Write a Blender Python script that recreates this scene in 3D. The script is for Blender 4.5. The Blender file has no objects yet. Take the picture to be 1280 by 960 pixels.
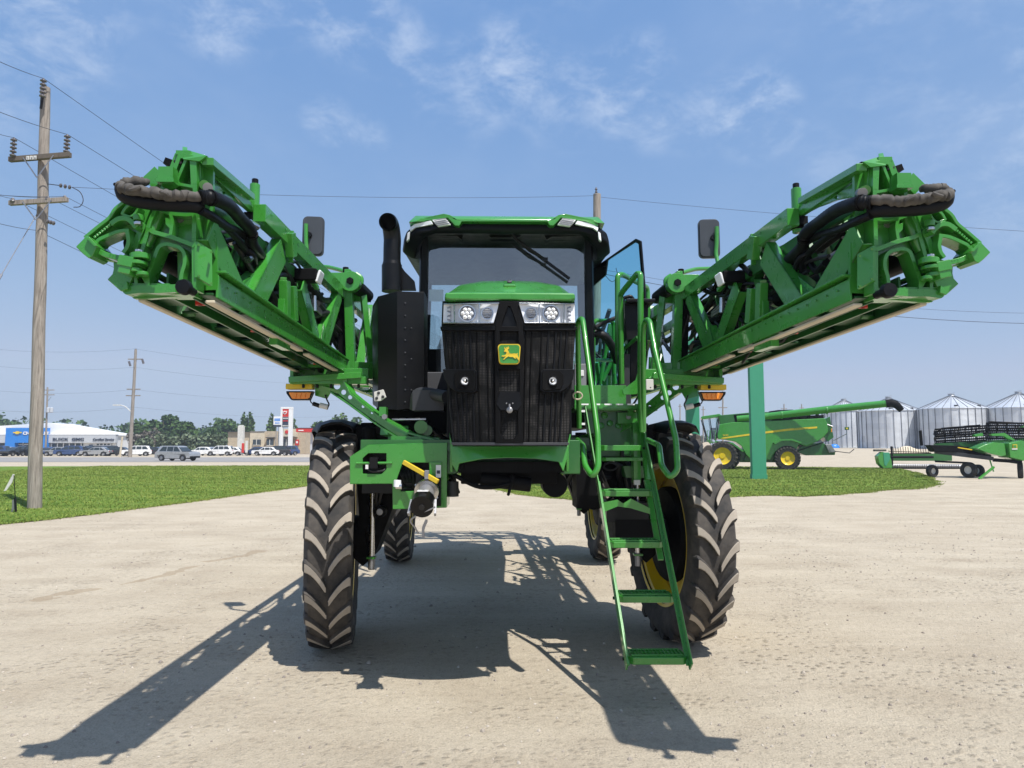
import bpy, bmesh, math, random
import numpy as np
from mathutils import Vector, Matrix
from mathutils.geometry import tessellate_polygon
R = math.radians
PI = math.pi
rnd = random.Random(7)
col = bpy.context.scene.collection
scene = bpy.context.scene

# ------------------------------------------------------------------ camera numbers
F = 887.0; PITCH = math.atan(77 / 887.0); CAMH = 1.7
CP, SP = math.cos(PITCH), math.sin(PITCH)
def P(u, v, Y):
    a = (u - 640) / F; b = (480 - v) / F
    dy = CP - b * SP; dz = SP + b * CP
    t = Y / dy
    return Vector((a * t, Y, CAMH + dz * t))
def G(u, v, z=0.0):
    a = (u - 640) / F; b = (480 - v) / F
    dy = CP - b * SP; dz = SP + b * CP
    t = (z - CAMH) / dz
    return Vector((a * t, dy * t, z))

# ------------------------------------------------------------------ materials
MATS = {}
class NT:
    def __init__(s, name):
        m = bpy.data.materials.new(name); m.use_nodes = True
        s.m = m; s.t = m.node_tree; s.n = s.t.nodes; s.l = s.t.links
        s.p = s.n.get('Principled BSDF'); s.out = s.n.get('Material Output')
    def new(s, typ, **kw):
        n = s.n.new(typ)
        for k, v in kw.items():
            if k.startswith('i_'):
                n.inputs[k[2:].replace('_', ' ')].default_value = v
            else: setattr(n, k, v)
        return n
    def link(s, a, b): s.l.new(a, b)
    def noise(s, scale, detail=4, rough=.55, vec=None, dist=0.0):
        n = s.new('ShaderNodeTexNoise'); n.inputs['Scale'].default_value = scale
        n.inputs['Detail'].default_value = detail; n.inputs['Roughness'].default_value = rough
        n.inputs['Distortion'].default_value = dist
        if vec is None: vec = s.coord()
        s.link(vec, n.inputs['Vector'])
        return n.outputs['Fac']
    def coord(s):
        if not hasattr(s, '_c'):
            s._c = s.new('ShaderNodeTexCoord').outputs['Object']
        return s._c
    def ramp(s, fac, stops):
        r = s.new('ShaderNodeValToRGB'); e = r.color_ramp.elements
        while len(e) < len(stops): e.new(.5)
        for el, (p, c) in zip(e, stops):
            el.position = p
            el.color = (c, c, c, 1) if not hasattr(c, '__len__') else (*c, 1)
        s.link(fac, r.inputs['Fac']); return r.outputs['Color']
    def mix(s, fac, a, b, mode='MIX'):
        m = s.new('ShaderNodeMix'); m.data_type = 'RGBA'; m.blend_type = mode
        for sock, val in ((m.inputs[0], fac), (m.inputs[6], a), (m.inputs[7], b)):
            if isinstance(val, (int, float)): sock.default_value = val
            elif isinstance(val, (tuple, list)): sock.default_value = (*val, 1)
            else: s.link(val, sock)
        return m.outputs[2]
    def math(s, op, a, b=0.0, clamp=False):
        m = s.new('ShaderNodeMath'); m.operation = op; m.use_clamp = clamp
        for sock, val in ((m.inputs[0], a), (m.inputs[1], b)):
            if isinstance(val, (int, float)): sock.default_value = val
            else: s.link(val, sock)
        return m.outputs[0]
    def base(s, c): 
        if isinstance(c, (tuple, list)): s.p.inputs['Base Color'].default_value = (*c, 1)
        else: s.link(c, s.p.inputs['Base Color'])
    def bump(s, h, strength=.3, dist=.01):
        b = s.new('ShaderNodeBump'); b.inputs['Strength'].default_value = strength
        b.inputs['Distance'].default_value = dist
        s.link(h, b.inputs['Height']); s.link(b.outputs[0], s.p.inputs['Normal'])
    def set(s, **kw):
        for k, v in kw.items(): s.p.inputs[k.replace('_', ' ')].default_value = v
        return s

def simple(name, c, rough=.5, metal=0.0, coat=0.0, var=.12, scale=3.0, bump=0.0, dirt=0.0, spec=.5):
    t = NT(name)
    n = t.noise(scale, 5)
    lo = tuple(x * (1 - var) for x in c); hi = tuple(min(1, x * (1 + var)) for x in c)
    cc = t.ramp(n, [(.3, lo), (.7, hi)])
    if dirt:
        d = t.ramp(t.noise(9, 8, .7), [(.5, 0.0), (.78, dirt)])
        cc = t.mix(d, cc, (.33, .28, .22))
    t.base(cc)
    t.set(Roughness=rough, Metallic=metal, Coat_Weight=coat, Coat_Roughness=.08)
    t.p.inputs['Specular IOR Level'].default_value = spec
    rr = t.ramp(t.noise(14, 4), [(.3, max(0, rough - .06)), (.7, min(1, rough + .08))])
    t.link(rr, t.p.inputs['Roughness'])
    if bump: t.bump(t.noise(120, 3), bump, .004)
    MATS[name] = t.m
    return t.m

def make_mats():
    simple('green', (.042, .250, .030), .30, coat=.65, var=.07, dirt=.06, bump=.015)
    simple('liner', (.15, .16, .17), .8)
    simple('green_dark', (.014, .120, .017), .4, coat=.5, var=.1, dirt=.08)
    simple('green_shade', (.004, .062, .010), .5, coat=.2, var=.15, dirt=.05)  # boom green darkened, putting the chords' underside shade into the colour
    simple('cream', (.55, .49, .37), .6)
    simple('black', (.004, .004, .0045), .36, var=.2, spec=.3)
    simple('black_matte', (.0045, .0045, .005), .6, var=.25, bump=.04, spec=.12)
    simple('black_semi', (.0065, .007, .0085), .45, var=.1, bump=.03, spec=.16)
    simple('dark_grey', (.035, .037, .042), .45, var=.1)
    simple('rubber', (.017, .017, .018), .72, var=.3, dirt=.22, spec=.35)
    simple('hose', (.013, .013, .014), .5, var=.3)
    simple('yellow', (.72, .50, .01), .35, coat=.3, dirt=.25)
    simple('yellow_plain', (.75, .52, .03), .4)
    simple('silver', (.62, .62, .62), .25, metal=1.0)
    simple('steel_grey', (.30, .30, .31), .4, metal=.6)
    simple('chrome_white', (.92, .93, .94), .3, metal=0, var=.04)
    simple('white', (.78, .78, .77), .45, var=.04)
    simple('off_white', (.62, .61, .57), .5, dirt=.1)
    simple('red', (.55, .03, .02), .4)
    simple('canvas', (.075, .068, .06), .85, var=.5, bump=.15, scale=20)
    simple('decal', (.8, .8, .8), .5)
    simple('wood_pole', (.26, .225, .19), .85)
    simple('insulator', (.13, .12, .125), .35)
    simple('wire', (.05, .05, .055), .5, metal=.3)
    simple('teal_post', (.04, .27, .155), .5, var=.04, dirt=.03)
    simple('interior', (.06, .062, .07), .8)
    simple('asphalt', (.17, .165, .16), .9, var=.08, scale=.6)
    simple('car_white', (.75, .75, .75), .3, coat=.6)
    simple('car_silver', (.42, .42, .42), .3, metal=.5, coat=.5)
    simple('car_black', (.02, .02, .022), .25, coat=.8)
    simple('car_blue', (.03, .06, .16), .3, coat=.6)
    simple('car_red', (.35, .02, .02), .3, coat=.6)
    simple('car_glass', (.03, .04, .045), .08)
    simple('tan_wall', (.46, .38, .27), .85)
    simple('tan_wall_light', (.58, .50, .37), .85)
    simple('blue_panel', (.02, .20, .62), .4, var=.03)
    simple('window_dark', (.05, .065, .075), .12)
    simple('white_metal', (.74, .75, .76), .45, var=.03)
    simple('grey_metal', (.48, .50, .53), .5, var=.03)
    simple('bark', (.12, .10, .08), .9)
    simple('stone', (.40, .37, .33), .9, var=.3, scale=30)
    simple('tail_red', (.5, .01, .01), .3)
    simple('navy', (.03, .04, .07), .5)
    # emissive-free amber lens
    t = NT('amber'); t.base((.95, .30, .01)); t.set(Roughness=.25, Coat_Weight=.5); t.bump(t.noise(60, 1), .3, .004); MATS['amber'] = t.m
    t = NT('mirror_black'); t.base(t.ramp(t.noise(3, 3), [(.3, (.045, .05, .058)), (.7, (.06, .066, .075))])); t.set(Roughness=.35); MATS['mirror_black'] = t.m
    # corrugated hose
    t = NT('ribbed'); t.base((.014, .014, .015)); t.set(Roughness=.5)
    w = t.new('ShaderNodeTexWave'); w.inputs['Scale'].default_value = 22; w.bands_direction = 'X'
    t.link(t.coord(), w.inputs['Vector']); t.bump(w.outputs['Fac'], .8, .006); MATS['ribbed'] = t.m
    # tyre: rubber with dust
    t = NT('tyre'); d = t.ramp(t.noise(5, 8, .65), [(.38, 0.05), (.70, .60)])
    t.base(t.mix(d, (.018, .018, .019), (.16, .135, .11))); t.set(Roughness=.8); t.bump(t.noise(60, 5), .25, .004); MATS['tyre'] = t.m
    t = NT('lug_top'); d = t.ramp(t.noise(9, 8, .7), [(.2, (.27, .235, .19)), (.8, (.43, .375, .31))])
    t.base(d); t.set(Roughness=.9); t.bump(t.noise(120, 5), .3, .003); MATS['lug_top'] = t.m
    # grille mesh: perforated black plastic, fine horizontal slots
    t = NT('grille_mesh')
    sx = t.new('ShaderNodeSeparateXYZ'); t.link(t.coord(), sx.inputs[0])
    a = t.math('GREATER_THAN', t.math('FRACT', t.math('MULTIPLY', sx.outputs['Z'], 95.0)), .52)
    b = t.math('GREATER_THAN', t.math('FRACT', t.math('MULTIPLY', sx.outputs['X'], 48.0)), .25)
    m = t.math('MULTIPLY', a, b)
    n = t.ramp(t.noise(5, 3, .6, dist=1.2), [(.45, 0.0), (.62, 1.0)])
    t.base(t.mix(t.math('MULTIPLY', m, n), (.005, .005, .005), (.055, .052, .05)))
    t.set(Roughness=.55); t.p.inputs['Specular IOR Level'].default_value = .15; t.bump(m, .4, .002); MATS['grille_mesh'] = t.m
    # galvanised corrugated steel
    t = NT('galvanised'); sx = t.new('ShaderNodeSeparateXYZ'); t.link(t.coord(), sx.inputs[0])
    wv = t.math('SINE', t.math('MULTIPLY', sx.outputs['Z'], 32.0))
    n = t.noise(.7, 5)
    at = t.math('ARCTAN2', sx.outputs['Y'], sx.outputs['X'])
    fl = t.math('FLOOR', t.math('MULTIPLY', at, 14 / PI))
    wn = t.new('ShaderNodeTexWhiteNoise'); wn.noise_dimensions = '2D'
    cb = t.new('ShaderNodeCombineXYZ'); t.link(fl, cb.inputs[0]); t.link(t.math('FLOOR', t.math('MULTIPLY', sx.outputs['Z'], .9)), cb.inputs[1])
    t.link(cb.outputs[0], wn.inputs['Vector'])
    mm = t.mix(.5, t.ramp(n, [(.3, (.55, .57, .60)), (.7, (.68, .70, .73))]), t.ramp(wn.outputs['Value'], [(0, (.52, .55, .59)), (1, (.74, .77, .80))]))
    t.base(mm); t.set(Roughness=.45, Metallic=.5); t.bump(wv, .5, .03); MATS['galvanised'] = t.m
    simple('bin_rib', (.14, .15, .17), .5, metal=.4)
    # wood pole: vertical streaks
    t = NT('wood_pole'); mp = t.new('ShaderNodeMapping'); mp.inputs['Scale'].default_value = (16, 16, .7); t.link(t.coord(), mp.inputs['Vector'])
    n = t.noise(1.6, 8, .7, mp.outputs[0]); t.base(t.ramp(n, [(.28, (.10, .085, .07)), (.5, (.27, .235, .20)), (.72, (.40, .36, .31))]))
    t.set(Roughness=.9); t.bump(n, .6, .02); MATS['wood_pole'] = t.m
    # glass: thin tinted pane
    def glass(name, tint, f0, alpha_mix=.0):
        t = NT(name); t.n.remove(t.p)
        tr = t.new('ShaderNodeBsdfTransparent'); tr.inputs[0].default_value = (*tint, 1)
        gl = t.new('ShaderNodeBsdfGlossy'); gl.inputs['Roughness'].default_value = .02; gl.inputs[0].default_value = (.9, .95, 1, 1)
        fr = t.new('ShaderNodeFresnel'); fr.inputs['IOR'].default_value = f0
        mx = t.new('ShaderNodeMixShader'); ge = t.new('ShaderNodeNewGeometry'); t.link(t.math('MULTIPLY', fr.outputs[0], t.math('SUBTRACT', 1.0, ge.outputs['Backfacing'])), mx.inputs[0]); t.link(tr.outputs[0], mx.inputs[1]); t.link(gl.outputs[0], mx.inputs[2])
        t.link(mx.outputs[0], t.out.inputs['Surface']); MATS[name] = t.m
    glass('glass', (.88, .93, .93), 2.8)
    glass('glass_teal', (.66, .90, .94), 1.5)
    glass('lens_glass', (.97, .98, 1.0), 1.12)
    # gravel
    t = NT('gravel'); g = t.new('ShaderNodeNewGeometry').outputs['Position']
    big = t.noise(.16, 6, .6, g); mid = t.noise(1.1, 7, .62, g); fine = t.noise(16, 8, .75, g); vfine = t.noise(70, 4, .7, g)
    mp = t.new('ShaderNodeMapping'); mp.inputs['Scale'].default_value = (.35, 2.2, 1); mp.inputs['Rotation'].default_value = (0, 0, R(12)); t.link(g, mp.inputs['Vector'])
    streak = t.noise(.9, 6, .6, mp.outputs[0])
    c = t.ramp(mid, [(.28, (.375, .313, .232)), (.5, (.475, .413, .315)), (.74, (.555, .488, .378))])
    c = t.mix(t.ramp(big, [(.35, 0.0), (.65, .5)]), c, (.445, .378, .286))
    c = t.mix(t.ramp(streak, [(.44, 0.0), (.72, .42)]), c, (.36, .30, .225))
    f2 = t.ramp(fine, [(.30, .76), (.48, 1.0), (.72, 1.12)])
    c = t.mix(1.0, c, f2, 'MULTIPLY')
    f3 = t.ramp(vfine, [(.3, .74), (.5, 1.0), (.75, 1.18)])
    c = t.mix(1.0, c, f3, 'MULTIPLY')
    vo = t.new('ShaderNodeTexVoronoi'); vo.inputs['Scale'].default_value = 30; t.link(g, vo.inputs['Vector'])
    peb = t.ramp(vo.outputs['Distance'], [(.0, 1.0), (.28, 0.0)])
    pk = t.math('MULTIPLY', peb, t.ramp(t.noise(2.5, 5, .7, g), [(.5, 0.0), (.72, .5)]))
    wn = t.ramp(vo.outputs['Color'], [(.2, (.16, .14, .125)), (.8, (.60, .57, .52))])
    c = t.mix(pk, c, wn)
    mp3 = t.new('ShaderNodeMapping'); mp3.inputs['Scale'].default_value = (.22, 1.2, 1); mp3.inputs['Rotation'].default_value = (0, 0, R(-14)); t.link(g, mp3.inputs['Vector'])
    s3 = t.noise(.8, 8, .62, mp3.outputs[0], 2.2); c = t.mix(t.ramp(s3, [(.5, 0.0), (.68, .30)]), c, (.58, .51, .40)); c = t.mix(t.ramp(s3, [(.33, .35), (.48, 0.0)]), c, (.40, .34, .255))
    # large soft mottling, crumbly darker patches, damp streak
    pat = t.ramp(t.noise(.55, 6, .7, g, .8), [(.44, 0.0), (.62, .70)])
    vo2 = t.new('ShaderNodeTexVoronoi'); vo2.inputs['Scale'].default_value = 14; t.link(g, vo2.inputs['Vector'])
    crumb = t.math('MULTIPLY', t.ramp(vo2.outputs['Distance'], [(.12, 1.0), (.42, .15)]), pat)
    c = t.mix(crumb, c, (.27, .222, .165))
    c = t.mix(t.ramp(t.noise(2.2, 8, .75, g), [(.50, 0.0), (.70, .30)]), c, (.33, .275, .205))
    sg = t.new('ShaderNodeSeparateXYZ'); t.link(g, sg.inputs[0])
    A = G(45, 752); B = G(330, 688); dx, dy = B.x - A.x, B.y - A.y; Ln = math.hypot(dx, dy); dx /= Ln; dy /= Ln
    rx_ = t.math('SUBTRACT', sg.outputs['X'], A.x); ry_ = t.math('SUBTRACT', sg.outputs['Y'], A.y)
    al = t.math('ADD', t.math('MULTIPLY', rx_, dx), t.math('MULTIPLY', ry_, dy)); pe = t.math('ADD', t.math('MULTIPLY', rx_, -dy), t.math('MULTIPLY', ry_, dx))
    wob_ = t.math('MULTIPLY', t.math('SUBTRACT', t.noise(.9, 5, .6, g), .5), .9)
    dd_ = t.math('ABSOLUTE', t.math('ADD', pe, wob_)); th_ = t.math('MULTIPLY', t.ramp(t.noise(1.3, 4, .6, g), [(.42, 0.0), (.6, 1.0)]), .16)
    inl = t.math('MULTIPLY', t.math('GREATER_THAN', al, 0.0), t.math('LESS_THAN', al, Ln))
    st_ = t.math('MULTIPLY', t.math('LESS_THAN', dd_, th_), inl)
    c = t.mix(t.math('MULTIPLY', st_, .55), c, (.30, .23, .15))
    t.base(c); t.set(Roughness=.95); t.p.inputs['Specular IOR Level'].default_value = .2
    hh = t.math('ADD', t.math('MULTIPLY', mid, 1.2), t.math('ADD', t.math('MULTIPLY', fine, .55), t.math('ADD', t.math('MULTIPLY', vfine, .25), t.math('ADD', t.math('MULTIPLY', crumb, .9), t.math('MULTIPLY', peb, .2)))))
    t.bump(hh, .85, .045); MATS['gravel'] = t.m
    # grass ground
    t = NT('grass_ground'); g = t.new('ShaderNodeNewGeometry').outputs['Position']
    mp = t.new('ShaderNodeMapping'); mp.inputs['Scale'].default_value = (.25, 1.6, 1); t.link(g, mp.inputs['Vector'])
    a = t.noise(.8, 7, .65, mp.outputs[0]); b = t.noise(9, 6, .75, g); d = t.noise(45, 3, .7, g)
    c = t.ramp(a, [(.3, (.085, .165, .018)), (.5, (.135, .225, .028)), (.72, (.21, .275, .055))])
    c = t.mix(1.0, c, t.ramp(b, [(.3, .6), (.5, 1.0), (.72, 1.35)]), 'MULTIPLY')
    c = t.mix(1.0, c, t.ramp(d, [(.3, .6), (.6, 1.25)]), 'MULTIPLY')
    t.base(c); t.set(Roughness=.9); t.p.inputs['Specular IOR Level'].default_value = .15
    t.bump(t.math('ADD', b, d), .9, .06); MATS['grass_ground'] = t.m
    t = NT('blade'); oi = t.new('ShaderNodeNewGeometry').outputs['Random Per Island']
    g = t.new('ShaderNodeNewGeometry').outputs['Position']; mp = t.new('ShaderNodeMapping'); mp.inputs['Scale'].default_value = (.22, 1.3, 1); t.link(g, mp.inputs['Vector'])
    t.base(t.mix(1.0, t.ramp(oi, [(0, (.155, .215, .034)), (.6, (.195, .258, .048)), (1, (.245, .28, .075))]), t.ramp(t.noise(.7, 6, .65, mp.outputs[0]), [(.34, (.66, .70, .62)), (.5, (1.0, 1.0, 1.0)), (.68, (1.35, 1.2, 1.3))]), 'MULTIPLY')); t.set(Roughness=.75)
    t.p.inputs['Specular IOR Level'].default_value = .2; MATS['blade'] = t.m
    for nm, stops in (('leaf', [(0, (.028, .060, .018)), (.5, (.050, .100, .026)), (1, (.085, .145, .042))]),
                      ('leaf_silver', [(0, (.07, .10, .055)), (.5, (.12, .16, .09)), (1, (.19, .23, .15))]),
                      ('leaf_bright', [(0, (.045, .085, .022)), (.5, (.075, .135, .035)), (1, (.115, .18, .055))]),
                      ('leaf_dry', [(0, (.11, .10, .08)), (.5, (.17, .155, .13)), (1, (.24, .22, .19))])):
        t = NT(nm); oi = t.new('ShaderNodeNewGeometry').outputs['Random Per Island']
        t.base(t.ramp(oi, stops)); t.set(Roughness=.8); t.p.inputs['Specular IOR Level'].default_value = .2; MATS[nm] = t.m
    simple('far_field', (.12, .19, .06), .95, var=.2, scale=.02)
    t = NT('shingle_road'); g = t.new('ShaderNodeNewGeometry').outputs['Position']
    c = t.ramp(t.noise(.5, 6, .6, g), [(.3, (.215, .205, .195)), (.7, (.275, .262, .25))]); t.base(c); t.set(Roughness=.9); MATS['road'] = t.m
make_mats()

# ------------------------------------------------------------------ mesh builder
ORG = [Vector((0, 0, 0))]
class MB:
    def __init__(s, mat='green'):
        s.v = []; s.f = []; s.fm = []; s.mats = []; s.cur = mat
    def mi(s, mat=None):
        mat = mat or s.cur
        if mat not in s.mats: s.mats.append(mat)
        return s.mats.index(mat)
    def add(s, vs, fs, mat=None):
        o = len(s.v); s.v += [Vector(p) for p in vs]; k = s.mi(mat)
        for f in fs: s.f.append(tuple(i + o for i in f)); s.fm.append(k)
        return s
    def box(s, c, size, rot=None, mat=None, taper=(1, 1)):
        c = Vector(c); x, y, z = [q / 2 for q in size]
        vs = []
        for dz in (-1, 1):
            tx, ty = (taper if dz > 0 else (1, 1))
            for dy in (-1, 1):
                for dx in (-1, 1):
                    p = Vector((dx * x * tx, dy * y * ty, dz * z))
                    if rot is not None: p = rot @ p
                    vs.append(c + p)
        return s.add(vs, [(0, 1, 3, 2), (4, 6, 7, 5), (0, 4, 5, 1), (2, 3, 7, 6), (0, 2, 6, 4), (1, 5, 7, 3)], mat)
    def box2(s, a, b, mat=None):
        a = Vector(a); b = Vector(b)
        return s.box((a + b) / 2, [abs(q) for q in (b - a)], None, mat)
    def bar(s, p0, p1, w, h, up=(0, 0, 1), mat=None, w1=None, h1=None):
        p0 = Vector(p0); p1 = Vector(p1); d = (p1 - p0).normalized(); up = Vector(up)
        sd = d.cross(up)
        if sd.length < 1e-4: sd = d.cross(Vector((1, 0, 0)))
        sd.normalize(); u = sd.cross(d).normalized()
        vs = []
        for p, ww, hh in ((p0, w, h), (p1, w1 or w, h1 or h)):
            for a, b in ((-1, -1), (1, -1), (1, 1), (-1, 1)):
                vs.append(p + sd * a * ww / 2 + u * b * hh / 2)
        return s.add(vs, [(0, 1, 2, 3), (4, 7, 6, 5), (0, 4, 5, 1), (1, 5, 6, 2), (2, 6, 7, 3), (3, 7, 4, 0)], mat)
    def channel(s, p0, p1, w, h, up=(0, 0, 1), t=.012, mat=None, flip=1):
        # web plus two flanges
        p0 = Vector(p0); p1 = Vector(p1); d = (p1 - p0).normalized(); up = Vector(up)
        sd = d.cross(up).normalized(); u = sd.cross(d).normalized()
        s.bar(p0, p1, t, h, up, mat)
        for k in (-1, 1):
            o = u * k * (h / 2 + t * .5) + sd * flip * (w / 2 - t / 2)
            s.bar(p0 + o, p1 + o, w, t, up, mat)
        return s
    def tube(s, pts, r, seg=10, mat=None, cap=True, closed=False, flat=1.0, ph=0.0):
        pts = [Vector(p) for p in pts]; n = len(pts)
        rs = r if hasattr(r, '__len__') else [r] * n
        tang = []
        for i in range(n):
            if closed: d = pts[(i + 1) % n] - pts[i - 1]
            else: d = pts[min(i + 1, n - 1)] - pts[max(i - 1, 0)]
            tang.append(d.normalized())
        ref = Vector((0, 0, 1)) if abs(tang[0].z) < .9 else Vector((1, 0, 0))
        nrm = (ref - tang[0] * ref.dot(tang[0])).normalized()
        vs = []
        for i in range(n):
            nrm = (nrm - tang[i] * nrm.dot(tang[i])).normalized()
            b = tang[i].cross(nrm)
            for k in range(seg):
                a = 2 * PI * k / seg + ph
                vs.append(pts[i] + (nrm * math.cos(a) * flat + b * math.sin(a)) * rs[i])
        fs = []
        for i in range(n if closed else n - 1):
            j = (i + 1) % n
            for k in range(seg):
                k2 = (k + 1) % seg
                fs.append((i * seg + k, i * seg + k2, j * seg + k2, j * seg + k))
        if cap and not closed:
            fs.append(tuple(range(seg))[::-1]); fs.append(tuple((n - 1) * seg + k for k in range(seg)))
        return s.add(vs, fs, mat)
    def cyl(s, p0, p1, r, r1=None, seg=16, mat=None):
        return s.tube([p0, p1], [r, r if r1 is None else r1], seg, mat)
    def lathe(s, prof, o, axis=(0, 0, 1), seg=32, mat=None, mats=None, caps=False):
        o = Vector(o); ax = Vector(axis).normalized()
        ref = Vector((0, 0, 1)) if abs(ax.z) < .9 else Vector((1, 0, 0))
        a = (ref - ax * ref.dot(ax)).normalized(); b = ax.cross(a)
        vs = []
        for (r, h) in prof:
            for k in range(seg):
                t = 2 * PI * k / seg
                vs.append(o + ax * h + (a * math.cos(t) + b * math.sin(t)) * max(r, 1e-4))
        for i in range(len(prof) - 1):
            fs = [(i * seg + k, i * seg + (k + 1) % seg, (i + 1) * seg + (k + 1) % seg, (i + 1) * seg + k) for k in range(seg)]
            if i == 0: base = len(s.v); s.add(vs, [], mat)
            m = mats[i] if mats else mat
            ki = s.mi(m)
            for f in fs: s.f.append(tuple(q + base for q in f)); s.fm.append(ki)
        for ring in ((0, len(prof) - 1) if caps else ()):
            if prof[ring][0] > 1e-3:
                s.f.append(tuple(base + ring * seg + k for k in range(seg))); s.fm.append(s.mi(mats[0] if mats else mat))
        return s
    def plate(s, outer, fn, th, holes=(), mat=None):
        """outer and holes in 2D; fn(a, b, d) -> 3D with d = depth 0..th"""
        loops = [[Vector((a, b, 0)) for a, b in outer]] + [[Vector((a, b, 0)) for a, b in h] for h in holes]
        tris = tessellate_polygon(loops)
        flat = [p for lp in loops for p in lp]; n = len(flat)
        vs = [fn(p.x, p.y, 0) for p in flat] + [fn(p.x, p.y, th) for p in flat]
        fs = [tuple(t) for t in tris] + [tuple(i + n for i in reversed(t)) for t in tris]
        o = 0
        for lp in loops:
            m = len(lp)
            for i in range(m):
                j = (i + 1) % m
                fs.append((o + i, o + j, o + j + n, o + i + n))
            o += m
        return s.add(vs, fs, mat)
    def mirror(s, dx=0.0):
        s.v = [Vector((-p.x + dx, p.y, p.z)) for p in s.v]; s.f = [tuple(reversed(f)) for f in s.f]; return s
    def xform(s, M): s.v = [M @ p for p in s.v]; return s
    def build(s, name, parent=None, bevel=0.0, angle=35, smooth=True, label=None, fix=True, seg=1):
        me = bpy.data.meshes.new(name)
        o = ORG[0]
        me.from_pydata([p - o for p in s.v], [], s.f)
        for m in s.mats: me.materials.append(MATS[m])
        if len(s.mats) > 1: me.polygons.foreach_set('material_index', s.fm)
        if fix:
            bm = bmesh.new(); bm.from_mesh(me)
            bmesh.ops.recalc_face_normals(bm, faces=bm.faces); bm.to_mesh(me); bm.free()
        if smooth:
            me.polygons.foreach_set('use_smooth', [True] * len(me.polygons))
            me.set_sharp_from_angle(angle=R(angle))
        me.update()
        ob = bpy.data.objects.new(name, me); col.objects.link(ob)
        if parent is not None: ob.parent = parent
        if bevel:
            md = ob.modifiers.new('bevel', 'BEVEL'); md.width = bevel; md.segments = seg; md.limit_method = 'ANGLE'; md.angle_limit = R(40)
            md.use_clamp_overlap = True; md.harden_normals = True
        if label: ob['label'] = label
        return ob
def fillet(pts, r, n=4):
    pts = [Vector(p) for p in pts]; out = [pts[0]]
    for i in range(1, len(pts) - 1):
        a, b, c = pts[i - 1], pts[i], pts[i + 1]
        d1 = (a - b); d2 = (c - b); rr = min(r, d1.length * .48, d2.length * .48)
        s0 = b + d1.normalized() * rr; s1 = b + d2.normalized() * rr
        for k in range(n + 1):
            t = k / n; out.append(s0 * (1 - t) ** 2 + b * 2 * t * (1 - t) + s1 * t * t)
    out.append(pts[-1]); return out
def spline(pts, n=6):
    pts = [Vector(p) for p in pts]; q = [pts[0] * 2 - pts[1]] + pts + [pts[-1] * 2 - pts[-2]]; out = []
    for i in range(1, len(q) - 2):
        for k in range(n):
            t = k / n; a, b, c, d = q[i - 1], q[i], q[i + 1], q[i + 2]
            out.append(.5 * ((2 * b) + (c - a) * t + (2 * a - 5 * b + 4 * c - d) * t * t + (3 * b - a - 3 * c + d) * t ** 3))
    out.append(pts[-1]); return out
def tag(o, label=None, cat=None, group=None, kind=None):
    if label: o['label'] = label
    if cat: o['category'] = cat
    if group: o['group'] = group
    if kind: o['kind'] = kind
    return o
def empty(name, loc=(0, 0, 0), rz=0.0):
    o = bpy.data.objects.new(name, None); col.objects.link(o); o.location = loc; o.rotation_euler.z = rz
    o.empty_display_size = .2
    return o
def copy_tree(o, parent=None):
    c = o.copy(); col.objects.link(c)
    if parent is not None: c.parent = parent
    for ch in [q for q in bpy.data.objects if q.parent == o]: copy_tree(ch, c)
    return c
def text_mesh(txt, size, mat, loc, rx=PI / 2, rz=0.0, parent=None, name='lettering', depth=.01, xs=1.0, shear=0.0, align='LEFT', bold=0.0):
    cu = bpy.data.curves.new('t', 'FONT'); cu.body = txt; cu.size = size; cu.extrude = depth; cu.align_x = align
    cu.shear = shear; cu.offset = bold
    to = bpy.data.objects.new('t', cu); col.objects.link(to)
    bpy.context.view_layer.update()
    me = bpy.data.meshes.new_from_object(to.evaluated_get(bpy.context.evaluated_depsgraph_get()))
    bpy.data.objects.remove(to); bpy.data.curves.remove(cu)
    M = Matrix.Translation(Vector(loc)) @ Matrix.Rotation(rz, 4, 'Z') @ Matrix.Rotation(rx, 4, 'X') @ Matrix.Diagonal((xs, 1, 1, 1))
    me.transform(M); me.name = name; me.materials.clear(); me.materials.append(MATS[mat])
    ob = bpy.data.objects.new(name, me); col.objects.link(ob)
    if parent is not None: ob.parent = parent
    return ob
# =================================================================== THE SPRAYER
PH = .022
ORG[0] = Vector((0, 7, 0))
sprayer = empty('crop_sprayer', (.09 - PH * 7, 7, 0), PH)
tag(sprayer, 'big green self-propelled crop sprayer standing on the gravel, folded booms raised on both sides', 'sprayer')
def L(u, v, Y):
    w = P(u, v, Y); x = w.x + PH * Y - .09
    return Vector((x, Y - PH * x, w.z))
def Lq(k, ox, oy, sc):           # zoom-window coordinates -> machine frame
    return lambda X, Yy, D: L(ox + X / sc, oy + Yy / sc, D)
za = Lq(0, 90, 180, 4.683); z1 = Lq(0, 80, 170, 3.2); zB = Lq(0, 240, 230, 3.84)
z2 = Lq(0, 440, 250, 3.368); z4 = Lq(0, 340, 440, 4.0); z5 = Lq(0, 640, 440, 4.267); zg = Lq(0, 540, 360, 3.842)
zl = Lq(0, 700, 470, 4.172); zm = Lq(0, 420, 540, 5.333); zr = Lq(0, 700, 280, 4.8)
def back(fn, D):
    return lambda a, b, d: fn(a, b, D) + Vector((0, d, 0))

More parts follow.
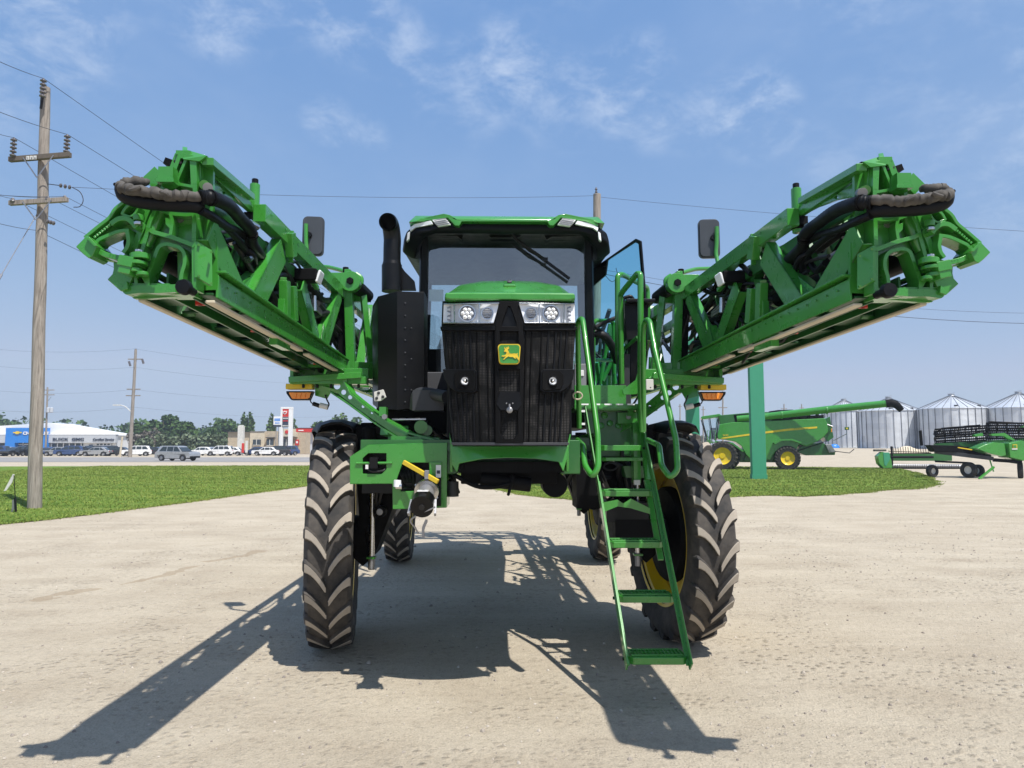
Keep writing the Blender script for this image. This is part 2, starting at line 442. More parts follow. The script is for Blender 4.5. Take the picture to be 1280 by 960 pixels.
# ---------------------------------------------------------------- wheels
def tyre_mb(Rr=.92, W=.365, lugs=23):
    m = MB('tyre'); h = W / 2; rr = .595
    prof = [(rr, -h * .62), (rr + .02, -h * .80), (rr + .10, -h * .97), (rr + .20, -h * 1.0), (Rr - .085, -h * .94), (Rr - .05, -h * .80), (Rr - .038, -h * .45),
            (Rr - .034, 0), (Rr - .038, h * .45), (Rr - .05, h * .80), (Rr - .085, h * .94), (rr + .20, h * 1.0), (rr + .10, h * .97), (rr + .02, h * .80), (rr, h * .62)]
    n = 72; vs = []; 
    for r, x in prof:
        for k in range(n):
            a = 2 * PI * k / n; vs.append((x, r * math.sin(a), r * math.cos(a)))
    fs = []
    for i in range(len(prof) - 1):
        for k in range(n):
            k2 = (k + 1) % n; fs.append((i * n + k, i * n + k2, (i + 1) * n + k2, (i + 1) * n + k))
    m.add(vs, fs)
    rg = random.Random(3)
    for side in (-1, 1):
        for k in range(lugs):
            th0 = 2 * PI * (k + (.5 if side > 0 else 0)) / lugs + rg.uniform(-.004, .004)
            st = []
            # stations: x across tread, advance angle, radii
            for t in (.05, .12, .28, .46, .66, .84, .96, 1.06, 1.16):
                x = (-.004 + t * h * 1.0) if t <= 1 else h * (1.0 + .012 * (t - 1) / .16)
                x = min(x, h * 1.02)
                th = th0 - .215 * (1 - (1 - min(t, 1)) ** 1.8)
                if t <= .96: rt = Rr + .004 - .030 * t * t; rb = Rr - .06
                elif t <= 1.07: rt = Rr - .065; rb = Rr - .12
                else: rt = Rr - .15; rb = Rr - .16
                wd = (.045 if t < .06 else .068 if t < .7 else .076) / Rr
                st.append((x, th, rt, rb, wd))
            vs = []
            for (x, th, rt, rb, wd) in st:
                for (rad, ww) in ((rb, wd * 1.45), (rt, wd), (rt, wd), (rb, wd * 1.45)):
                    pass
                xb = x if rt > Rr - .06 else x - .03
                for (rad, sg, ww, xx) in ((rb, -1, 1.5, xb if rt > Rr - .06 else xb), (rt, -1, 1.0, x), (rt, 1, 1.0, x), (rb, 1, 1.5, xb)):
                    a = th + sg * ww * wd / 2
                    vs.append((side * xx, -rad * math.sin(a), rad * math.cos(a)))
            f_side = []; f_top = []
            for i in range(len(st) - 1):
                a = i * 4; b = a + 4
                f_side += [(a, a + 1, b + 1, b), (a + 2, a + 3, b + 3, b + 2)]
                (f_top if i < 6 else f_side).append((a + 1, a + 2, b + 2, b + 1))
            f_side.append((0, 3, 2, 1)); e = (len(st) - 1) * 4; f_side.append((e, e + 1, e + 2, e + 3))
            m.add(vs, f_side, 'tyre'); o = len(m.v) - len(vs); kk = m.mi('lug_top')
            for f in f_top: m.f.append(tuple(q + o for q in f)); m.fm.append(kk)
    return m
def rim_mb(side, W=.365):
    # side = direction (x) of the outer face
    s = side; h = W / 2
    m = MB('yellow')
    m.lathe([(.60, -s * h * .80), (.625, -s * h * .84), (.63, -s * h * .78), (.58, -s * h * .62), (.565, -s * h * .3), (.53, 0), (.54, s * h * .15), (.50, s * h * .25), (.30, s * h * .25), (.28, s * h * .10), (.20, s * h * .10), (.20, s * h * .14),
             (.30, s * h * .14), (.32, s * h * .33), (.52, s * h * .33), (.565, s * h * .5), (.58, s * h * .62), (.63, s * h * .78), (.625, s * h * .84), (.60, s * h * .80)], (0, 0, 0), (1, 0, 0), 64, 'yellow')
    for k in range(10):
        a = 2 * PI * k / 10; m.cyl((-s * .0, .25 * math.sin(a), .25 * math.cos(a)), (s * .06, .25 * math.sin(a), .25 * math.cos(a)), .016, seg=6, mat='steel_grey')
    return m
def hub_mb(side):
    m = MB('black_matte'); s = side
    m.lathe([(.05, -s * .24), (.17, -s * .22), (.19, -s * .13), (.40, -s * .11), (.42, -s * .08), (.42, -s * .03), (.215, -s * .0), (.215, s * .02), (.12, s * .05), (.11, s * .12), (.04, s * .13)], (0, 0, 0), (1, 0, 0), 24)
    return m
tyre_proto = None
def wheel(x, y, steer):
    global tyre_proto
    side = 1 if x > 0 else -1
    Mx = Matrix.Translation((x, y, .915)) @ Matrix.Rotation(steer, 4, 'Z')
    ORG[0] = Vector((0, 0, 0))
    w = rim_mb(side).build('wheel', sprayer); tag(w)
    w.matrix_local = Matrix.Translation((0, -7, 0)) @ Mx
    if tyre_proto is None:
        t = tyre_mb().build('tyre', w, bevel=.006, angle=32); tyre_proto = t
    else:
        t = tyre_proto.copy(); col.objects.link(t); t.parent = w
    hub_mb(side).build('hub', w)
    ORG[0] = Vector((0, 7, 0))
    return w
# (world positions -> machine frame)
wheel(-1.49, 6.30, R(9.0)); wheel(1.515, 6.42, R(7.5)); wheel(-1.52, 10.75, R(3.0)); wheel(1.53, 10.85, R(1.0))

# ---------------------------------------------------------------- chassis, axles, legs
m = MB('green_dark')
for s in (-1, 1): m.box2((s * .36, 5.0, 1.50), (s * .50, 12.2, 1.74))
for y in (5.3, 7.4, 9.2, 12.1): m.box2((-.36, y - .06, 1.53), (.36, y + .06, 1.71))
frame = m.build('chassis', sprayer, .008)
for y in (6.35, 10.8):
    m = MB('green_dark')
    m.box2((-1.05, y - .13, 1.56), (1.05, y + .13, 1.78), 'green_dark')
    m.box2((-.62, y - .2, 1.46), (.62, y + .2, 1.56)); m.build('axle', frame, .012)
m = MB('black_matte')      # belly pans, transmission, clutter beneath
m.box2((-.34, 5.05, 1.43), (.34, 6.1, 1.55)); m.box2((-.3, 6.1, 1.40), (.3, 7.9, 1.5))
m.cyl((-.2, 4.95, 1.47), (.15, 4.95, 1.43), .05); m.tube(spline([(-.38, 4.9, 1.50), (-.2, 4.88, 1.42), (0, 4.9, 1.44), (.02, 4.92, 1.50)]), .016)
m.cyl((.33, 5.1, 1.42), (.33, 5.4, 1.42), .09)
m.bar((.02, 4.9, 1.46), (-.01, 4.88, 1.36), .02, .02)
m.build('belly_pan', frame, .006)
for sx, y in ((-1, 6.3), (1, 6.42), (-1, 10.78), (1, 10.85)):
    m = MB('black_matte')
    X = lambda a: sx * a
    # leg: upper collar, drop column, kingpin knuckle
    def colm(pts, y0, y1):
        m.plate(pts, lambda a, b, d: Vector((X(a), y0 + d, b)), y1 - y0)
    colm([(.78, 1.86), (1.30, 1.86), (1.30, 1.62), (1.26, 1.10), (1.30, .75), (1.22, .68), (1.12, .78), (.98, 1.15), (.84, 1.5)], y - .15, y + .17)
    m.cyl((X(1.06), y - .20, 1.15), (X(1.06), y - .30, 1.15), .05, seg=14)
    m.cyl((X(1.06), y - .30, 1.15), (X(1.06), y - .31, 1.15), .028, seg=14, mat='steel_grey')
    m.cyl((X(1.20), y, .78), (X(1.20), y, 1.9), .085, seg=18)
    m.cyl((X(1.14), y - .19, .75), (X(1.14), y - .19, 1.45), .026, seg=12, mat='silver')
    m.cyl((X(1.14), y - .19, .66), (X(1.14), y - .19, .78), .028, seg=12, mat='steel_grey')
    m.box((X(1.14), y - .19, .76), (.08, .07, .02), mat='green')
    m.cyl((X(1.18), y - .19, 1.42), (X(1.18), y - .19, 1.85), .06, seg=14)
    m.box((X(1.16), y - .2, 1.47), (.16, .14, .10), mat='green')
    m.cyl((X(1.2), y, .915), (X(1.42), y, .915), .17, seg=22)
    for k in range(5):
        a = rnd.uniform(0, 1); m.tube(spline([(X(1.0 + .1 * a), y - .16, 1.7), (X(1.02 + .1 * a), y - .24 - .03 * k, 1.4), (X(1.12), y - .2, 1.1), (X(1.22), y - .12, .93)]), .014, 8, 'hose')
    m.build('suspension_leg', sprayer, .01)
# fenders: curved black blades over the tyres
def fender(x, y, steer, w=.46, a0=-14, a1=70, name='fender'):
    Mx = Matrix.Translation((x, y, .915)) @ Matrix.Rotation(steer, 4, 'Z')
    vs = []; n = 16
    for i in range(n + 1):
        a = R(a0 + (a1 - a0) * i / n); k = 1 - .35 * max(0, (4 - i) / 4) - .3 * max(0, (i - n + 3) / 3)
        for (xx, dr) in ((-.5, -.055), (-.40, .0), (-.15, .028), (.15, .028), (.40, .0), (.5, -.055)):
            for th in (0, -.02):
                r = .985 + dr + th
                vs.append(Mx @ Vector((xx * w * k, r * math.sin(a), r * math.cos(a))))
    fs = []
    for i in range(n):
        for j in range(5):
            a = (i * 6 + j) * 2; b = ((i + 1) * 6 + j) * 2
            fs.append((a, a + 2, b + 2, b)); fs.append((a + 1, b + 1, b + 3, a + 3))
        for j in (0, 5):
            a = (i * 6 + j) * 2; b = ((i + 1) * 6 + j) * 2; fs.append((a, b, b + 1, a + 1))
    for i in (0, n):
        for j in range(5):
            a = (i * 6 + j) * 2; fs.append((a, a + 1, a + 3, a + 2))
    m = MB('black_semi'); m.add(vs, fs)
    sx = 1 if x > 0 else -1
    m.bar(Mx @ Vector((0, 0, .985)), Vector((sx * 1.2, y, 1.86)), .06, .03)
    return m.build(name, sprayer, 0, 50)
fender(-1.49, 6.30, R(9)); fender(1.515, 6.42, R(7.5)); fender(-1.52, 10.75, R(3)); fender(1.53, 10.85, R(1))

# ---------------------------------------------------------------- hood, grille, headlights
HY = 4.70; HB = 6.32
def hoodsec(y):      # half outline of the hood shell at depth y (x, z)
    if y <= 4.74: return [(.40, 2.665), (.442, 2.675), (.438, 2.72), (.36, 2.735), (.2, 2.74), (0, 2.745)]
    if y <= 4.95: return [(.40, 2.665), (.452, 2.68), (.44, 2.75), (.355, 2.815), (.2, 2.83), (0, 2.835)]
    return [(.40, 2.665), (.455, 2.68), (.45, 2.76), (.345, 2.865), (.2, 2.89), (0, 2.895)]
m = MB('green'); ys = [4.66, 4.74, 4.90, 5.08, 5.3, 5.8, 6.34]; rows = []
for y in ys:
    h = hoodsec(4.7 if y < 4.75 else (4.9 if y < 5.0 else 6))
    if y == 4.66: h = [(x * .985, min(z, 2.715)) for x, z in h]
    rows.append([Vector((-x, y, z)) for x, z in h] + [Vector((x, y, z)) for x, z in reversed(h[:-1])])
vs = [p for r in rows for p in r]; k = len(rows[0]); fs = []
for i in range(len(rows) - 1):
    for j in range(k - 1): fs.append((i * k + j, i * k + j + 1, (i + 1) * k + j + 1, (i + 1) * k + j))
    fs.append((i * k, (i + 1) * k, (i + 1) * k + k - 1, i * k + k - 1))
fs.append(tuple(range(k))); fs.append(tuple((len(rows) - 1) * k + j for j in range(k)))
m.add(vs, fs)
m.box((0, 4.93, 2.832), (.09, .22, .03), Matrix.Rotation(R(20), 3, 'X'))
hood = m.build('hood', sprayer, .012, 28, seg=2)
m = MB('dark_grey'); m.lathe([(.018, 0), (.018, .008), (.001, .010)], (0, 4.90, 2.845), (0, -.7, .7), 16); m.build('cap', hood)
# side panels of the engine bay
m = MB('black_semi')
for s in (-1, 1): m.box2((s * .40, 4.95, 1.75), (s * .435, 6.3, 2.67))
m.box2((-.39, 4.9, 1.72), (.39, 6.3, 2.66), 'black_matte')
m.build('engine_cover', hood, .006)
# grille body: curved panel (bulges forward in the middle)
def gy(x, z): return HY + .12 * (x / .45) ** 2 * 1.0 - .05 + .02 * (z - 2.2)
def gsurf(u0, u1, v0, v1, nu, nv, off, mat, mb):
    """panel on the grille surface between px columns/rows (zoom g coords)"""
    vs = []
    for j in range(nv + 1):
        for i in range(nu + 1):
            X = u0[0] + (u1[0] - u0[0]) * i / nu if False else None
    return
def gp(X, Y, off=0.0):       # zoom-g pixel -> point on grille surface
    p = zg(X, Y, HY); p2 = zg(X, Y, gy(p.x, p.z)); p2.y -= off; return p2
def gpatch(mb, outer, off, th, mat, holes=(), sub=0):
    mb.plate(outer, lambda a, b, d: gp(a, b, off) + Vector((0, d, 0)), th, holes, mat)
def gstrip(mb, tl, tr, br, bl, off, th, mat, nu=12):
    # quad strip subdivided in u so it follows the curve
    n = nu; vs = []
    for i in range(n + 1):
        t = i / n
        a = (tl[0] + (tr[0] - tl[0]) * t, tl[1] + (tr[1] - tl[1]) * t); b = (bl[0] + (br[0] - bl[0]) * t, bl[1] + (br[1] - bl[1]) * t)
        for q in (a, b):
            p = gp(q[0], q[1], off); vs += [p, p + Vector((0, th, 0))]
    fs = []
    for i in range(n):
        a = i * 4; b = a + 4
        fs += [(a, b, b + 2, a + 2), (a + 1, a + 3, b + 3, b + 1), (a, a + 1, b + 1, b), (a + 2, b + 2, b + 3, a + 3)]
    fs += [(0, 2, 3, 1), (n * 4, n * 4 + 1, n * 4 + 3, n * 4 + 2)]
    mb.add(vs, fs, mat)
m = MB('grille_mesh')
gstrip(m, (46, 195), (690, 195), (652, 745), (98, 745), 0, .05, 'grille_mesh', 24)
grille = m.build('grille', hood)
m = MB('black_semi')
# top band behind the lamps
gstrip(m, (50, 62), (685, 62), (690, 200), (44, 200), .0, .06, 'black', 16)
gstrip(m, (40, 188), (302, 186), (304, 206), (44, 206), .025, .05, 'black_semi', 8)
gstrip(m, (442, 186), (694, 188), (692, 206), (440, 206), .025, .05, 'black_semi', 8)
# centre spine frame with openings
spine = [(322, 66), (408, 66), (436, 165), (440, 230), (438, 745), (304, 745), (302, 230), (306, 165)]
holes = [[(364, 92), (376, 92), (405, 170), (405, 187), (336, 187), (336, 170)], [(326, 212), (414, 212), (414, 275), (326, 275)], [(322, 392), (420, 392), (420, 500), (322, 500)],
         [(330, 590), (412, 590), (412, 700), (390, 725), (352, 725), (330, 700)]]
gpatch(m, spine, .028, .03, 'black_matte', holes)
gpatch(m, [(325, 500), (418, 500), (432, 560), (412, 588), (330, 588), (308, 560)], .034, .02, 'black_semi')
# pleated outer columns
for X in (62, 96, 122, 146, 182, 214, 262, 292, 452, 480, 528, 560, 596, 622, 650):
    t = (X - 368) / 320; xb = 368 + (X - 368) * .865; w = 5 if X in (214, 262, 292, 452, 480, 528) else 9
    gstrip(m, (X - w * .6, 206), (X + w * .6, 206), (xb + w * .5, 742), (xb - w * .5, 742), .010, .03, 'black_semi' if w == 9 else 'black_matte', 2)
gstrip(m, (92, 742), (658, 742), (654, 756), (98, 756), .02, .08, 'dark_grey', 14)
m.build('grille_frame', grille, .003)
# fog lamps in moulded pods
for s in (-1, 1):
    def mx(X): return X if s < 0 else 737 - X
    m = MB('black_semi')
    pod = [(54, 393), (205, 393), (218, 405), (218, 492), (205, 504), (120, 500), (85, 478), (62, 440)]
    gpatch(m, [(mx(a), b) for a, b in pod], .045, .06, 'black_semi')
    pod2 = [(125, 402), (203, 402), (210, 412), (210, 488), (200, 496), (125, 490), (112, 470), (108, 420)]
    gpatch(m, [(mx(a), b) for a, b in pod2], .055, .02, 'black_matte')
    c = gp(mx(160), 450, .056)
    m.lathe([(.034, 0), (.034, .012), (.027, .012), (.026, .002)], c, (0, -1, 0), 20, 'black')
    pd = m.build('lamp_pod', grille, .006)
    q = MB('chrome_white'); q.lathe([(.026, .002), (.020, .004), (.013, -.004), (.001, -.004)], c, (0, -1, 0), 20, 'chrome_white'); q.lathe([(.010, .012), (.006, .018), (.001, .02)], c, (0, -1, 0), 12, 'silver'); q.build('fog_lamp', pd)
m = MB('steel_grey'); c = gp(372, 588, .04); m.lathe([(.02, 0), (.02, .012), (.008, .02), (.001, .02)], c, (0, -1, 0), 16); m.box(c + Vector((0, -.02, .014)), (.010, .02, .05)); m.lathe([(.005, 0), (.001, .004)], gp(357, 556, .04), (0, -1, 0), 8); m.lathe([(.005, 0), (.001, .004)], gp(387, 556, .04), (0, -1, 0), 8)
m.build('latch', grille)
# headlights
for s in (-1, 1):
    def mx(X): return X if s < 0 else 740 - X
    m = MB('chrome_white')
    out = [(57, 82), (323, 78), (295, 172), (54, 172)]
    gpatch(m, [(mx(a), b) for a, b in out], .022, .02, 'chrome_white')
    # bezels dividing the lamp in three
    for (a, b) in (((108, 80), (110, 172)), ((228, 80), (226, 172))):
        gstrip(m, (mx(a[0] - 3), a[1]), (mx(a[0] + 3), a[1]), (mx(b[0] + 3), b[1]), (mx(b[0] - 3), b[1]), .045, .02, 'silver', 2)
    for (a, b) in (((57, 80), (323, 76)), ((54, 170), (295, 170))):
        gstrip(m, (mx(a[0]), a[1]), (mx(b[0]), b[1]), (mx(b[0]), b[1] + 5), (mx(a[0]), a[1] + 5), .045, .03, 'silver', 4)
    hl = m.build('headlight', hood, .002)
    q = MB('silver'); c = gp(mx(170), 127, .024)
    q.lathe([(.056, 0), (.058, .018), (.050, .018), (.046, .002)], c, (0, -1, 0), 28, 'silver')
    q.lathe([(.046, .003), (.001, -.004)], c, (0, -1, 0), 24, 'steel_grey')
    for k in range(7):
        a = 2 * PI * k / 6 if k < 6 else 0; rr = .029 if k < 6 else 0
        cc = c + Vector((rr * math.cos(a), -.004, rr * math.sin(a)))
        q.lathe([(.0135, 0), (.0135, .010), (.010, .012)], cc, (0, -1, 0), 12, 'chrome_white'); q.lathe([(.010, .012), (.005, .017), (.001, .018)], cc, (0, -1, 0), 10, 'white')
    q.build('lamp_cluster', hl)
    q = MB('silver'); c = gp(mx(266), 127, .024)
    q.lathe([(.040, 0), (.042, .014), (.036, .014), (.034, .002), (.001, -.003)], c, (0, -1, 0), 24, 'silver')
    for k in range(5): q.box(c + Vector((0, -.012, -.022 + k * .011)), (.064 - abs(k - 2) * .009, .008, .0045), mat='steel_grey')
    q.build('reflector', hl)
    q = MB('silver'); 
    for k in range(4): q.box(gp(mx(84), 98 + k * 20, .03), (.026, .012, .010), Matrix.Rotation(R(25 if k % 2 else -25), 3, 'Y'), mat='steel_grey')
    for k in range(3): q.lathe([(.010, 0), (.008, .008), (.001, .010)], gp(mx(84), 108 + k * 20, .03), (0, -1, 0), 10, 'white')
    q.build('corner_lamp', hl)
    q = MB('lens_glass'); gpatch(q, [(mx(a), b) for a, b in out], .055, .004, 'lens_glass'); q.build('lens', hl)
# emblem: leaping deer badge
rr = []
def rrect(x0, y0, x1, y1, r, n=5, bulge=0.0):
    pts = []
    for (cx, cy, a0) in ((x1 - r, y1 - r, 0), (x0 + r, y1 - r, 90), (x0 + r, y0 + r, 180), (x1 - r, y0 + r, 270)):
        for k in range(n + 1):
            a = R(a0 + 90 * k / n); pts.append((cx + r * math.cos(a), cy + r * math.sin(a)))
    return pts
m = MB('yellow_plain'); gpatch(m, [(x + (4 if y > 330 else -1) * (-1 if x > 370 else 1), y) for x, y in rrect(317, 275, 423, 371, 16)], .060, .02, 'yellow_plain')
badge = m.build('emblem', grille, .003)
m = MB('green'); gpatch(m, [(x + (4 if y > 330 else -1) * (-1 if x > 370 else 1), y) for x, y in rrect(322, 280, 418, 366, 13)], .064, .01, 'green'); m.build('emblem_field', badge)
deer = [(345, 309), (350, 303), (347, 297), (348, 289), (352, 296), (357, 299), (356, 289), (361, 294), (363, 289), (368, 287), (366, 294), (371, 292), (368, 299), (362, 303), (366, 308), (370, 318), (380, 322), (394, 320), (403, 322), (411, 318), (409, 326), (412, 335), (416, 345), (418, 356), (412, 350), (406, 342), (398, 339), (404, 347), (396, 344), (388, 337), (374, 337), (366, 334), (354, 342), (346, 350), (341, 349), (350, 339), (354, 333), (344, 336), (334, 334), (336, 330), (346, 330), (355, 324), (358, 316), (354, 312), (348, 313)]
m = MB('yellow_plain'); gpatch(m, deer, .068, .006, 'yellow_plain'); m.build('leaping_deer', badge)
# green bumper beam under the grille, with cheek plates
m = MB('green')
m.plate([(78, 690), (98, 758), (655, 758), (668, 700), (676, 700), (652, 835), (636, 886), (612, 836), (500, 820), (368, 815), (240, 822), (128, 845), (118, 890), (92, 850)], lambda a, b, d: zg(a, b, 4.68) + Vector((0, .10 * ((a - 368) / 300) ** 2 + d, 0)), .05)
for s in (-1, 1): m.plate([(4.86, 1.72), (4.84, 1.60), (4.86, 1.52), (4.93, 1.52), (5.05, 1.62), (5.05, 1.72)], lambda a, b, d: Vector((s * (.385 + d), a, b)), .02)
bump = m.build('front_bumper', sprayer, .006)
m = MB('black_matte'); m.plate([(128, 835), (612, 835), (636, 886), (128, 886)], lambda a, b, d: zg(a, b, 4.84) + Vector((0, d, 0)), .03)
for k in range(6): m.bar(zg(150 + k * 86, 835, 4.83), zg(150 + k * 86, 884, 4.83), .012, .012)
m.build('skid_panel', bump)

# ---------------------------------------------------------------- cab
cabY = 6.30
m = MB('black_semi')
zt, zb = 3.66, 2.10
for s in (-1, 1):
    m.bar((s * .765, cabY + .06, zb), (s * .745, cabY - .01, zt), .065, .08)            # A pillars
    m.bar((s * .90, 7.85, 2.0), (s * .86, 7.85, zt), .07, .09)
    m.bar((s * .88, 7.1, 2.0), (s * .86, 7.1, 2.35), .05, .06)
    m.bar((s * .77, cabY + .05, 2.05), (s * .9, 7.85, 2.05), .06, .12)
m.box2((-.77, cabY - .02, 2.02), (.77, cabY + .08, 2.20)); m.box2((-.9, 7.8, 1.9), (.9, 7.9, 2.5))
m.box2((-.8, 6.4, 1.86), (.8, 7.85, 2.0)); m.box2((-.86, 7.8, 3.55), (.86, 7.9, 3.66))
cab = m.build('cab', sprayer, .01)
m = MB('glass'); m.plate([(-.735, 2.19), (.735, 2.19), (.72, 3.60), (-.72, 3.60)], lambda a, b, d: Vector((a, cabY + .02 + d + .10 * (abs(a) / .75) ** 2 - .04 - .045 * (b - 2.2), b)), .006); m.build('windshield', cab)
m = MB('glass'); m.box2((-.84, 7.83, 2.5), (.84, 7.836, 3.55)); m.build('rear_window', cab)
m = MB('glass'); m.plate([(6.40, 2.1), (7.8, 2.1), (7.8, 3.55), (6.40, 3.58)], lambda a, b, d: Vector((-.79 - .07 * (a - 6.4) / 1.4 - d, a, b)), .006); m.build('side_window', cab)
# black seal line round the windscreen, top valance and motor housing
m = MB('black')
m.plate([(300, 130), (560, 100), (735, 100), (985, 130), (985, 150), (840, 155), (820, 168), (805, 140), (730, 140), (700, 158), (585, 158), (560, 140), (470, 140), (462, 168), (445, 152), (325, 150)], lambda a, b, d: z2(a, b, 6.22) + Vector((0, d, 0)), .03)
m.box(z2(640, 118, 6.16), (.34, .10, .10)); m.cyl(z2(640, 105, 6.15), z2(640, 105, 6.05), .035)
m.build('visor', cab, .006)
m = MB('black')
a0 = z2(645, 112, 6.14); a1 = z2(812, 250, 6.215); a2 = z2(916, 332, 6.25)
m.tube([a0, z2(700, 175, 6.19), a1], [.018, .015, .012], 8); m.tube([z2(660, 135, 6.16), z2(745, 215, 6.20), a1], .008, 8)
m.bar(z2(700, 172, 6.20), a2, .012, .026); m.box(a1, (.05, .03, .03)); m.build('wiper', cab)
# roof
m = MB('black_semi')
def rsec(y, hw, z0, z1, z2_): return [(-hw * .78, y, 3.575 if z0 < 3.5 else z0), (-hw * .88, y, z0), (-hw, y, z1 - .05 - (3.5 - min(z0, 3.5)) * .6), (-hw * .985, y, z1), (-hw * .86, y, z2_), (hw * .86, y, z2_), (hw * .985, y, z1), (hw, y, z1 - .05 - (3.5 - min(z0, 3.5)) * .6), (hw * .88, y, z0), (hw * .78, y, 3.575 if z0 < 3.5 else z0)]
def loft(mb, secs, mat=None):
    k = len(secs[0]); vs = [p for s_ in secs for p in s_]; fs = []
    for i in range(len(secs) - 1):
        for j in range(k):
            j2 = (j + 1) % k; fs.append((i * k + j, i * k + j2, (i + 1) * k + j2, (i + 1) * k + j))
    fs.append(tuple(range(k))); fs.append(tuple((len(secs) - 1) * k + j for j in range(k))); mb.add(vs, fs, mat)
loft(m, [rsec(6.0, .66, 3.56, 3.585, 3.61), rsec(6.04, .80, 3.53, 3.58, 3.64), rsec(6.12, .90, 3.42, 3.57, 3.66), rsec(6.25, .935, 3.36, 3.56, 3.67), rsec(6.5, .94, 3.42, 3.56, 3.67), rsec(7.9, .93, 3.5, 3.58, 3.68)])
# down-turned corners
roof = m.build('roof', cab, .02, 40, seg=2)
m = MB('green')
def gs(y, hw, z0, z1, notch=0): return [(-hw, y, z0), (-hw * .93, y, z1), (hw * .93, y, z1), (hw, y, z0)]
loft(m, [gs(6.0, .80, 3.625, 3.655), gs(6.06, .86, 3.64, 3.70), gs(6.5, .88, 3.66, 3.735), gs(7.85, .86, 3.66, 3.73)])
# front visor lip of the roof cap: raised wings with the V notches
m.plate([(236, 92), (262, 68), (385, 54), (412, 60), (448, 82), (836, 82), (870, 60), (900, 54), (1020, 68), (1046, 86), (1040, 96), (985, 82), (880, 72), (850, 106), (832, 106), (822, 90), (462, 90), (452, 108), (432, 106), (402, 72), (300, 80)], lambda a, b, d: z2(a, b, 5.93) + Vector((0, d + .10 * ((a - 640) / 400) ** 4, 0)), .09)
m.build('roof_cap', roof, .006)
for s in (-1, 1):
    def mx(X): return X if s < 0 else 1281 - X
    m = MB('chrome_white')
    f = lambda a, b, d: z2(mx(a), b, 5.935) + Vector((0, d + .10 * ((mx(a) - 640) / 400) ** 4, 0))
    m.plate([(335, 78), (392, 72), (416, 102), (362, 108)], f, .03); a = m.build('work_light', roof, .004)
    q = MB('steel_grey')
    for k in range(4): q.bar(f(345 + k * 4, 82 + k * 7, -.006), f(396 + k * 5, 76 + k * 7, -.006), .006, .006)
    q.build('lamp_fin', a)
    m = MB('chrome_white'); m.plate([(236, 100), (258, 88), (330, 80), (340, 96), (262, 104), (240, 118)], f, .03, (), 'chrome_white')
    m.plate([(226, 122), (238, 116), (234, 150), (222, 158)], f, .04, (), 'chrome_white'); m.build('marker_light', roof, .004)
m = MB('off_white'); m.lathe([(.09, 0), (.09, .02), (.06, .035), (.001, .038)], (-.52, 6.5, 3.735), (0, 0, 1), 24); m.build('receiver_dome', roof)
for x in (-.80, .76): m = MB('black'); m.lathe([(.03, 0), (.035, .02), (.02, .04), (.001, .042)], (x, 6.3, 3.70), (0, 0, 1), 12); m.build('beacon_mount', roof)
# interior: seat, wheel, console, floor
m = MB('interior'); m.box2((-.26, 7.0, 2.42), (.26, 7.5, 2.56)); m.box((0, 7.55, 2.95), (.50, .14, .80), Matrix.Rotation(R(-8), 3, 'X')); m.box((0, 7.62, 3.42), (.26, .1, .16)); m.box2((-.16, 7.1, 2.0), (.16, 7.4, 2.42))
m.box2((.32, 6.9, 2.5), (.46, 7.4, 2.62)); m.build('operator_seat', cab, .03)
m = MB('interior'); m.tube([Vector((.19 * math.cos(a), 6.78 + .06 * math.sin(a), 2.82 + .18 * math.sin(a))) for a in [2 * PI * k / 24 for k in range(24)]], .016, 8, closed=True); m.bar((0, 6.5, 2.2), (0, 6.78, 2.82), .07, .07); m.bar((-.18, 6.78, 2.82), (.18, 6.78, 2.82), .03, .02); m.build('steering_wheel', cab)
m = MB('interior'); m.box2((-.72, 6.36, 2.02), (.72, 6.5, 2.36)); m.box((.5, 6.75, 2.95), (.28, .04, .22), Matrix.Rotation(R(-10), 3, 'Z')); m.bar((.52, 6.78, 2.3), (.52, 6.78, 2.85), .03, .03); m.build('console', cab, .01)
m = MB('liner'); m.box2((-.78, 6.42, 3.575), (.78, 7.75, 3.60)); m.build('headliner', cab)
m = MB('white'); m.box(z2(355, 402, 6.42), (.13, .004, .11)); m.build('sticker', cab, label='pale sticker in the corner of the windshield')
# open door on the right, hinged at the rear pillar
m = MB('black')
pa = zr(178, 250, 7.1); tip = zr(440, 68, 6.35); rt = zr(490, 300, 6.35)
def D(t, z):     # door plane from hinge (t=0) to outer edge (t=1)
    return Vector((.80 + t * .42, 7.10 - t * .80, z))
outl = [(0, 2.15), (0, 3.42), (.12, 3.46), (.92, 3.60), (1.0, 3.56), (1.05, 3.1), (1.06, 2.5), (.9, 2.15)]
inn = [(.05, 2.2), (.05, 3.26), (.40, 3.36), (.44, 3.50), (.90, 3.57), (.96, 3.54), (1.01, 3.1), (1.02, 2.5), (.86, 2.2)]
m.plate(outl, lambda a, b, d: D(a, b) + Vector((.02, .02, 0)) * d / .03, .03, [inn])
door = m.build('door', cab, .006, label='open cab door swung out beside the ladder')
m = MB('glass_teal'); m.plate(inn, lambda a, b, d: D(a, b) + Vector((.012, .012, 0)) * (1 + d), .3); m.build('door_glass', door)

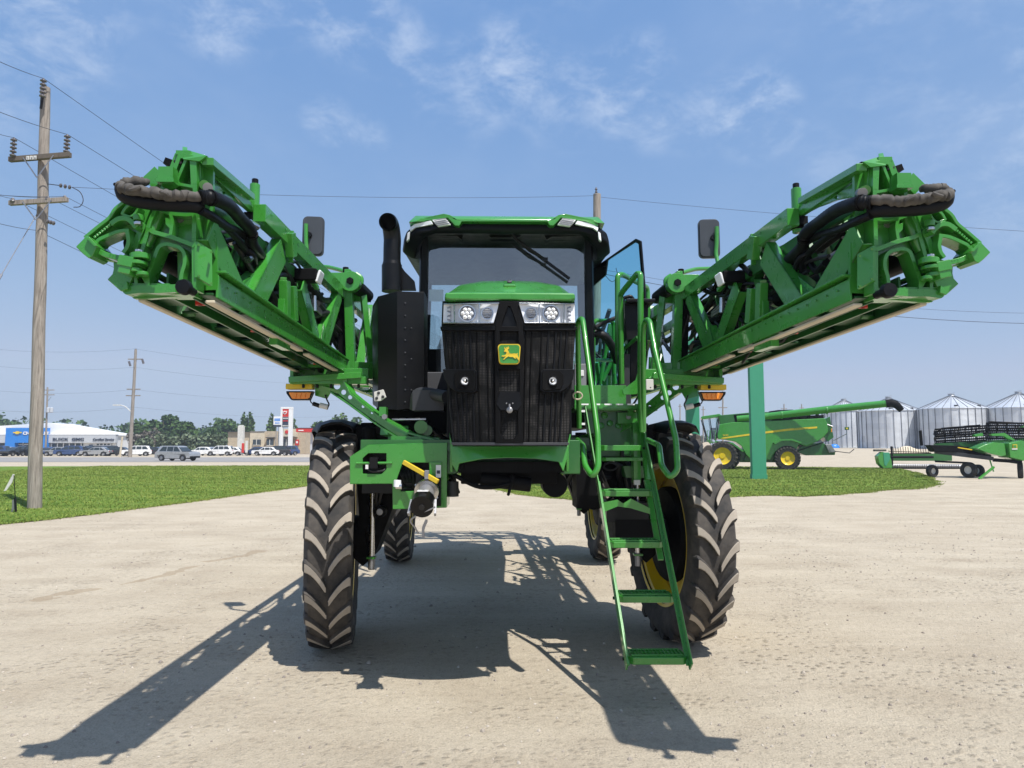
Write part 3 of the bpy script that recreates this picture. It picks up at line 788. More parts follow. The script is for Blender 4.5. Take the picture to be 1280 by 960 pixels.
# ---------------------------------------------------------------- exhaust, after-treatment box
m = MB('black')
e0 = z2(168, 385, 6.0); e1 = z2(168, 275, 6.0); e2 = z2(170, 200, 6.0)
rb = (z2(210, 320, 6.0) - z2(125, 320, 6.0)).length / 2
m.tube([e0, e1], rb, 24); rs = rb * .86
ctr = [e1, e1 + Vector((0, 0, .16)), z2(170, 165, 6.0), z2(165, 120, 5.97), z2(157, 95, 5.92), z2(150, 92, 5.85)]
m.tube(spline(ctr, 4), rs, 24, cap=False)
m.tube(spline(ctr, 4), rs * .9, 24, 'hose', cap=False)
m.tube([e1 + Vector((0, 0, -.02)), e1 + Vector((0, 0, .03))], [rb, rs * 1.02], 24)
m.plate([(205, 275), (222, 300), (262, 340), (268, 378), (205, 378)], back(z2, 6.02), .05)
m.build('exhaust_stack', sprayer, .004)
m = MB('black')
boxp = [(68, 425), (80, 405), (180, 385), (285, 378), (303, 390), (308, 840), (300, 872), (190, 885), (105, 878), (70, 850)]
def bf(a, b, d):
    p = z2(a, b, 5.45); p.y += d + (0.16 * (105 - a) / 40 if a < 105 else 0) + (-.06 * (1 - abs(a - 190) / 115) if 105 < a < 303 else 0); return p
# faceted front: three vertical panels
cols = [(68, 425, 850), (105, 400, 876), (190, 384, 884), (300, 380, 872), (310, 396, 860)]
dy = [.20, .05, .0, .06, .16]
vs = []; n = len(cols)
for (x, t, b), d in zip(cols, dy):
    p = z2(x, t, 5.5); q = z2(x, b, 5.5); vs += [p + Vector((0, d, 0)), q + Vector((0, d, 0))]
for (x, t, b), d in zip(cols, dy):
    p = z2(x, t, 5.5); q = z2(x, b, 5.5); vs += [p + Vector((-.03, .40, .0)), q + Vector((-.03, .40, 0))]
fs = []
for i in range(n - 1):
    a = i * 2; b = (i + n) * 2; fs += [(a, a + 2, a + 3, a + 1), (b, b + 1, b + 3, b + 2), (a, b, b + 2, a + 2), (a + 1, a + 3, b + 3, b + 1)]
fs += [(0, 1, n * 2 + 1, n * 2), ((n - 1) * 2, (2 * n - 1) * 2, (2 * n - 1) * 2 + 1, (n - 1) * 2 + 1)]
m.add(vs, fs)
for k in range(9): m.lathe([(.008, 0), (.006, .006), (.001, .007)], z2(224, 435 + k * 52, 5.515), (0, -1, 0), 8, 'dark_grey')
for k in range(3): m.lathe([(.008, 0), (.006, .006), (.001, .007)], z2(250, 540 + k * 130, 5.53), (0, -1, 0), 8, 'dark_grey')
atb = m.build('engine_housing', sprayer, .014, 25, seg=2)
m = MB('dark_grey'); m.tube(fillet([z2(266, 880, 5.45), z2(272, 815, 5.40), z2(310, 812, 5.35), z2(400, 830, 5.1)], .06), .045, 16); m.box(z2(325, 846, 5.3), (.23, .16, .15)); m.build('air_duct', sprayer, .03, seg=3)
m = MB('off_white'); m.plate([(92, 808), (132, 797), (144, 830), (120, 846), (94, 848)], back(z2, 5.35), .02)
for (a, b) in ((112, 812), (104, 834), (130, 828)): m.lathe([(.012, 0), (.010, .008), (.001, .01)], z2(a, b, 5.35), (0, -1, 0), 10, 'dark_grey')
m.build('sensor_plate', sprayer, .003)

# ---------------------------------------------------------------- left front bracket with fill coupler
BY = 4.92
m = MB('green')
br = [(92, 165), (215, 85), (735, 68), (738, 505), (378, 515), (376, 345), (92, 348)]
hl1 = [(178, 175), (215, 142), (335, 142), (335, 250), (305, 278), (178, 278)]
hl2 = [(440, 225), (455, 200), (620, 200), (622, 392), (430, 395), (432, 330), (385, 345)] 
hl2 = [(445, 205), (620, 205), (622, 392), (432, 395), (432, 340), (400, 330)]
m.plate(br, back(zm, BY), .012, [hl1, hl2])
m.plate([(92, 165), (215, 85), (735, 68)] + [(735, 76), (217, 93), (96, 170)], back(zm, BY), .22)
m.plate([(92, 340), (376, 337), (378, 345), (92, 348)], back(zm, BY), .22)
m.box2(zm(728, 68, BY), zm(738, 505, BY) + Vector((0, .3, 0)))
m.plate([(378, 507), (735, 497), (738, 505), (378, 515)], back(zm, BY), .2)
m.plate([(622, 200), (705, 200), (705, 300), (622, 300)], back(zm, BY - .02), .02)
m.box(zm(560, 90, BY + .12), (.8, .2, .08), mat='green_dark')
m.box(zm(430, 270, BY + .28), (.55, .02, .30), mat='black')
m.box(zm(250, 215, BY + .2), (.20, .02, .16), mat='black')
brk = m.build('coupler_bracket', sprayer, .004)
m = MB('green'); m.cyl(zm(135, 208, BY - .005), zm(375, 206, BY - .005), .009); m.box(zm(255, 205, BY), (.055, .05, .075), mat='black'); m.tube(spline([zm(200, 235, BY + .02), zm(240, 262, BY), zm(310, 258, BY), zm(335, 235, BY + .02)]), .008, 8, 'hose'); m.box(zm(208, 232, BY), (.02, .02, .03), mat='white'); m.build('hose_holder', brk)
m = MB('yellow_plain'); m.bar(zm(450, 200, BY - .06), zm(680, 332, BY - .16), .022, .030); m.box(zm(606, 285, BY - .12), (.03, .05, .06), mat='steel_grey'); m.build('valve_handle', brk, .003)
m = MB('decal'); m.box(zm(683, 262, BY - .024), (.035, .003, .085)); m.box(zm(683, 267, BY - .027), (.022, .003, .022), mat='navy'); m.build('warning_label', brk)
m = MB('black')
c0 = zm(618, 350, BY - .02); c1 = zm(590, 440, BY - .20); c2 = zm(572, 500, BY - .32)
m.box(zm(618, 385, BY - .01), (.17, .02, .22), mat='black')
for a, b in ((535, 355), (602, 318), (670, 356), (670, 435), (550, 392)): m.cyl(zm(a, b, BY - .02), zm(a, b, BY - .035), .011, seg=6, mat='silver')
m.tube([c0, c0.lerp(c1, .5)], .068, 24, 'black'); m.tube([c0.lerp(c1, .42), c0.lerp(c1, .55)], .082, 24, 'silver'); m.tube([c0.lerp(c1, .55), c1], .055, 24, 'steel_grey')
m.tube([c1, c1.lerp(c2, .25)], [.058, .072], 24, 'black'); m.tube([c1.lerp(c2, .25), c2], .075, 24, 'black'); m.cyl(c2, c2 + (c2 - c1).normalized() * .012, .018, seg=12, mat='hose')
dd = (c2 - c1).normalized(); sdv = dd.cross(Vector((0, 0, 1))).normalized(); upv = sdv.cross(dd)
for s in (-1, 1): m.bar(c1.lerp(c2, .3) + sdv * s * .078, c2 + sdv * s * .085 + Vector((0, .01, -.05)), .014, .03, mat='steel_grey')
m.box(c1.lerp(c2, .35) + upv * .074, (.07, .06, .008), mat='white')
m.tube(spline([c2 + sdv * -.085, c2 + Vector((-.07, .05, -.08)), c2 + Vector((-.05, .08, -.14)), c2 + Vector((-.03, .1, -.18))], 8), .006, 6, 'steel_grey')
for p in spline([c2 + Vector((.02, .1, -.1)), c2 + Vector((.0, .11, -.15)), c2 + Vector((.0, .12, -.20))], 5): m.box(p, (.016, .012, .02), mat='steel_grey')
m.tube([zm(410, 320, BY - .03), zm(408, 365, BY - .03)], .026, 12, 'chrome_white'); m.tube([zm(400, 362, BY - .03), zm(440, 362, BY - .03)], .022, 12, 'silver'); m.tube([zm(440, 362, BY - .03), zm(500, 358, BY + .05)], .017, 12, 'black')
m.build('fill_coupler', brk)
m = MB('hose')
for k in range(7): m.tube(spline([zm(400 + k * 34, 215 + 8 * k, BY + .14), zm(450 + 22 * k, 300, BY + .1 + .01 * k), zm(470 + 15 * k, 350 + 6 * k, BY + .2)]), .014, 8)
for k in range(8): m.tube(spline([zm(740, 110 + k * 40, BY + .25), zm(775, 200 + k * 30, BY + .2), zm(790 + 4 * k, 330 + 10 * k, BY + .3)]), .012, 8)
m.cyl(zm(775, 330, 5.0), zm(775, 430, 5.0), .045); m.build('hose_bundle', brk)
# ---------------------------------------------------------------- boom cradles and their arms (left drawn, right mirrored)
def cradle(s):
    def B(mb, *a, **k):
        if s > 0: mb.mirror()
        return mb.build(*a, **k)
    def Yz(X, Yv):    # depth runs from 5.75 at the lamp to 5.05 at the bracket
        return 5.75 + (-.7 if s < 0 else .55) * min(1, max(0, (X - 260) / 560))
    def f(a, b, d): p = z4(a, b, Yz(a, b)); return p + Vector((0, d, 0))
    m = MB('green')
    outer = [(140, 122), (375, 128), (372, 165), (400, 205), (470, 262), (560, 330), (690, 402), (850, 445), (700, 458), (640, 430), (560, 375), (500, 335), (400, 262), (330, 208), (295, 200), (275, 235), (215, 218), (215, 160), (180, 150)]
    holes = [[(225, 128), (285, 132), (292, 150), (270, 160), (240, 148)]]
    for (a, b, r) in ((325, 170, 17), (358, 201, 13), (390, 226, 11), (455, 272, 8), (500, 303, 7)):
        holes.append([(a + r * math.cos(2 * PI * k / 12), b + r * math.sin(2 * PI * k / 12)) for k in range(12)])
    holes.append([(665, 415), (700, 408), (720, 430)])
    m.plate(outer, f, .012, holes)
    for line, w in (([(300, 198), (400, 265), (500, 338), (560, 378), (690, 460)], .07), ([(372, 150), (400, 208), (470, 265), (560, 333), (690, 405), (850, 447)], .07)):
        for a, b in zip(line[:-1], line[1:]): m.bar(f(*a, .03), f(*b, .03), w, .012)
    m.box(f(560, 300, -.02), (.05, .10, .07)); m.cyl(f(568, 325, -.02), f(568, 325, -.06), .022, seg=6, mat='steel_grey')
    # stiffener web between the arms, running back to the chassis
    if s < 0: m.bar(z4(600, 440, 5.2), z4(840, 450, 5.2), .10, .06)
    m.bar(f(560, 380, .1), Vector((-.5, 6.4, 1.68)), .10, .10)
    arm = B(m, 'cradle_arm', sprayer, .003)
    m = MB('green')
    y0, y1 = 5.66, 5.80
    a = z4(108, 60, 5.72); b = z4(430, 72, 5.72)
    zc = a.z; m.box2((a.x, y0, zc - .17), (b.x + .08, y1, zc - .11)); m.box2((a.x, y0 + .12, zc - .17), (b.x + .08, y0 + .14, zc - .03)); m.box2((a.x, y0, zc - .12), (a.x + .03, y1, zc + .03)); m.bar((a.x, y0 - .02, zc - .14), (b.x + .05, y0 - .02, zc - .10), .03, .05)
    for k in range(5): m.cyl((a.x + .1 + k * .11, 5.7, zc - .17), (a.x + .1 + k * .11, 5.7, zc - .20), .013, seg=8, mat='black')
    B(m, 'cradle_tray', arm, .006)
    m = MB('yellow_plain'); m.box2(z4(68, 158, 5.70), z4(215, 190, 5.80)); B(m, 'lamp_bracket', arm, .004)
    m = MB('amber'); m.plate([(70, 195), (205, 195), (185, 240), (95, 240), (72, 208)], back(z4, 5.71), .07, (), 'black'); m.plate([(84, 201), (197, 201), (180, 234), (100, 234), (86, 210)], back(z4, 5.70), .02)
    q = B(m, 'turn_signal', arm, .004)
    m = MB('amber')
    for k in range(4): m.box(z4(112 + k * 23, 216, 5.695), (.030, .01, .040), Matrix.Rotation(R(12), 3, 'Y'))
    B(m, 'lamp_cell', q)
    m = MB('hose'); m.tube(spline([z4(190, 238, 5.72), z4(200, 256, 5.7), z4(232, 266, 5.68)]), .005, 6); m.cyl(z4(205, 258, 5.69), z4(240, 270, 5.69), .017, mat='black'); m.cyl(z4(240, 266, 5.69), z4(280, 276, 5.69), .022, mat='off_white'); m.tube(spline([z4(276, 280, 5.69), z4(285, 262, 5.69), z4(275, 240, 5.7), z4(266, 215, 5.72)]), .006, 6)
    B(m, 'wiring_connector', arm)
cradle(-1); cradle(1)

# ---------------------------------------------------------------- the folded booms
def boom(s):
    rg = random.Random(11 if s < 0 else 23)
    def B(mb, *a, **k):
        if s > 0:
            mb.mirror(.115); mb.v = [Vector((p.x + .027 * (6.0 - p.y), p.y, p.z)) for p in mb.v]
        return mb.build(*a, **k)
    YB = 12.4                              # rear end of the boom
    def bx(y): return -1.41 + .03 * (y - 3.1) / 3      # inner chord
    def ax(y): return -1.63 - .01 * (y - 3.0) / 3
    tx = lambda y: -1.40
    zb_, ztop = 2.36, 2.98
    m = MB('green')
    # lower chords
    for fx, y0, w in ((bx, 3.20, .10), (ax, 3.16, .13)):
        yb = YB
        gm_ = 'green' if fx is bx else 'green_dark'  # outer chord takes a darker green, its shade painted in
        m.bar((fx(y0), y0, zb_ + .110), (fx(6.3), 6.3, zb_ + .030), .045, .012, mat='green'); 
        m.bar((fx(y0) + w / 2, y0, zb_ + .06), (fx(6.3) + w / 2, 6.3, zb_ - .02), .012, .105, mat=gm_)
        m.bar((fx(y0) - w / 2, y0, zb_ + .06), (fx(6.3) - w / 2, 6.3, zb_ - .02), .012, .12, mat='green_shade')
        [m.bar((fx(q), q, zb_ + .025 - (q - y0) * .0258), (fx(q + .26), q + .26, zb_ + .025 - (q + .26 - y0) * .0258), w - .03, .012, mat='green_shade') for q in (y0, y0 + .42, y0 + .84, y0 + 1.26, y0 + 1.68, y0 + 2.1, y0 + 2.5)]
        m.bar((fx(6.3), 6.3, zb_), (fx(YB), YB, zb_), .06, .10)
    # flanged overlap plates on the near face of the inner chord
    def face(X, Y): # point on inner face plane from zoom-B coordinates (x = -1.40)
        u = 240 + X / 3.84; v = 230 + Y / 3.84
        # solve depth so that machine x = -1.37
        y = 4.0
        for _ in range(12): 
            p = L(u, v, y); y = y * (-1.37 + .09 - PH * y) / (p.x + .09 - PH * y)
        return L(u, v, y)
    for (a, b, c, d) in (((150, 535), (290, 575), (300, 590), (160, 560)),):
        pass
    m.bar((-1.345, 3.2, zb_ + .128), (-1.335, 5.9, zb_ + .05), .05, .012)
    # mid splice box
    pc = face(440, 690); m.box((pc.x - .02, pc.y, zb_ + .02), (.05, .26, .19)); m.box((pc.x, pc.y - .05, zb_ + .13), (.04, .03, .16))
    # top chord (near section thick, far section)
    m.bar((tx(0), 3.85, ztop), (tx(0), 5.85, ztop + .0), .07, .10)
    m.bar((tx(0) - .05, 3.2, ztop - .13), (tx(0) - .05, 5.0, ztop - .13), .03, .07, mat='green_dark')
    m.bar((tx(0), 5.85, ztop), (-1.36, YB, ztop + .15), .09, .10)
    # outer wing truss behind, partly folded
    m.bar((-1.66, 3.3, 2.92), (-1.62, YB, 2.95), .07, .09, mat='green_dark'); m.bar((-1.50, 3.2, 2.50), (-1.50, 6.0, 2.50), .05, .06, mat='green_dark')
    # upper nose box: side plate, raised rail and pin post
    rail0 = z1(575, 92, 3.08); rail1 = z1(745, 243, 3.80)
    m.bar(rail0 + Vector((.0, 0, -.01)), rail1, .05, .035)
    nose = [(545, 100), (575, 140), (600, 178), (655, 225), (745, 250), (770, 262), (772, 318), (700, 268), (640, 238), (590, 225), (550, 220)]
    def nf(a, b, d):
        t = (a - 545) / 225; p = z1(a, b, 3.10 + .82 * t); p.x -= d; return p
    m.plate(nose, nf, .02, [[(z_[0], z_[1]) for z_ in ((640 + 6 * math.cos(k), 226 + 6 * math.sin(k)) for k in [0, 1, 2, 3, 4, 5])]])
    m.bar(nf(560, 110, .01), nf(765, 300, .01), .03, .05)
    pn = z1(762, 262, 3.88); m.cyl(pn + Vector((0, 0, -.16)), pn + Vector((0, 0, .10)), .028, seg=14); m.cyl(pn + Vector((0, 0, .10)), pn + Vector((0, 0, .13)), .018, mat='black')
    m.box(pn + Vector((0, -.02, -.1)), (.08, .06, .05), mat='black_matte')
    m.cyl(pn + Vector((.0, 0, -.14)), pn + Vector((.0, 0, -.06)), .035, mat='black_matte')
    # inner-face diagonals (folded sheet sections)
    def diag(a, b, w, mat='green', gus=0.0, dx=0.0, w1=None):
        p = face(*a) + Vector((dx, 0, 0)); q = face(*b) + Vector((dx, 0, 0))
        m.bar(p, q, .05, w, (1, 0, 0), mat, h1=w1) if False else None
        d = (q - p).normalized(); n = Vector((1, 0, 0)); t_ = d.cross(n).normalized()
        wa = w / 2; wb = (w1 or w) / 2
        pts = [p + t_ * wa, p - t_ * wa, q - t_ * wb, q + t_ * wb]
        vs = [x + Vector((.0, 0, 0)) for x in pts] + [x + Vector((-.012, 0, 0)) for x in pts]
        m.add(vs, [(0, 1, 2, 3), (4, 7, 6, 5), (0, 4, 5, 1), (1, 5, 6, 2), (2, 6, 7, 3), (3, 7, 4, 0)], mat)
        for sg, (A, C) in ((1, (pts[0], pts[3])), (-1, (pts[1], pts[2]))):
            m.add([A, C, C + Vector((-.06, 0, 0)), A + Vector((-.06, 0, 0)), A - t_ * sg * .01, C - t_ * sg * .01, C + Vector((-.06, 0, 0)) - t_ * sg * .01, A + Vector((-.06, 0, 0)) - t_ * sg * .01],
                  [(0, 1, 2, 3), (4, 7, 6, 5), (0, 4, 5, 1), (1, 5, 6, 2), (2, 6, 7, 3), (3, 7, 4, 0)], mat)
    diag((95, 215), (235, 545), .15, 'green', w1=.17)
    diag((165, 350), (235, 545), .06, 'green_dark', dx=-.06)
    diag((440, 320), (310, 590), .16)
    diag((430, 360), (270, 530), .05, dx=-.05)
    diag((500, 330), (530, 440), .12, 'green_dark', dx=-.08)
    diag((535, 480), (605, 755), .13)
    diag((715, 530), (640, 770), .12, w1=.16)
    diag((640, 690), (625, 780), .10)
    # verticals
    for (a, b, w) in (((437, 465), (440, 650), .075), ((470, 490), (478, 660), .075), ((462, 235), (470, 350), .09)):
        p = face(*a); q = face(*b); m.bar(p + Vector((.01, 0, 0)), q + Vector((.01, 0, 0)), .05, w, (0, 1, 0))
    p = face(478, 225); m.bar(p, p + Vector((0, 0, -.2)), .02, .03)
    for k in range(26):
        t_ = k / 25; p = Vector((bx(3.3 + 2.6 * t_) + .058, 3.3 + 2.6 * t_, zb_ + .075 - .05 * t_)); m.cyl(p, p + Vector((.008, 0, 0)), .007, seg=6)
    for k in range(7): p = Vector((-1.362, 3.95 + .27 * k, ztop + .02)); m.cyl(p, p + Vector((.006, 0, 0)), .009, seg=6)
    for k in range(14):
        y0 = 3.3 + .19 * k; m.bar((-1.52, y0, 2.46), (-1.46 - .1 * (k % 2), y0 + .17, 2.90), .016, .03, (1, 0, 0), 'green_dark' if k % 3 else 'green')
    # lamp carrier
    p = z1(870, 570, 4.75); q = z1(975, 548, 4.75); m.bar(p, q, .08, .035); m.bar(face(437, 465), p + Vector((.02, 0, 0)), .04, .04)
    m.bar(q, face(600, 500), .03, .03)
    # tower at the cradle: post, flanges, hinge
    ty = 5.88
    p = zB(752, 500, ty); q = zB(765, 905, ty)
    m.bar(p, q, .07, .07); m.bar(p + Vector((-.055, .02, .05)), q + Vector((-.055, .02, 0)), .02, .10, mat='black_matte'); m.bar(p + Vector((.10, .1, 0)), q + Vector((.14, .15, 0)), .04, .05)
    m.bar(q + Vector((-.05, 0, .02)), q + Vector((.16, .1, .02)), .10, .14)
    hc = zB(765, 472, ty - .04)
    m.cyl(hc + Vector((0, -.05, 0)), hc + Vector((0, .04, 0)), .085, seg=24); m.cyl(hc + Vector((0, -.065, 0)), hc + Vector((0, -.05, 0)), .032, seg=6, mat='black_matte')
    m.box(hc + Vector((-.11, 0, .01)), (.16, .07, .13)); m.cyl(zB(738, 400, ty) , zB(738, 460, ty), .025, seg=12, mat='black_matte'); m.bar(zB(752, 415, ty), zB(752, 470, ty), .10, .05)
    m.tube(fillet([zB(785, 430, ty), zB(815, 450, ty), zB(812, 480, ty)], .04), .02, 10)
    m.cyl(zB(790, 490, ty), zB(842, 540, ty + .25), .058, seg=18, mat='black'); m.bar(zB(780, 540, ty + .1), zB(835, 545, ty + .3), .1, .09)
    # rear lattice posts to the back of the machine
    y = 6.6; k = 0
    while y < YB - .5:
        m.bar((-1.37, y, zb_), (-1.37, y + .45, 3.1), .03, .08, (1, 0, 0)); m.bar((-1.37, y + .45, 3.1), (-1.37, y + .9, zb_), .03, .08, (1, 0, 0))
        m.bar((-1.64, y + .2, zb_), (-1.64, y + .6, 2.92), .03, .06, (1, 0, 0), mat='green_dark'); m.bar((-1.62, y, zb_ - .02), (-1.36, y + .3, zb_ - .02), .05, .03); y += .9; k += 1
    for y in (3.6, 4.25, 4.9, 5.5): 
        m.bar((-1.66, y, zb_), (-1.66, y + .35, 2.92), .025, .07, (1, 0, 0), mat='green_dark'); m.bar((-1.66, y + .35, 2.92), (-1.66, y + .64, zb_), .025, .07, (1, 0, 0), mat='green_dark')
    for y in (5.6,): m.bar((-1.62, y, zb_ - .03), (-1.40, y + .12, zb_ - .03), .08, .02)
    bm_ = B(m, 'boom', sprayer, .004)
    # pale strips under the chords
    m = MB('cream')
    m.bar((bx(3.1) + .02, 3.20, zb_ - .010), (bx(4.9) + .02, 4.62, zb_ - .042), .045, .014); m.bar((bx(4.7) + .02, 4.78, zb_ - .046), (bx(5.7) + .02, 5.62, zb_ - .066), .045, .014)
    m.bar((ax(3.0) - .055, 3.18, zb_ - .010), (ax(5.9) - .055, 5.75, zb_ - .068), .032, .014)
    B(m, 'cream_strip', bm_, .004)
    for y in (3.35, 4.05, 4.75, 5.45):
        m = MB('red'); x = -1.50 + (.02 if y > 4 else 0); zn = zb_ + .05 - .02 * (y - 3.2); m.cyl((x, y, zn), (x, y, zn - .045), .017, seg=10); m.box((x + .015, y, zn - .035), (.04, .02, .02)); m.cyl((x, y, zn + .05), (x, y, zn), .015, seg=8, mat='black')
        B(m, 'spray_nozzle', bm_)
    # end castings (fold joint) facing the front
    YC = 3.08
    def cf(D): return back(za, D)
    m = MB('green')
    M_out = [(652, 88), (738, 92), (748, 280), (738, 560), (742, 850), (700, 882), (610, 892), (450, 905), (360, 905), (328, 872), (333, 805), (395, 772), (425, 705), (436, 640), (468, 530), (478, 470), (515, 400), (540, 330), (560, 250), (598, 235)]
    tri = [(700, 112), (722, 122), (722, 262), (640, 250)]
    arch = [(500, 828), (474, 790), (500, 715), (538, 622), (575, 610), (645, 628), (668, 660), (668, 700), (650, 760), (652, 800), (600, 822)]
    m.plate(M_out, cf(YC + .045), .03, [tri, arch])
    m.plate([(630, 260), (730, 270), (730, 105), (700, 105)], cf(YC + .09), .012, (), 'green_dark')
    def rib(pts, w, h, D, mat=None, closed=False):
        pts = [za(a, b, D) for a, b in pts]
        if closed: pts.append(pts[0])
        for a, b in zip(pts[:-1], pts[1:]):
            d = (b - a).normalized() * w * .3
            m.bar(a - d, b + d, h, w, (0, 0, 1) if abs(d.z) < .9 * d.length else (1, 0, 0), mat)
    def ribt(pts, r, D, n=4, mat=None, fl=.02):
        r *= .78
        q = fillet([za(a, b, D + .030) for a, b in pts], fl, 3)
        for a, b in zip(q[:-1], q[1:]):
            if (b - a).length > 1e-4: e_ = (b - a).normalized() * r * .35; m.bar(a - e_, b + e_, r * 1.5, .085, (0, 1, 0), mat)
    ribt([(652, 92), (738, 98), (742, 280), (736, 560), (738, 860)], .016, YC)
    ribt([(652, 92), (600, 235), (560, 252), (540, 330), (512, 405), (480, 470), (466, 535), (436, 640), (425, 705), (398, 772)], .015, YC)
    ribt([(690, 110), (632, 250), (728, 268)], .011, YC); ribt([(720, 120), (727, 262)], .010, YC)
    ribt([(485, 520), (500, 530), (610, 560), (735, 608)], .016, YC - .005)
    ribt([(540, 400), (600, 425), (700, 432), (735, 425)], .013, YC); ribt([(600, 425), (612, 470), (600, 550)], .012, YC)
    ribt([(470, 835), (468, 780), (498, 705), (532, 612), (575, 598), (655, 618), (682, 655), (685, 710), (665, 770), (662, 812)], .014, YC - .005)
    ribt([(345, 855), (350, 870), (420, 860), (520, 862), (620, 856)], .030, YC - .01)
    ribt([(405, 860), (398, 780), (432, 770), (470, 835)], .013, YC)
    m.box(za(480, 862, YC + .05), (.19, .12, .045)); m.box(za(660, 868, YC + .07), (.11, .12, .045))
    # pocket details
    m.plate([(545, 430), (590, 445), (590, 480), (570, 492), (548, 470)], cf(YC - .012), .014); 
    # side gusset plate with bolts
    gp_ = [(735, 570), (820, 622), (822, 832), (735, 780)]
    m.plate(gp_, lambda a, b, d: za(a, b, YC - .02 + (a - 735) / 85 * .05) + Vector((-d, .0, 0)) , .014)
    for a, b in ((742, 590), (815, 632), (742, 770), (815, 815)): m.cyl(za(a, b, YC - .0), za(a, b, YC - .03), .006, seg=6)
    # return sides, giving the casting depth
    m.bar(za(742, 100, YC + .08), za(738, 560, YC + .08), .14, .02, (0, 1, 0)); m.bar(za(738, 560, YC + .1), za(742, 860, YC + .1), .18, .02, (0, 1, 0))
    m.bar(za(655, 90, YC + .08), za(738, 92, YC + .08), .16, .02); m.bar(za(655, 92, YC + .08), za(600, 235, YC + .08), .02, .14, (0, 1, 0))
    # peaked cap sheet
    c = [(655, 28), (790, 68), (745, 100), (650, 88)]
    m.plate(c, lambda a, b, d: za(a, b, YC - .02 + max(0, (60 - b)) / 60 * .10) + Vector((0, d, 0)), .012)
    m.bar(za(660, 35, YC + .1), za(660, 90, YC + .02), .02, .03)
    m.plate([(755, 88), (790, 68), (843, 118), (843, 150), (800, 125)], lambda a, b, d: za(a, b, YC + (a - 755) / 88 * .12) + Vector((-d, 0, 0)), .012, (), 'black_matte')
    m.box(za(562, 182, YC - .04), (.065, .05, .060)); m.box(za(562, 225, YC - .04), (.075, .06, .016)); m.cyl(za(570, 245, YC - .03), za(570, 215, YC - .03), .034, seg=16)
    m.box(za(590, 120, YC + .04), (.06, .05, .03), Matrix.Rotation(R(20), 3, 'Y'), 'black_matte'); m.tube(spline([za(600, 100, YC), za(640, 110, YC), za(650, 60, YC + .05)]), .008, 6, 'hose')
    m.bar(za(460, 240, YC), za(530, 175, YC), .05, .07)
    for a, b in ((775, 240), (795, 255)): m.cyl(za(a, b, YC - .02), za(a, b, YC + .06), .022, seg=12, mat='steel_grey' if a > 780 else 'green')
    # middle links between the castings
    m.tube([za(448, 352, YC + .03), za(388, 505, YC + .03)], .018, 10); m.tube([za(540, 360, YC + .04), za(430, 600, YC + .02)], .028, 12); m.bar(za(500, 360, YC + .07), za(420, 560, YC + .07), .06, .02, mat='black_matte')
    ribt([(420, 480), (440, 500), (410, 560), (395, 620)], .022, YC)
    main = B(m, 'fold_casting', bm_, .003)
    # outer casting
    m = MB('green'); YW = YC - .04
    W_out = [(22, 600), (78, 540), (108, 545), (180, 485), (250, 432), (272, 388), (330, 342), (400, 345), (462, 375), (440, 430), (410, 500), (400, 560), (372, 600), (352, 640), (400, 665), (432, 700), (425, 728), (395, 735), (300, 700), (240, 688), (150, 672), (98, 668), (60, 640)]
    whole = [(172, 605), (188, 582), (250, 555), (300, 535), (352, 530), (354, 570), (345, 610), (300, 650), (262, 662), (215, 645), (180, 628)]
    m.plate(W_out, cf(YW + .045), .03, [whole])
    ribt([(108, 560), (180, 500), (252, 445), (275, 398), (332, 355)], .014, YW)
    ribt([(165, 605), (182, 575), (250, 545), (300, 525), (358, 520)], .015, YW)
    ribt([(165, 610), (182, 640), (225, 662), (280, 675), (345, 690), (420, 715)], .020, YW - .01)
    ribt([(260, 480), (300, 450), (350, 450), (385, 480), (400, 500)], .020, YW - .005); ribt([(320, 425), (345, 380), (400, 360)], .012, YW); ribt([(320, 425), (370, 445), (400, 420), (412, 385)], .010, YW)
    ribt([(350, 530), (360, 580), (350, 620), (330, 645)], .016, YW)
    # raised casting marks along the edge
    for k in range(9): m.box(za(135 + 14 * k, 545 - 11.5 * k, YW - .004), (.011, .01, .014), Matrix.Rotation(R(-38), 3, 'Y'))
    # nose block
    m.plate([(20, 600), (80, 540), (100, 540), (148, 598), (120, 655), (95, 668), (60, 640)], cf(YW - .05), .12)
    m.plate([(75, 540), (98, 542), (148, 596), (130, 600)], cf(YW - .07), .03)
    m.plate([(240, 688), (330, 702), (362, 762), (325, 850), (285, 862), (205, 792), (235, 760), (242, 730)], cf(YW + .02), .08)
    m.plate([(288, 860), (326, 848), (322, 800), (300, 820)], cf(YW), .03)
    for (a, b, r, h) in ((400, 660, .042, 34), (380, 700, .044, 22), (362, 742, .036, 24), (412, 760, .026, 22)):
        m.cyl(za(a, b - h / 2, YW - .02), za(a, b + h / 2, YW - .02), r, seg=20)
    m.bar(za(300, 690, YW - .02), za(385, 708, YW - .02), .09, .045); m.bar(za(300, 735, YW - .02), za(370, 750, YW - .02), .08, .04)
    m.cyl(za(390, 635, YW - .03), za(390, 618, YW - .03), .018, seg=6, mat='silver'); m.cyl(za(388, 455, YW - .02), za(388, 475, YW - .02), .018, seg=10, mat='silver'); m.cyl(za(388, 415, YW - .0), za(388, 450, YW - .0), .022, seg=12)
    B(m, 'wing_casting', bm_, .003)
    # rubber stop knob
    m = MB('black_matte'); c = za(652, 836, YC - .10); m.lathe([(.018, .10), (.018, .03), (.033, .02), (.034, 0), (.030, -.012), (.001, -.014)], c, (0, 1, 0), 24, 'dark_grey' if False else 'black_semi')
    B(m, 'rubber_stop', bm_)
    # fabric sleeve and black shell
    m = MB('canvas')
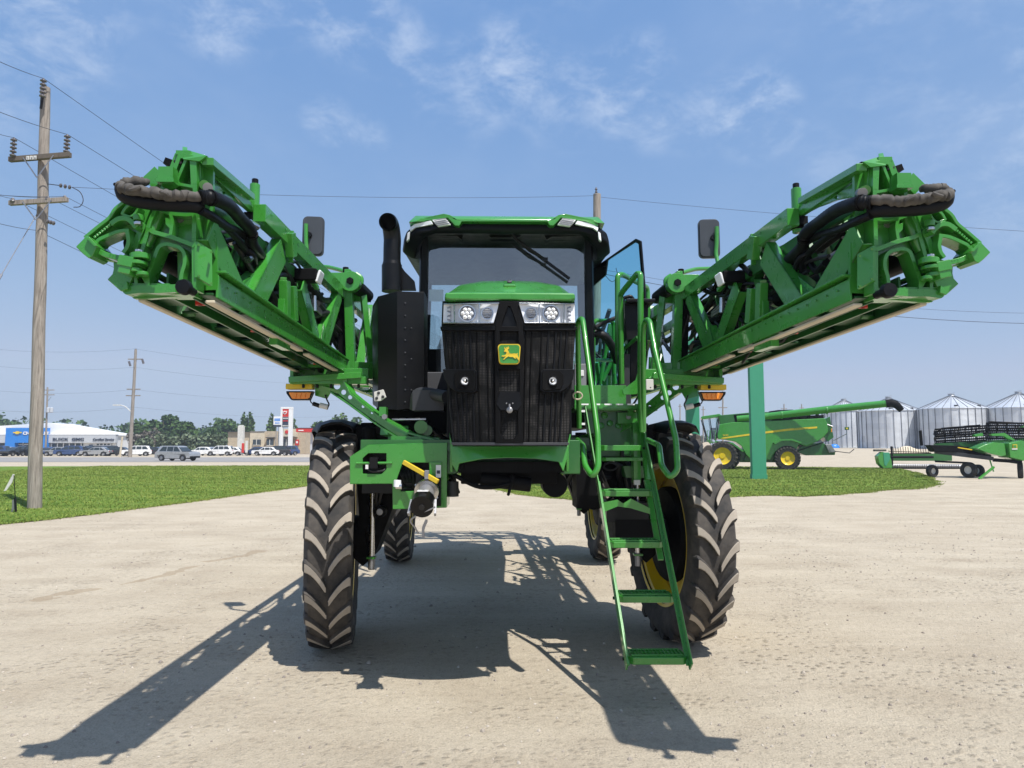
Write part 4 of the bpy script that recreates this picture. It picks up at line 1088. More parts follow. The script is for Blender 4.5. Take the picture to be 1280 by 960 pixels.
    m.tube([p + Vector((0, rg.uniform(-.006, .006), rg.uniform(-.007, .007))) for p in spline([za(278, 232, 2.96), za(300, 262, 2.94), za(345, 262, 2.93), za(420, 282, 2.93), (za(500, 285, 2.93)), za(560, 300, 2.94), za(650, 300, 2.96), za(745, 305, 3.0)], 5)],
           [.66 * q_ for q_ in (.022, .026, .034, .036, .034, .036, .034, .030, .032, .036, .038, .034, .032, .034, .037, .036, .032, .030, .034, .037, .038, .036, .034, .033, .036, .037, .036, .035, .034, .034, .034, .034, .034, .034, .034, .034)][:36], 16)
    m.tube([p + Vector((0, 0, rg.uniform(-.004, .004))) for p in spline([za(290, 235, 2.98), za(335, 222, 2.99), za(400, 222, 3.0), za(445, 225, 3.03)], 5)], [.016, .02, .022, .024, .024, .022, .02, .022, .024, .022, .02, .02, .018, .016, .015, .014][:16], 12)
    for a, b, c_, d_ in ((340, 270, 400, 250), (520, 278, 560, 300)): m.tube(spline([za(a, b, 2.90), za((a + c_) / 2 + 8, (b + d_) / 2, 2.895), za(c_, d_, 2.90)], 4), .009, 8)
    B(m, 'canvas_sleeve', bm_, 0)
    m = MB('black_semi')
    m.tube(spline([za(262, 240, 2.98), za(285, 275, 2.97), za(330, 315, 2.97), za(430, 340, 2.97), za(560, 352, 2.98), za(690, 358, 3.0), za(752, 368, 3.04)], 5), [min(.031, .010 + .003 * i) for i in range(31)], 14)
    m.cyl(za(258, 238, 2.98), za(252, 236, 2.97), .008)
    B(m, 'sleeve_shell', bm_, 0)
    # corrugated main hose and smaller lines
    m = MB('black_semi')
    pth = spline([z1(545, 245, 3.0), z1(600, 250, 3.05), z1(660, 280, 3.25), z1(705, 330, 3.5), z1(745, 375, 3.65), z1(752, 430, 3.75), z1(785, 480, 3.95), z1(800, 520, 4.2)], 14)
    m.tube(pth, [.030 + .0025 * (i % 2) for i in range(len(pth))], 16)
    for i in (10, 60): m.tube([pth[i], pth[i + 2]], .037, 16, 'black_matte')
    m.tube(spline([z1(545, 296, 3.02), z1(590, 320, 3.1), z1(640, 355, 3.3), z1(700, 385, 3.6), z1(745, 425, 3.8), z1(770, 500, 4.1), z1(820, 600, 4.6)], 6), .020, 10)
    m.tube(spline([z1(640, 355, 3.35), z1(700, 420, 3.6), z1(735, 480, 3.8), z1(740, 560, 3.9), z1(730, 620, 3.95)], 6), .018, 10)
    m.tube(spline([z1(700, 440, 3.7), z1(760, 480, 3.8), z1(770, 560, 4.0), z1(800, 640, 4.3)], 6), .014, 10)
    B(m, 'delivery_hose', bm_, 0)
    m = MB('hose')
    for k in range(64):
        z0 = rg.uniform(2.45, 2.92); x0 = rg.uniform(-1.60, -1.44); y0 = rg.uniform(3.3, 5.6); y1 = y0 + rg.uniform(.7, 1.9)
        pts = [Vector((x0 + rg.uniform(-.05, .05), y0 + (y1 - y0) * t, z0 + rg.uniform(-.10, .10) + (.1 if k % 2 else -.1) * t)) for t in (0, .25, .5, .75, 1)]
        m.tube(spline(pts, 4), rg.choice((.010, .014, .018, .024)), 8, rg.choice(('hose', 'hose', 'black_matte', 'hose')))
    for k in range(16):
        y0 = rg.uniform(6.2, 11); pts = [Vector((rg.uniform(-1.6, -1.4), y0 + t * 1.5, rg.uniform(2.5, 3.0))) for t in (0, .33, .66, 1)]
        m.tube(spline(pts, 4), .018, 8)
    for k in range(12):
        p = Vector((rg.uniform(-1.55, -1.40), rg.uniform(3.5, 5.8), rg.uniform(2.5, 2.9)))
        m.cyl(p, p + Vector((rg.uniform(-.03, .03), .06, rg.uniform(-.04, .04))), rg.choice((.014, .02)), seg=10, mat=rg.choice(('steel_grey', 'silver', 'black_matte')))
    for k in range(5):
        p = Vector((rg.uniform(-1.58, -1.50), 3.5 + k * .5, rg.uniform(2.55, 2.8))); m.box(p, (.06, rg.uniform(.1, .25), rg.uniform(.08, .2)), mat=rg.choice(('black_matte', 'green_dark')))
    # chromed hydraulic pipes near the lamp
    for k in range(3): m.tube(fillet([z1(920, 680 + k * 12, 4.95), z1(950, 692 + k * 10, 4.9), z1(990, 650 + k * 14, 4.95), z1(1030, 700 + 8 * k, 5.2)], .03), .007, 6, 'steel_grey')
    m.cyl(z1(1000, 640, 4.95), z1(1002, 700, 4.95), .018, mat='silver'); m.tube([z1(800, 452, 4.1), z1(862, 448, 4.15)], .022, 12, 'silver')
    m.cyl(zB(340, 305, 4.05), zB(420, 305, 4.3), .02, mat='steel_grey')
    # hydraulic cylinder inside the truss, seen through the arch
    m.cyl((-1.56, 3.25, 2.62), (-1.50, 4.3, 2.60), .045, mat='black_matte'); m.cyl((-1.52, 3.15, 2.72), (-1.48, 3.6, 2.68), .02, mat='steel_grey')
    m.cyl((-1.72, 3.2, 2.62), (-1.72, 4.0, 2.62), .07, mat='black_matte')
    B(m, 'hydraulic_line', bm_, 0)
    m = MB('chrome_white'); c = z1(990, 560, 4.7)
    m.box(c + Vector((-.03, 0, .0)), (.16, .12, .08), mat='black_matte'); m.box(c + Vector((.055, 0, -.01)), (.02, .11, .085), Matrix.Rotation(R(18), 3, 'Y')); B(m, 'work_lamp', bm_, .008)
    # mirror on its tube
    m = MB('mirror_black')
    mc = z1(997, 400, 6.3)
    Rt = Matrix.Rotation(R(6), 3, 'Z')
    pts = rrect(-.096, -.182, .096, .182, .045)
    m.plate(pts, lambda a, b, d: mc + Rt @ Vector((a + .006 * b, d, b)), .03)
    m.plate([(a * .9, b * .94) for a, b in pts], lambda a, b, d: mc + Rt @ Vector((a + .006 * b, d - .02, b)), .025)
    m.plate([(a * .88, b * .92) for a, b in pts], lambda a, b, d: mc + Rt @ Vector((a + .006 * b, d + .028, b)), .006, (), 'silver')
    m.cyl(mc + Vector((-.03, -.02, 0)), mc + Vector((-.03, -.05, 0)), .028, mat='black')
    mir = B(m, 'mirror', sprayer, .008)
    m = MB('green')
    t0 = z1(968, 352, 6.24); t1 = z1(968, 440, 6.24)
    m.tube(fillet([t0, t1 + Vector((0, 0, .03)), t1 + Vector((.01, 0, -.04)), z1(960, 520, 6.2), zB(655, 398, 6.1), zB(720, 415, 6.0), zB(790, 440, 5.95), zB(810, 480, 5.9)], .05), .018, 10)
    m.tube([t0, t1], .014, 8)
    B(m, 'mirror_arm', mir, 0)
    return bm_
bl = boom(-1); br_ = boom(1)
bl['label'] = 'folded spray boom on the exhaust side, sunlit casting at its end'

# ---------------------------------------------------------------- ladder, platform and rails (on the right side in the picture)
# stringers are deep flat bars; front edge faces the camera
lad_pts_l = [zl_ for zl_ in (L(784, 834, 4.62), L(747, 602, 5.62))]
lad_pts_r = [L(864, 834, 4.62), L(817, 602, 5.62)]
m = MB('green')
up_l = L(731, 508, 5.95); up_r = L(797, 509, 5.95)
def stringer(a, b, sd):
    d = (b - a).normalized(); m.bar(a, b, .012, .085, (0, 1, 0) if True else 0)
    m.bar(a + Vector((sd * .012, .03, 0)), b + Vector((sd * .012, .03, 0)), .024, .012, (0, 1, 0))
stringer(lad_pts_l[0], lad_pts_l[1], 1); stringer(lad_pts_r[0], lad_pts_r[1], -1)
m.bar(lad_pts_l[1], up_l, .012, .08, (0, 1, 0)); m.bar(lad_pts_r[1], up_r, .014, .10, (0, 1, 0))
# second, inner stringer of the fixed upper ladder
m.bar(L(800, 512, 5.9), L(810, 600, 5.75), .05, .03); m.bar(L(808, 600, 5.75), L(826, 700, 5.35), .045, .02)
ladder = m.build('ladder', sprayer, .003)
for (u0, u1, v, Y, w) in ((783.5, 862, 826, 4.66, .17), (771, 845.5, 749, 5.0, .17), (760, 830.5, 681, 5.30, .15), (750, 818, 617, 5.62, .12), (749, 805, 560, 5.75, .10), (751, 810, 574, 5.80, .03)):
    m = MB('green')
    a = L(u0, v, Y); b = L(u1, v, Y); h = .045 if w > .05 else .03
    outl = [(a.x + .01, a.y + .015), (a.x + .04, a.y - .012), (b.x - .04, b.y - .012), (b.x - .01, b.y + .015), (b.x - .01, b.y + w), (a.x + .01, a.y + w)]
    zz = (a.z + b.z) / 2 - h / 2
    m.plate(outl, lambda x, y, d: Vector((x, y, zz + d)), h)
    if w > .11:
        n = 14
        for k in range(n):
            x = a.x + .04 + (b.x - a.x - .08) * k / (n - 1); m.bar((x, a.y + .02, zz + h + .004), (x, a.y + w - .02, zz + h + .004), .008, .010)
        for yy in (.02, w - .02): m.bar((a.x + .03, a.y + yy, zz + h + .005), (b.x - .03, a.y + yy, zz + h + .005), .010, .012)
    for (p, q) in ((a, -1), (b, 1)): m.cyl((p.x, p.y + .05, zz + .02), (p.x + q * .02, p.y + .05, zz + .02), .012, seg=8, mat='black')
    m.build('step', ladder, .004)
m = MB('green')   # brace plate seen between third and fourth step
m.plate([(222, 660), (300, 645), (330, 665), (370, 640), (470, 690), (470, 720), (370, 690), (300, 680), (222, 712)], back(zl, 5.5), .01); m.build('cross_brace', ladder)
m = MB('green')
p0 = zl(75, 45, 5.95)
m.plate([(75, 48), (345, 48), (345, 160), (75, 160)], back(zl, 5.98), .012)
m.plate([(75, 145), (412, 145), (412, 172), (75, 172)], back(zl, 5.92), .03)
a = zl(75, 172, 5.92); b = zl(412, 172, 5.92)
m.box2((a.x, 5.93, a.z - .01), (b.x, 7.4, a.z + .02)); m.box2((.86, 6.0, a.z - .01), (1.28, 8.4, a.z + .03))
m.plate([(180, 180), (390, 180), (400, 420), (190, 420)], back(zl, 6.12), .012, (), 'green_dark')
m.plate([(120, 180), (185, 180), (200, 300), (140, 300)], back(zl, 6.08), .012, (), 'green_dark')
m.box2(zl(300, 190, 6.05), zl(400, 250, 6.12) + Vector((0, 0, 0)))
m.plate([(325, 72), (395, 20), (410, -40), (440, -60), (440, 60), (400, 95), (330, 98)], back(zl, 5.86), .015)
m.box(zl(395, 400, 5.95), (.06, .1, .5)); 
plat = m.build('platform', sprayer, .004)
m = MB('green')
for k in range(4): m.lathe([(.028, 0), (.022, .008), (.001, .010)], zl(215 + k * 45, 258 - 12 * (k % 2), 6.11), (0, -1, .2), 12)
m.lathe([(.03, 0), (.024, .008), (.001, .010)], zl(232, 205, 6.11), (0, -1, .2), 12); m.build('tread_dimple', plat)
for k in range(5): m = MB('chrome_white'); m.box(zl(130 + k * 60, 148, 5.905), (.06, .01, .012)); m.build('bolt', plat)
for k, yv in enumerate((183, 250)):
    for a, b in ((100, 130), (412, 442)): m = MB('chrome_white'); m.bar(zl(a, yv, 5.83), zl(b, yv, 5.83), .02, .018); m.build('rail_pin', plat)
m = MB('green'); m.plate([(330, 470), (440, 470), (440, 530), (345, 530)], back(zl, 6.0), .2, (), 'green_dark')
m.box(zl(330, 700, 6.15), (.35, .4, .16), mat='black'); m.box(zl(390, 800, 6.2), (.42, .5, .22), mat='black_matte'); m.box(zl(400, 555, 5.9), (.05, .04, .04), mat='off_white')
for k in range(14): 
    p = zl(rnd.uniform(90, 330), rnd.uniform(380, 620), 6.1); q = p + Vector((rnd.uniform(-.2, .2), rnd.uniform(0, .4), rnd.uniform(-.3, .1)))
    m.tube(spline([p, p.lerp(q, .5) + Vector((rnd.uniform(-.08, .08), -.05, .05)), q], 6), rnd.choice((.012, .018, .024)), 8, 'hose')
m.box(zl(140, 560, 6.2), (.22, .35, .4), mat='black_matte'); m.tube([Vector(zl(262, 472, 5.9)) + Vector((.055 * math.cos(t), 0, .03 * math.sin(t))) for t in [2 * PI * k / 16 for k in range(16)]], .008, 6, 'black', closed=True)
m.build('battery_box', plat, .01)
# hand rails
m = MB('green'); rr_ = .021
m.tube(fillet([L(724, 535, 5.75), L(722, 402, 5.55), L(728, 397, 5.45), L(731, 420, 5.35), L(747, 543, 4.98), L(748, 584, 4.90), L(741, 596, 4.90), L(731, 582, 5.0), L(729, 557, 5.2), L(722, 550, 5.6)], .05, 6), rr_, 12)
m.tube([Vector(zl(92, 103, 5.4)) + Vector((.035 * math.cos(t), 0, .028 * math.sin(t))) for t in [2 * PI * k / 16 for k in range(16)]], .006, 6, 'cream', closed=True)
m.build('grab_rail', sprayer)
m = MB('green')
m.tube(fillet([L(804.5, 540, 5.75), L(804, 415, 5.60), L(806, 400, 5.55), L(812, 400, 5.45), L(819, 440, 5.3), L(845, 550, 4.98), L(847, 588, 4.92), L(838, 597, 4.92), L(827, 583, 5.0), L(824, 557, 5.2), L(810, 550, 5.6)], .05, 6), rr_, 12)
m.build('grab_rail', sprayer)
m = MB('green')
m.tube(fillet([zr(372, 960, 6.3), zr(345, 780, 6.3), zr(345, 310, 6.25), zr(370, 300, 6.3), zr(470, 355, 6.7), zr(525, 380, 6.9), zr(528, 470, 6.9), zr(530, 700, 6.9)], .06, 5), .024, 12)
m.tube(fillet([zr(370, 960, 6.1), zr(362, 430, 6.05), zr(372, 410, 6.0), zr(465, 295, 5.7), zr(482, 300, 5.65), zr(484, 560, 5.65), zr(482, 960, 5.7), L(802, 540, 5.75)], .05, 5), .024, 12)
m.tube(fillet([zr(200, 900, 6.8), zr(200, 600, 6.8), zr(215, 578, 6.8), zr(320, 582, 7.0), zr(325, 900, 7.0)], .05, 5), .02, 10)
m.tube([zr(200, 815, 6.8), zr(320, 820, 7.0)], .018, 10); m.tube([zr(360, 770, 6.2), zr(465, 680, 6.0)], .016, 8, 'green_dark')
for (a, b, c, d) in ((240, 960, 300, 600), (300, 600, 330, 960), (380, 900, 420, 780), (255, 940, 330, 790), (540, 960, 545, 800)): m.tube([zr(a, b, 7.2), zr(c, d, 7.2)], .022, 8)
m.build('platform_rail', sprayer)
m = MB('black')
m.plate([(388, 475), (545, 470), (530, 490), (528, 560), (522, 640), (500, 690), (400, 695), (392, 600)], back(zr, 6.05), .25); m.box(zr(465, 478, 6.1), (.25, .3, .03))
m.box(zr(455, 830, 6.2), (.12, .12, .45)); m.box(zr(385, 950, 6.2), (.1, .1, .5), mat='dark_grey')
m.tube(fillet([zr(378, 470, 6.2), zr(380, 445, 6.2), zr(425, 432, 6.2), zr(440, 455, 6.2)], .03), .018, 8)
m.tube(spline([zr(205, 655, 6.5), zr(260, 670, 6.5), zr(310, 730, 6.6), zr(345, 830, 6.7)], 6), .038, 12, 'hose'); m.tube(spline([zr(200, 630, 6.5), zr(270, 590, 6.5), zr(345, 560, 6.5)], 6), .02, 10, 'hose')
m.tube(spline([zr(160, 420, 6.4), zr(200, 600, 6.4), zr(250, 640, 6.5), zr(300, 680, 6.6)], 6), .016, 8, 'hose')
m.build('hydraulic_tank', sprayer, .012); m = MB('steel_grey'); m.box(zr(122, 910, 6.0), (.10, .03, .20), mat='steel_grey'); m.box(zr(122, 895, 5.98), (.06, .01, .05), mat='decal')
m.build('control_box', sprayer, .004)
m = MB('off_white'); m.box(zl(467, 45, 5.6), (.06, .02, .085)); m.lathe([(.006, 0), (.001, .004)], zl(472, 60, 5.58), (0, -1, 0), 8, 'dark_grey'); m.build('sensor_plate', sprayer, .004)
# clutter between ladder and boom: rear supports seen through the gap
m = MB('green')
for k in range(10):
    x = rnd.uniform(1.0, 1.25); y = rnd.uniform(7.2, 9.5); m.bar((x, y, 2.0), (x + rnd.uniform(-.15, .1), y + rnd.uniform(-.4, .4), rnd.uniform(2.5, 3.0)), .04, .05)
for k in range(24):
    p = Vector((rnd.uniform(.95, 1.3), rnd.uniform(7, 9.5), rnd.uniform(2.0, 2.9))); q = p + Vector((rnd.uniform(-.2, .3), rnd.uniform(-.4, .4), rnd.uniform(-.4, .4)))
    m.tube(spline([p, p.lerp(q, .5) + Vector((0, 0, rnd.uniform(-.12, .12))), q], 5), rnd.choice((.012, .018, .026)), 8, 'hose')
for k in range(24):
    p = Vector((-rnd.uniform(.95, 1.3), rnd.uniform(6.8, 9.5), rnd.uniform(1.9, 2.9))); q = p + Vector((rnd.uniform(-.2, .3), rnd.uniform(-.4, .4), rnd.uniform(-.4, .4)))
    m.tube(spline([p, p.lerp(q, .5) + Vector((0, 0, rnd.uniform(-.12, .12))), q], 5), rnd.choice((.012, .018, .026)), 8, 'hose')
m.build('valve_manifold', sprayer)
# engine bay clutter low between cradle arm and hood
m = MB('black_matte')
m.box2((-1.05, 5.7, 1.80), (-.45, 6.5, 2.02)); m.box2((-1.0, 6.6, 1.8), (-.5, 7.8, 2.6))
m.cyl(z4(745, 375, 5.6), z4(745, 375, 5.2), .05, mat='green'); m.cyl(z4(775, 392, 5.6), z4(775, 392, 5.25), .04, mat='green'); m.cyl(z4(590, 435, 5.5), z4(690, 425, 5.5), .09, mat='green'); m.tube([z4(600, 338, 5.5), z4(770, 336, 5.5)], .010, 6, 'silver')
for k in range(16):
    p = Vector((rnd.uniform(-.95, -.5), rnd.uniform(5.3, 5.8), rnd.uniform(1.55, 1.85))); q = p + Vector((rnd.uniform(-.2, .3), rnd.uniform(-.2, .2), rnd.uniform(-.2, .2)))
    m.tube(spline([p, p.lerp(q, .5) + Vector((0, 0, rnd.uniform(-.1, .1))), q], 5), rnd.choice((.012, .018, .022)), 8, 'hose')
m.build('engine_pipework', sprayer, .004)
# product tank and rear frame
m = MB('green_dark')
secs = []
for y, w in ((8.1, .55), (8.25, .82), (9.8, .86), (11.2, .82), (11.4, .5)):
    secs.append([Vector((w * math.cos(2 * PI * k / 28), y, 2.62 + (.82 if w > .6 else .6) * math.sin(2 * PI * k / 28))) for k in range(28)])
loft(m, secs, 'steel_grey')
m.build('solution_tank', sprayer, .01)
m = MB('green')
for z in (1.35, 2.3, 3.15): m.box2((-1.25, 12.6, z), (1.25, 12.72, z + .12))
for x in (-1.25, -.5, .38, 1.13): m.box2((x, 12.58, 1.3), (x + .12, 12.74, 3.25))
for s in (-1, 1):
    m.bar((s * 1.2, 12.66, 1.4), (s * .5, 12.66, 2.3), .06, .06); m.bar((s * 1.4, 12.4, 2.4), (s * 1.2, 12.66, 2.9), .1, .1); m.bar((s * .42, 12.1, 1.62), (s * .42, 12.66, 2.4), .10, .12)
for k in range(9): m.bar((-1.1 + k * .27, 12.9, 1.35), (-1.1 + k * .27 + .14, 12.9, 3.2), .03, .04)
m.box2((-1.2, 12.86, 3.1), (1.2, 12.94, 3.2)); m.box2((-1.2, 12.86, 1.3), (1.2, 12.94, 1.4))
m.build('rear_frame', sprayer, .006)
ORG[0] = Vector((0, 0, 0))
# =================================================================== SETTING
def sstep(a, b, x):
    t = min(1, max(0, (x - a) / (b - a))); return t * t * (3 - 2 * t)
def gz(x, y):
    return 1.25 * sstep(58, 135, y) * sstep(4, 26, x) 
def sheet(name, xs, ys, mat, off=0.0, inside=None):
    idx = {}; vs = []; fs = []
    for j, y in enumerate(ys):
        for i, x in enumerate(xs):
            idx[i, j] = len(vs); vs.append((x, y, gz(x, y) + off))
    for j in range(len(ys) - 1):
        for i in range(len(xs) - 1): fs.append((idx[i, j], idx[i + 1, j], idx[i + 1, j + 1], idx[i, j + 1]))
    m = MB(mat); m.add(vs, fs); return m.build(name, fix=False, smooth=True, angle=60)
xs = [-900, -500, -300, -200, -140, -100, -70, -50, -35, -25, -18, -12, -8, -4, 0, 4, 7, 10, 13, 16, 19, 22, 26, 30, 36, 45, 60, 90, 140, 220, 400, 900]
ys = [-60, -20, 0, 10, 20, 30, 40, 50, 58, 64, 72, 80, 88, 96, 104, 112, 120, 128, 136, 150, 180, 240, 400, 800, 1600]
tag(sheet('gravel_ground', xs, ys, 'gravel'), kind='structure')
# curved ground sheets draped on the terrain: polygon -> triangles with interior grid
def drape(name, poly, mat, off, step=2.0, wob=0.0, kind='structure'):
    bm = bmesh.new(); n = len(poly); pts = []
    rg = random.Random(5)
    for i in range(n):
        a = Vector(poly[i]); b = Vector(poly[(i + 1) % n]); k = max(1, int((b - a).length / step))
        for j in range(k):
            p = a.lerp(b, j / k); pts.append(p)
    if wob:
        q = []
        for p in pts:
            w = wob * (math.sin(p.x * 1.7 + p.y) + .6 * math.sin(p.x * 4.3) + .5 * math.sin(p.y * 3.1 + 1) + rg.uniform(-.5, .5)); q.append(Vector((p.x, p.y + w)))
        pts = q
    vs = [bm.verts.new((p.x, p.y, 0)) for p in pts]; bm.faces.new(vs)
    for ax, lo, hi in ((0, min(p.x for p in pts), max(p.x for p in pts)), (1, min(p.y for p in pts), max(p.y for p in pts))):
        c = lo + 4
        while c < hi:
            no = (1, 0, 0) if ax == 0 else (0, 1, 0); co = (c, 0, 0) if ax == 0 else (0, c, 0)
            bmesh.ops.bisect_plane(bm, geom=bm.verts[:] + bm.edges[:] + bm.faces[:], plane_co=co, plane_no=no)
            c += max(4, abs(c) * .15)
    for v in bm.verts: v.co.z = gz(v.co.x, v.co.y) + off
    bmesh.ops.recalc_face_normals(bm, faces=bm.faces)
    me = bpy.data.meshes.new(name); bm.to_mesh(me); bm.free(); me.materials.append(MATS[mat])
    for p in me.polygons: pass
    o = bpy.data.objects.new(name, me); col.objects.link(o); tag(o, kind=kind)
    if me.polygons and me.polygons[0].normal.z < 0: me.flip_normals()
    return o, pts
def g2(u, v): p = G(u, v); return (p.x, p.y)
gl = [(-60, 9.5), g2(-60, 664), g2(0, 656), g2(60, 650), g2(120, 643), g2(190, 634), g2(260, 625), g2(330, 615), g2(400, 606), (-5.5, 36.5), (-1, 40), (4.5, 42), (5, 60), (-20, 60), (-60, 56), (-160, 52), (-160, 9.5)]
lawn_l, lp1 = drape('grass_lawn', gl, 'grass_ground', .02, .8, .16)
gr = [g2(616, 611), g2(650, 619), g2(720, 626), g2(800, 626), g2(900, 622), g2(950, 620), g2(1000, 621), g2(1060, 618), g2(1110, 613), g2(1150, 611), g2(1172, 606), g2(1160, 597), g2(1135, 588), (29, 54), (20, 57), (9, 58), (5, 55), (1, 44), (-1.2, 36)]
lawn_r, lp2 = drape('grass_island', gr, 'grass_ground', .02, .6, .14)
# shoulder strip + highway on the left
sh = [(-300, 60.5), (-60, 60.5), (-10, 61), (8, 62), (8, 71), (-300, 71)]
rd = [(-400, 71), (9, 71), (60, 78), (60, 100), (9, 104), (-400, 104)]
drape('highway', [(-400, 74), (3, 74), (6, 80), (6, 98), (3, 103), (-400, 103)], 'road', .024, 8)
m = MB('white')
for i in range(0, 40): m.box2((-170 + i * 4.5, 87.9, .028), (-168.2 + i * 4.5, 88.1, .032))
m.box2((-380, 75.4, .028), (2, 75.6, .032)); m.box2((-380, 101.4, .028), (2, 101.6, .032))
tag(m.build('road_markings', smooth=False), kind='structure')
drape('far_grass', [(-900, 190), (-130, 190), (-110, 200), (3, 200), (3, 400), (-900, 400)], 'far_field', .02, 30)
drape('field', [(-900, 405), (900, 405), (900, 1500), (-900, 1500)], 'far_field', .03, 100)

# damp stain on the gravel, pebbles
rg = random.Random(4)
def inpoly(x, y, poly):
    c = False; n = len(poly)
    for i in range(n):
        x1, y1 = poly[i][0], poly[i][1]; x2, y2 = poly[i - 1][0], poly[i - 1][1]
        if (y1 > y) != (y2 > y) and x < (x2 - x1) * (y - y1) / (y2 - y1) + x1: c = not c
    return c
def np_mesh(name, V, Fc, mat, smooth=False):
    me = bpy.data.meshes.new(name); me.from_pydata(V, [], Fc); me.materials.append(MATS[mat]); me.update()
    o = bpy.data.objects.new(name, me); col.objects.link(o); return o
V = []; Fc = []
for i in range(16000):
    y = 2.0 + 15 * rg.random() ** 1.5; x = rg.uniform(-.85, .85) * y + rg.uniform(-.4, .4)
    cl = math.sin(x * 1.3 + 2) * math.sin(y * 1.1 + x * .6)
    if rg.random() > .25 + .75 * max(0, cl) * (1.25 if x > 0 else .6): continue
    r = (.003 + .010 * rg.random() ** 2.5 + (.010 if rg.random() < .02 else 0)) * (1 + y * .03); a = rg.random() * 6.28; o = len(V)
    for k in range(5):
        t = a + k * 1.257; rr2 = r * rg.uniform(.75, 1.2); V.append((x + rr2 * math.cos(t), y + rr2 * math.sin(t) * .9, .001))
    for k in range(3):
        t = a + k * 2.1; rr2 = r * .5; V.append((x + rr2 * math.cos(t), y + rr2 * math.sin(t), r * rg.uniform(.6, .95)))
    Fc += [(o + 5, o + 6, o + 7)]
    for k in range(5):
        j = (k + 1) % 5; tk = o + 5 + (k * 3) // 5; tj = o + 5 + ((k + 1) * 3 // 5) % 3
        Fc.append((o + k, o + j, tj)); 
        if tk != tj: Fc.append((o + k, tj, tk))
t = NT('pebble'); oi = t.new('ShaderNodeNewGeometry').outputs['Random Per Island']
t.base(t.ramp(oi, [(0, (.22, .19, .165)), (.6, (.38, .33, .27)), (1, (.50, .45, .38))])); t.set(Roughness=.9); MATS['pebble'] = t.m
tag(np_mesh('loose_pebbles', V, Fc, 'pebble'), 'loose pebbles and grit scattered over the gravel yard', 'pebbles', kind='stuff')
# grass blades
def blades(name, poly, n, edge, lab, ymax=60, hh=(.015, .04)):
    V = []; Fc = []
    xs_ = [p[0] for p in poly]; ys_ = [p[1] for p in poly]; x0, x1, y0, y1 = max(min(xs_), -34), min(max(xs_), 40), min(ys_), min(max(ys_), ymax)
    cnt = 0; tries = 0
    def tuft(x, y, k):
        for _ in range(k):
            h = rg.uniform(*hh) * (1 + y / 50); w = .004 + y * .00045; a = rg.random() * 6.28; lx = rg.uniform(-.05, .05); ly = rg.uniform(-.05, .05)
            bx_, by_ = x + rg.gauss(0, .05), y + rg.gauss(0, .05); z = gz(bx_, by_) + .015; o = len(V)
            V.extend([(bx_ - w * math.cos(a), by_ - w * math.sin(a), z), (bx_ + w * math.cos(a), by_ + w * math.sin(a), z), (bx_ + lx, by_ + ly, z + h)]); Fc.append((o, o + 1, o + 2))
    while cnt < n and tries < n * 12:
        tries += 1
        y = y0 + (y1 - y0) * rg.random() ** 1.7; x = rg.uniform(x0, x1)
        if abs(x) > y * .78 or not inpoly(x, y, poly): continue
        tuft(x, y, 3); cnt += 1
    for i in range(len(poly)):
        a = poly[i]; b = poly[(i + 1) % len(poly)]
        if min(a[1], b[1]) > 45 or abs(a[0]) > a[1] * .8 + 2: continue
        d = math.hypot(b[0] - a[0], b[1] - a[1])
        for k in range(int(d * edge)):
            t_ = rg.random(); tuft(a[0] + (b[0] - a[0]) * t_ + rg.gauss(0, .10), a[1] + (b[1] - a[1]) * t_ + rg.gauss(.05, .14), 3)
    tag(np_mesh(name, V, Fc, 'blade'), lab, 'grass', kind='stuff')
blades('lawn_grass', [tuple(p) for p in lp1], 42000, 60, 'short mown grass growing on the roadside strip at the left')
blades('island_grass', [tuple(p) for p in lp2], 30000, 60, 'short mown grass growing on the island in front of the combine')

# ------------------------------------------------------------------ vegetation
def leaves(mb, c, rx, ry, rz, n, s, mat, seed=0, lumps=7):
    r = random.Random(seed); cl = []
    for k in range(lumps):
        a = r.uniform(0, 2 * PI); e = r.uniform(-.6, 1); q = r.uniform(.3, .72)
        cl.append((Vector((math.cos(a) * q * math.sqrt(1 - e * e * .8), math.sin(a) * q * math.sqrt(1 - e * e * .8), e * .62)), r.uniform(.30, .52)))
    for k in range(n):
        cc, cr = r.choice(cl); d = Vector((r.gauss(0, 1), r.gauss(0, 1), r.gauss(0, 1))).normalized() * cr * r.uniform(.65, 1.08)
        p = cc + d; p = Vector(c) + Vector((p.x * rx, p.y * ry, p.z * rz))
        a = Vector((r.gauss(0, 1), r.gauss(0, 1), r.gauss(0, .7))).normalized(); b = a.cross(Vector((r.gauss(0, 1), r.gauss(0, 1), r.gauss(0, 1)))).normalized(); q = s * r.uniform(.6, 1.3)
        mb.add([p - a * q, p + b * q * .7, p + a * q * .8, p - b * q * .6], [(0, 1, 2, 3)], mat)
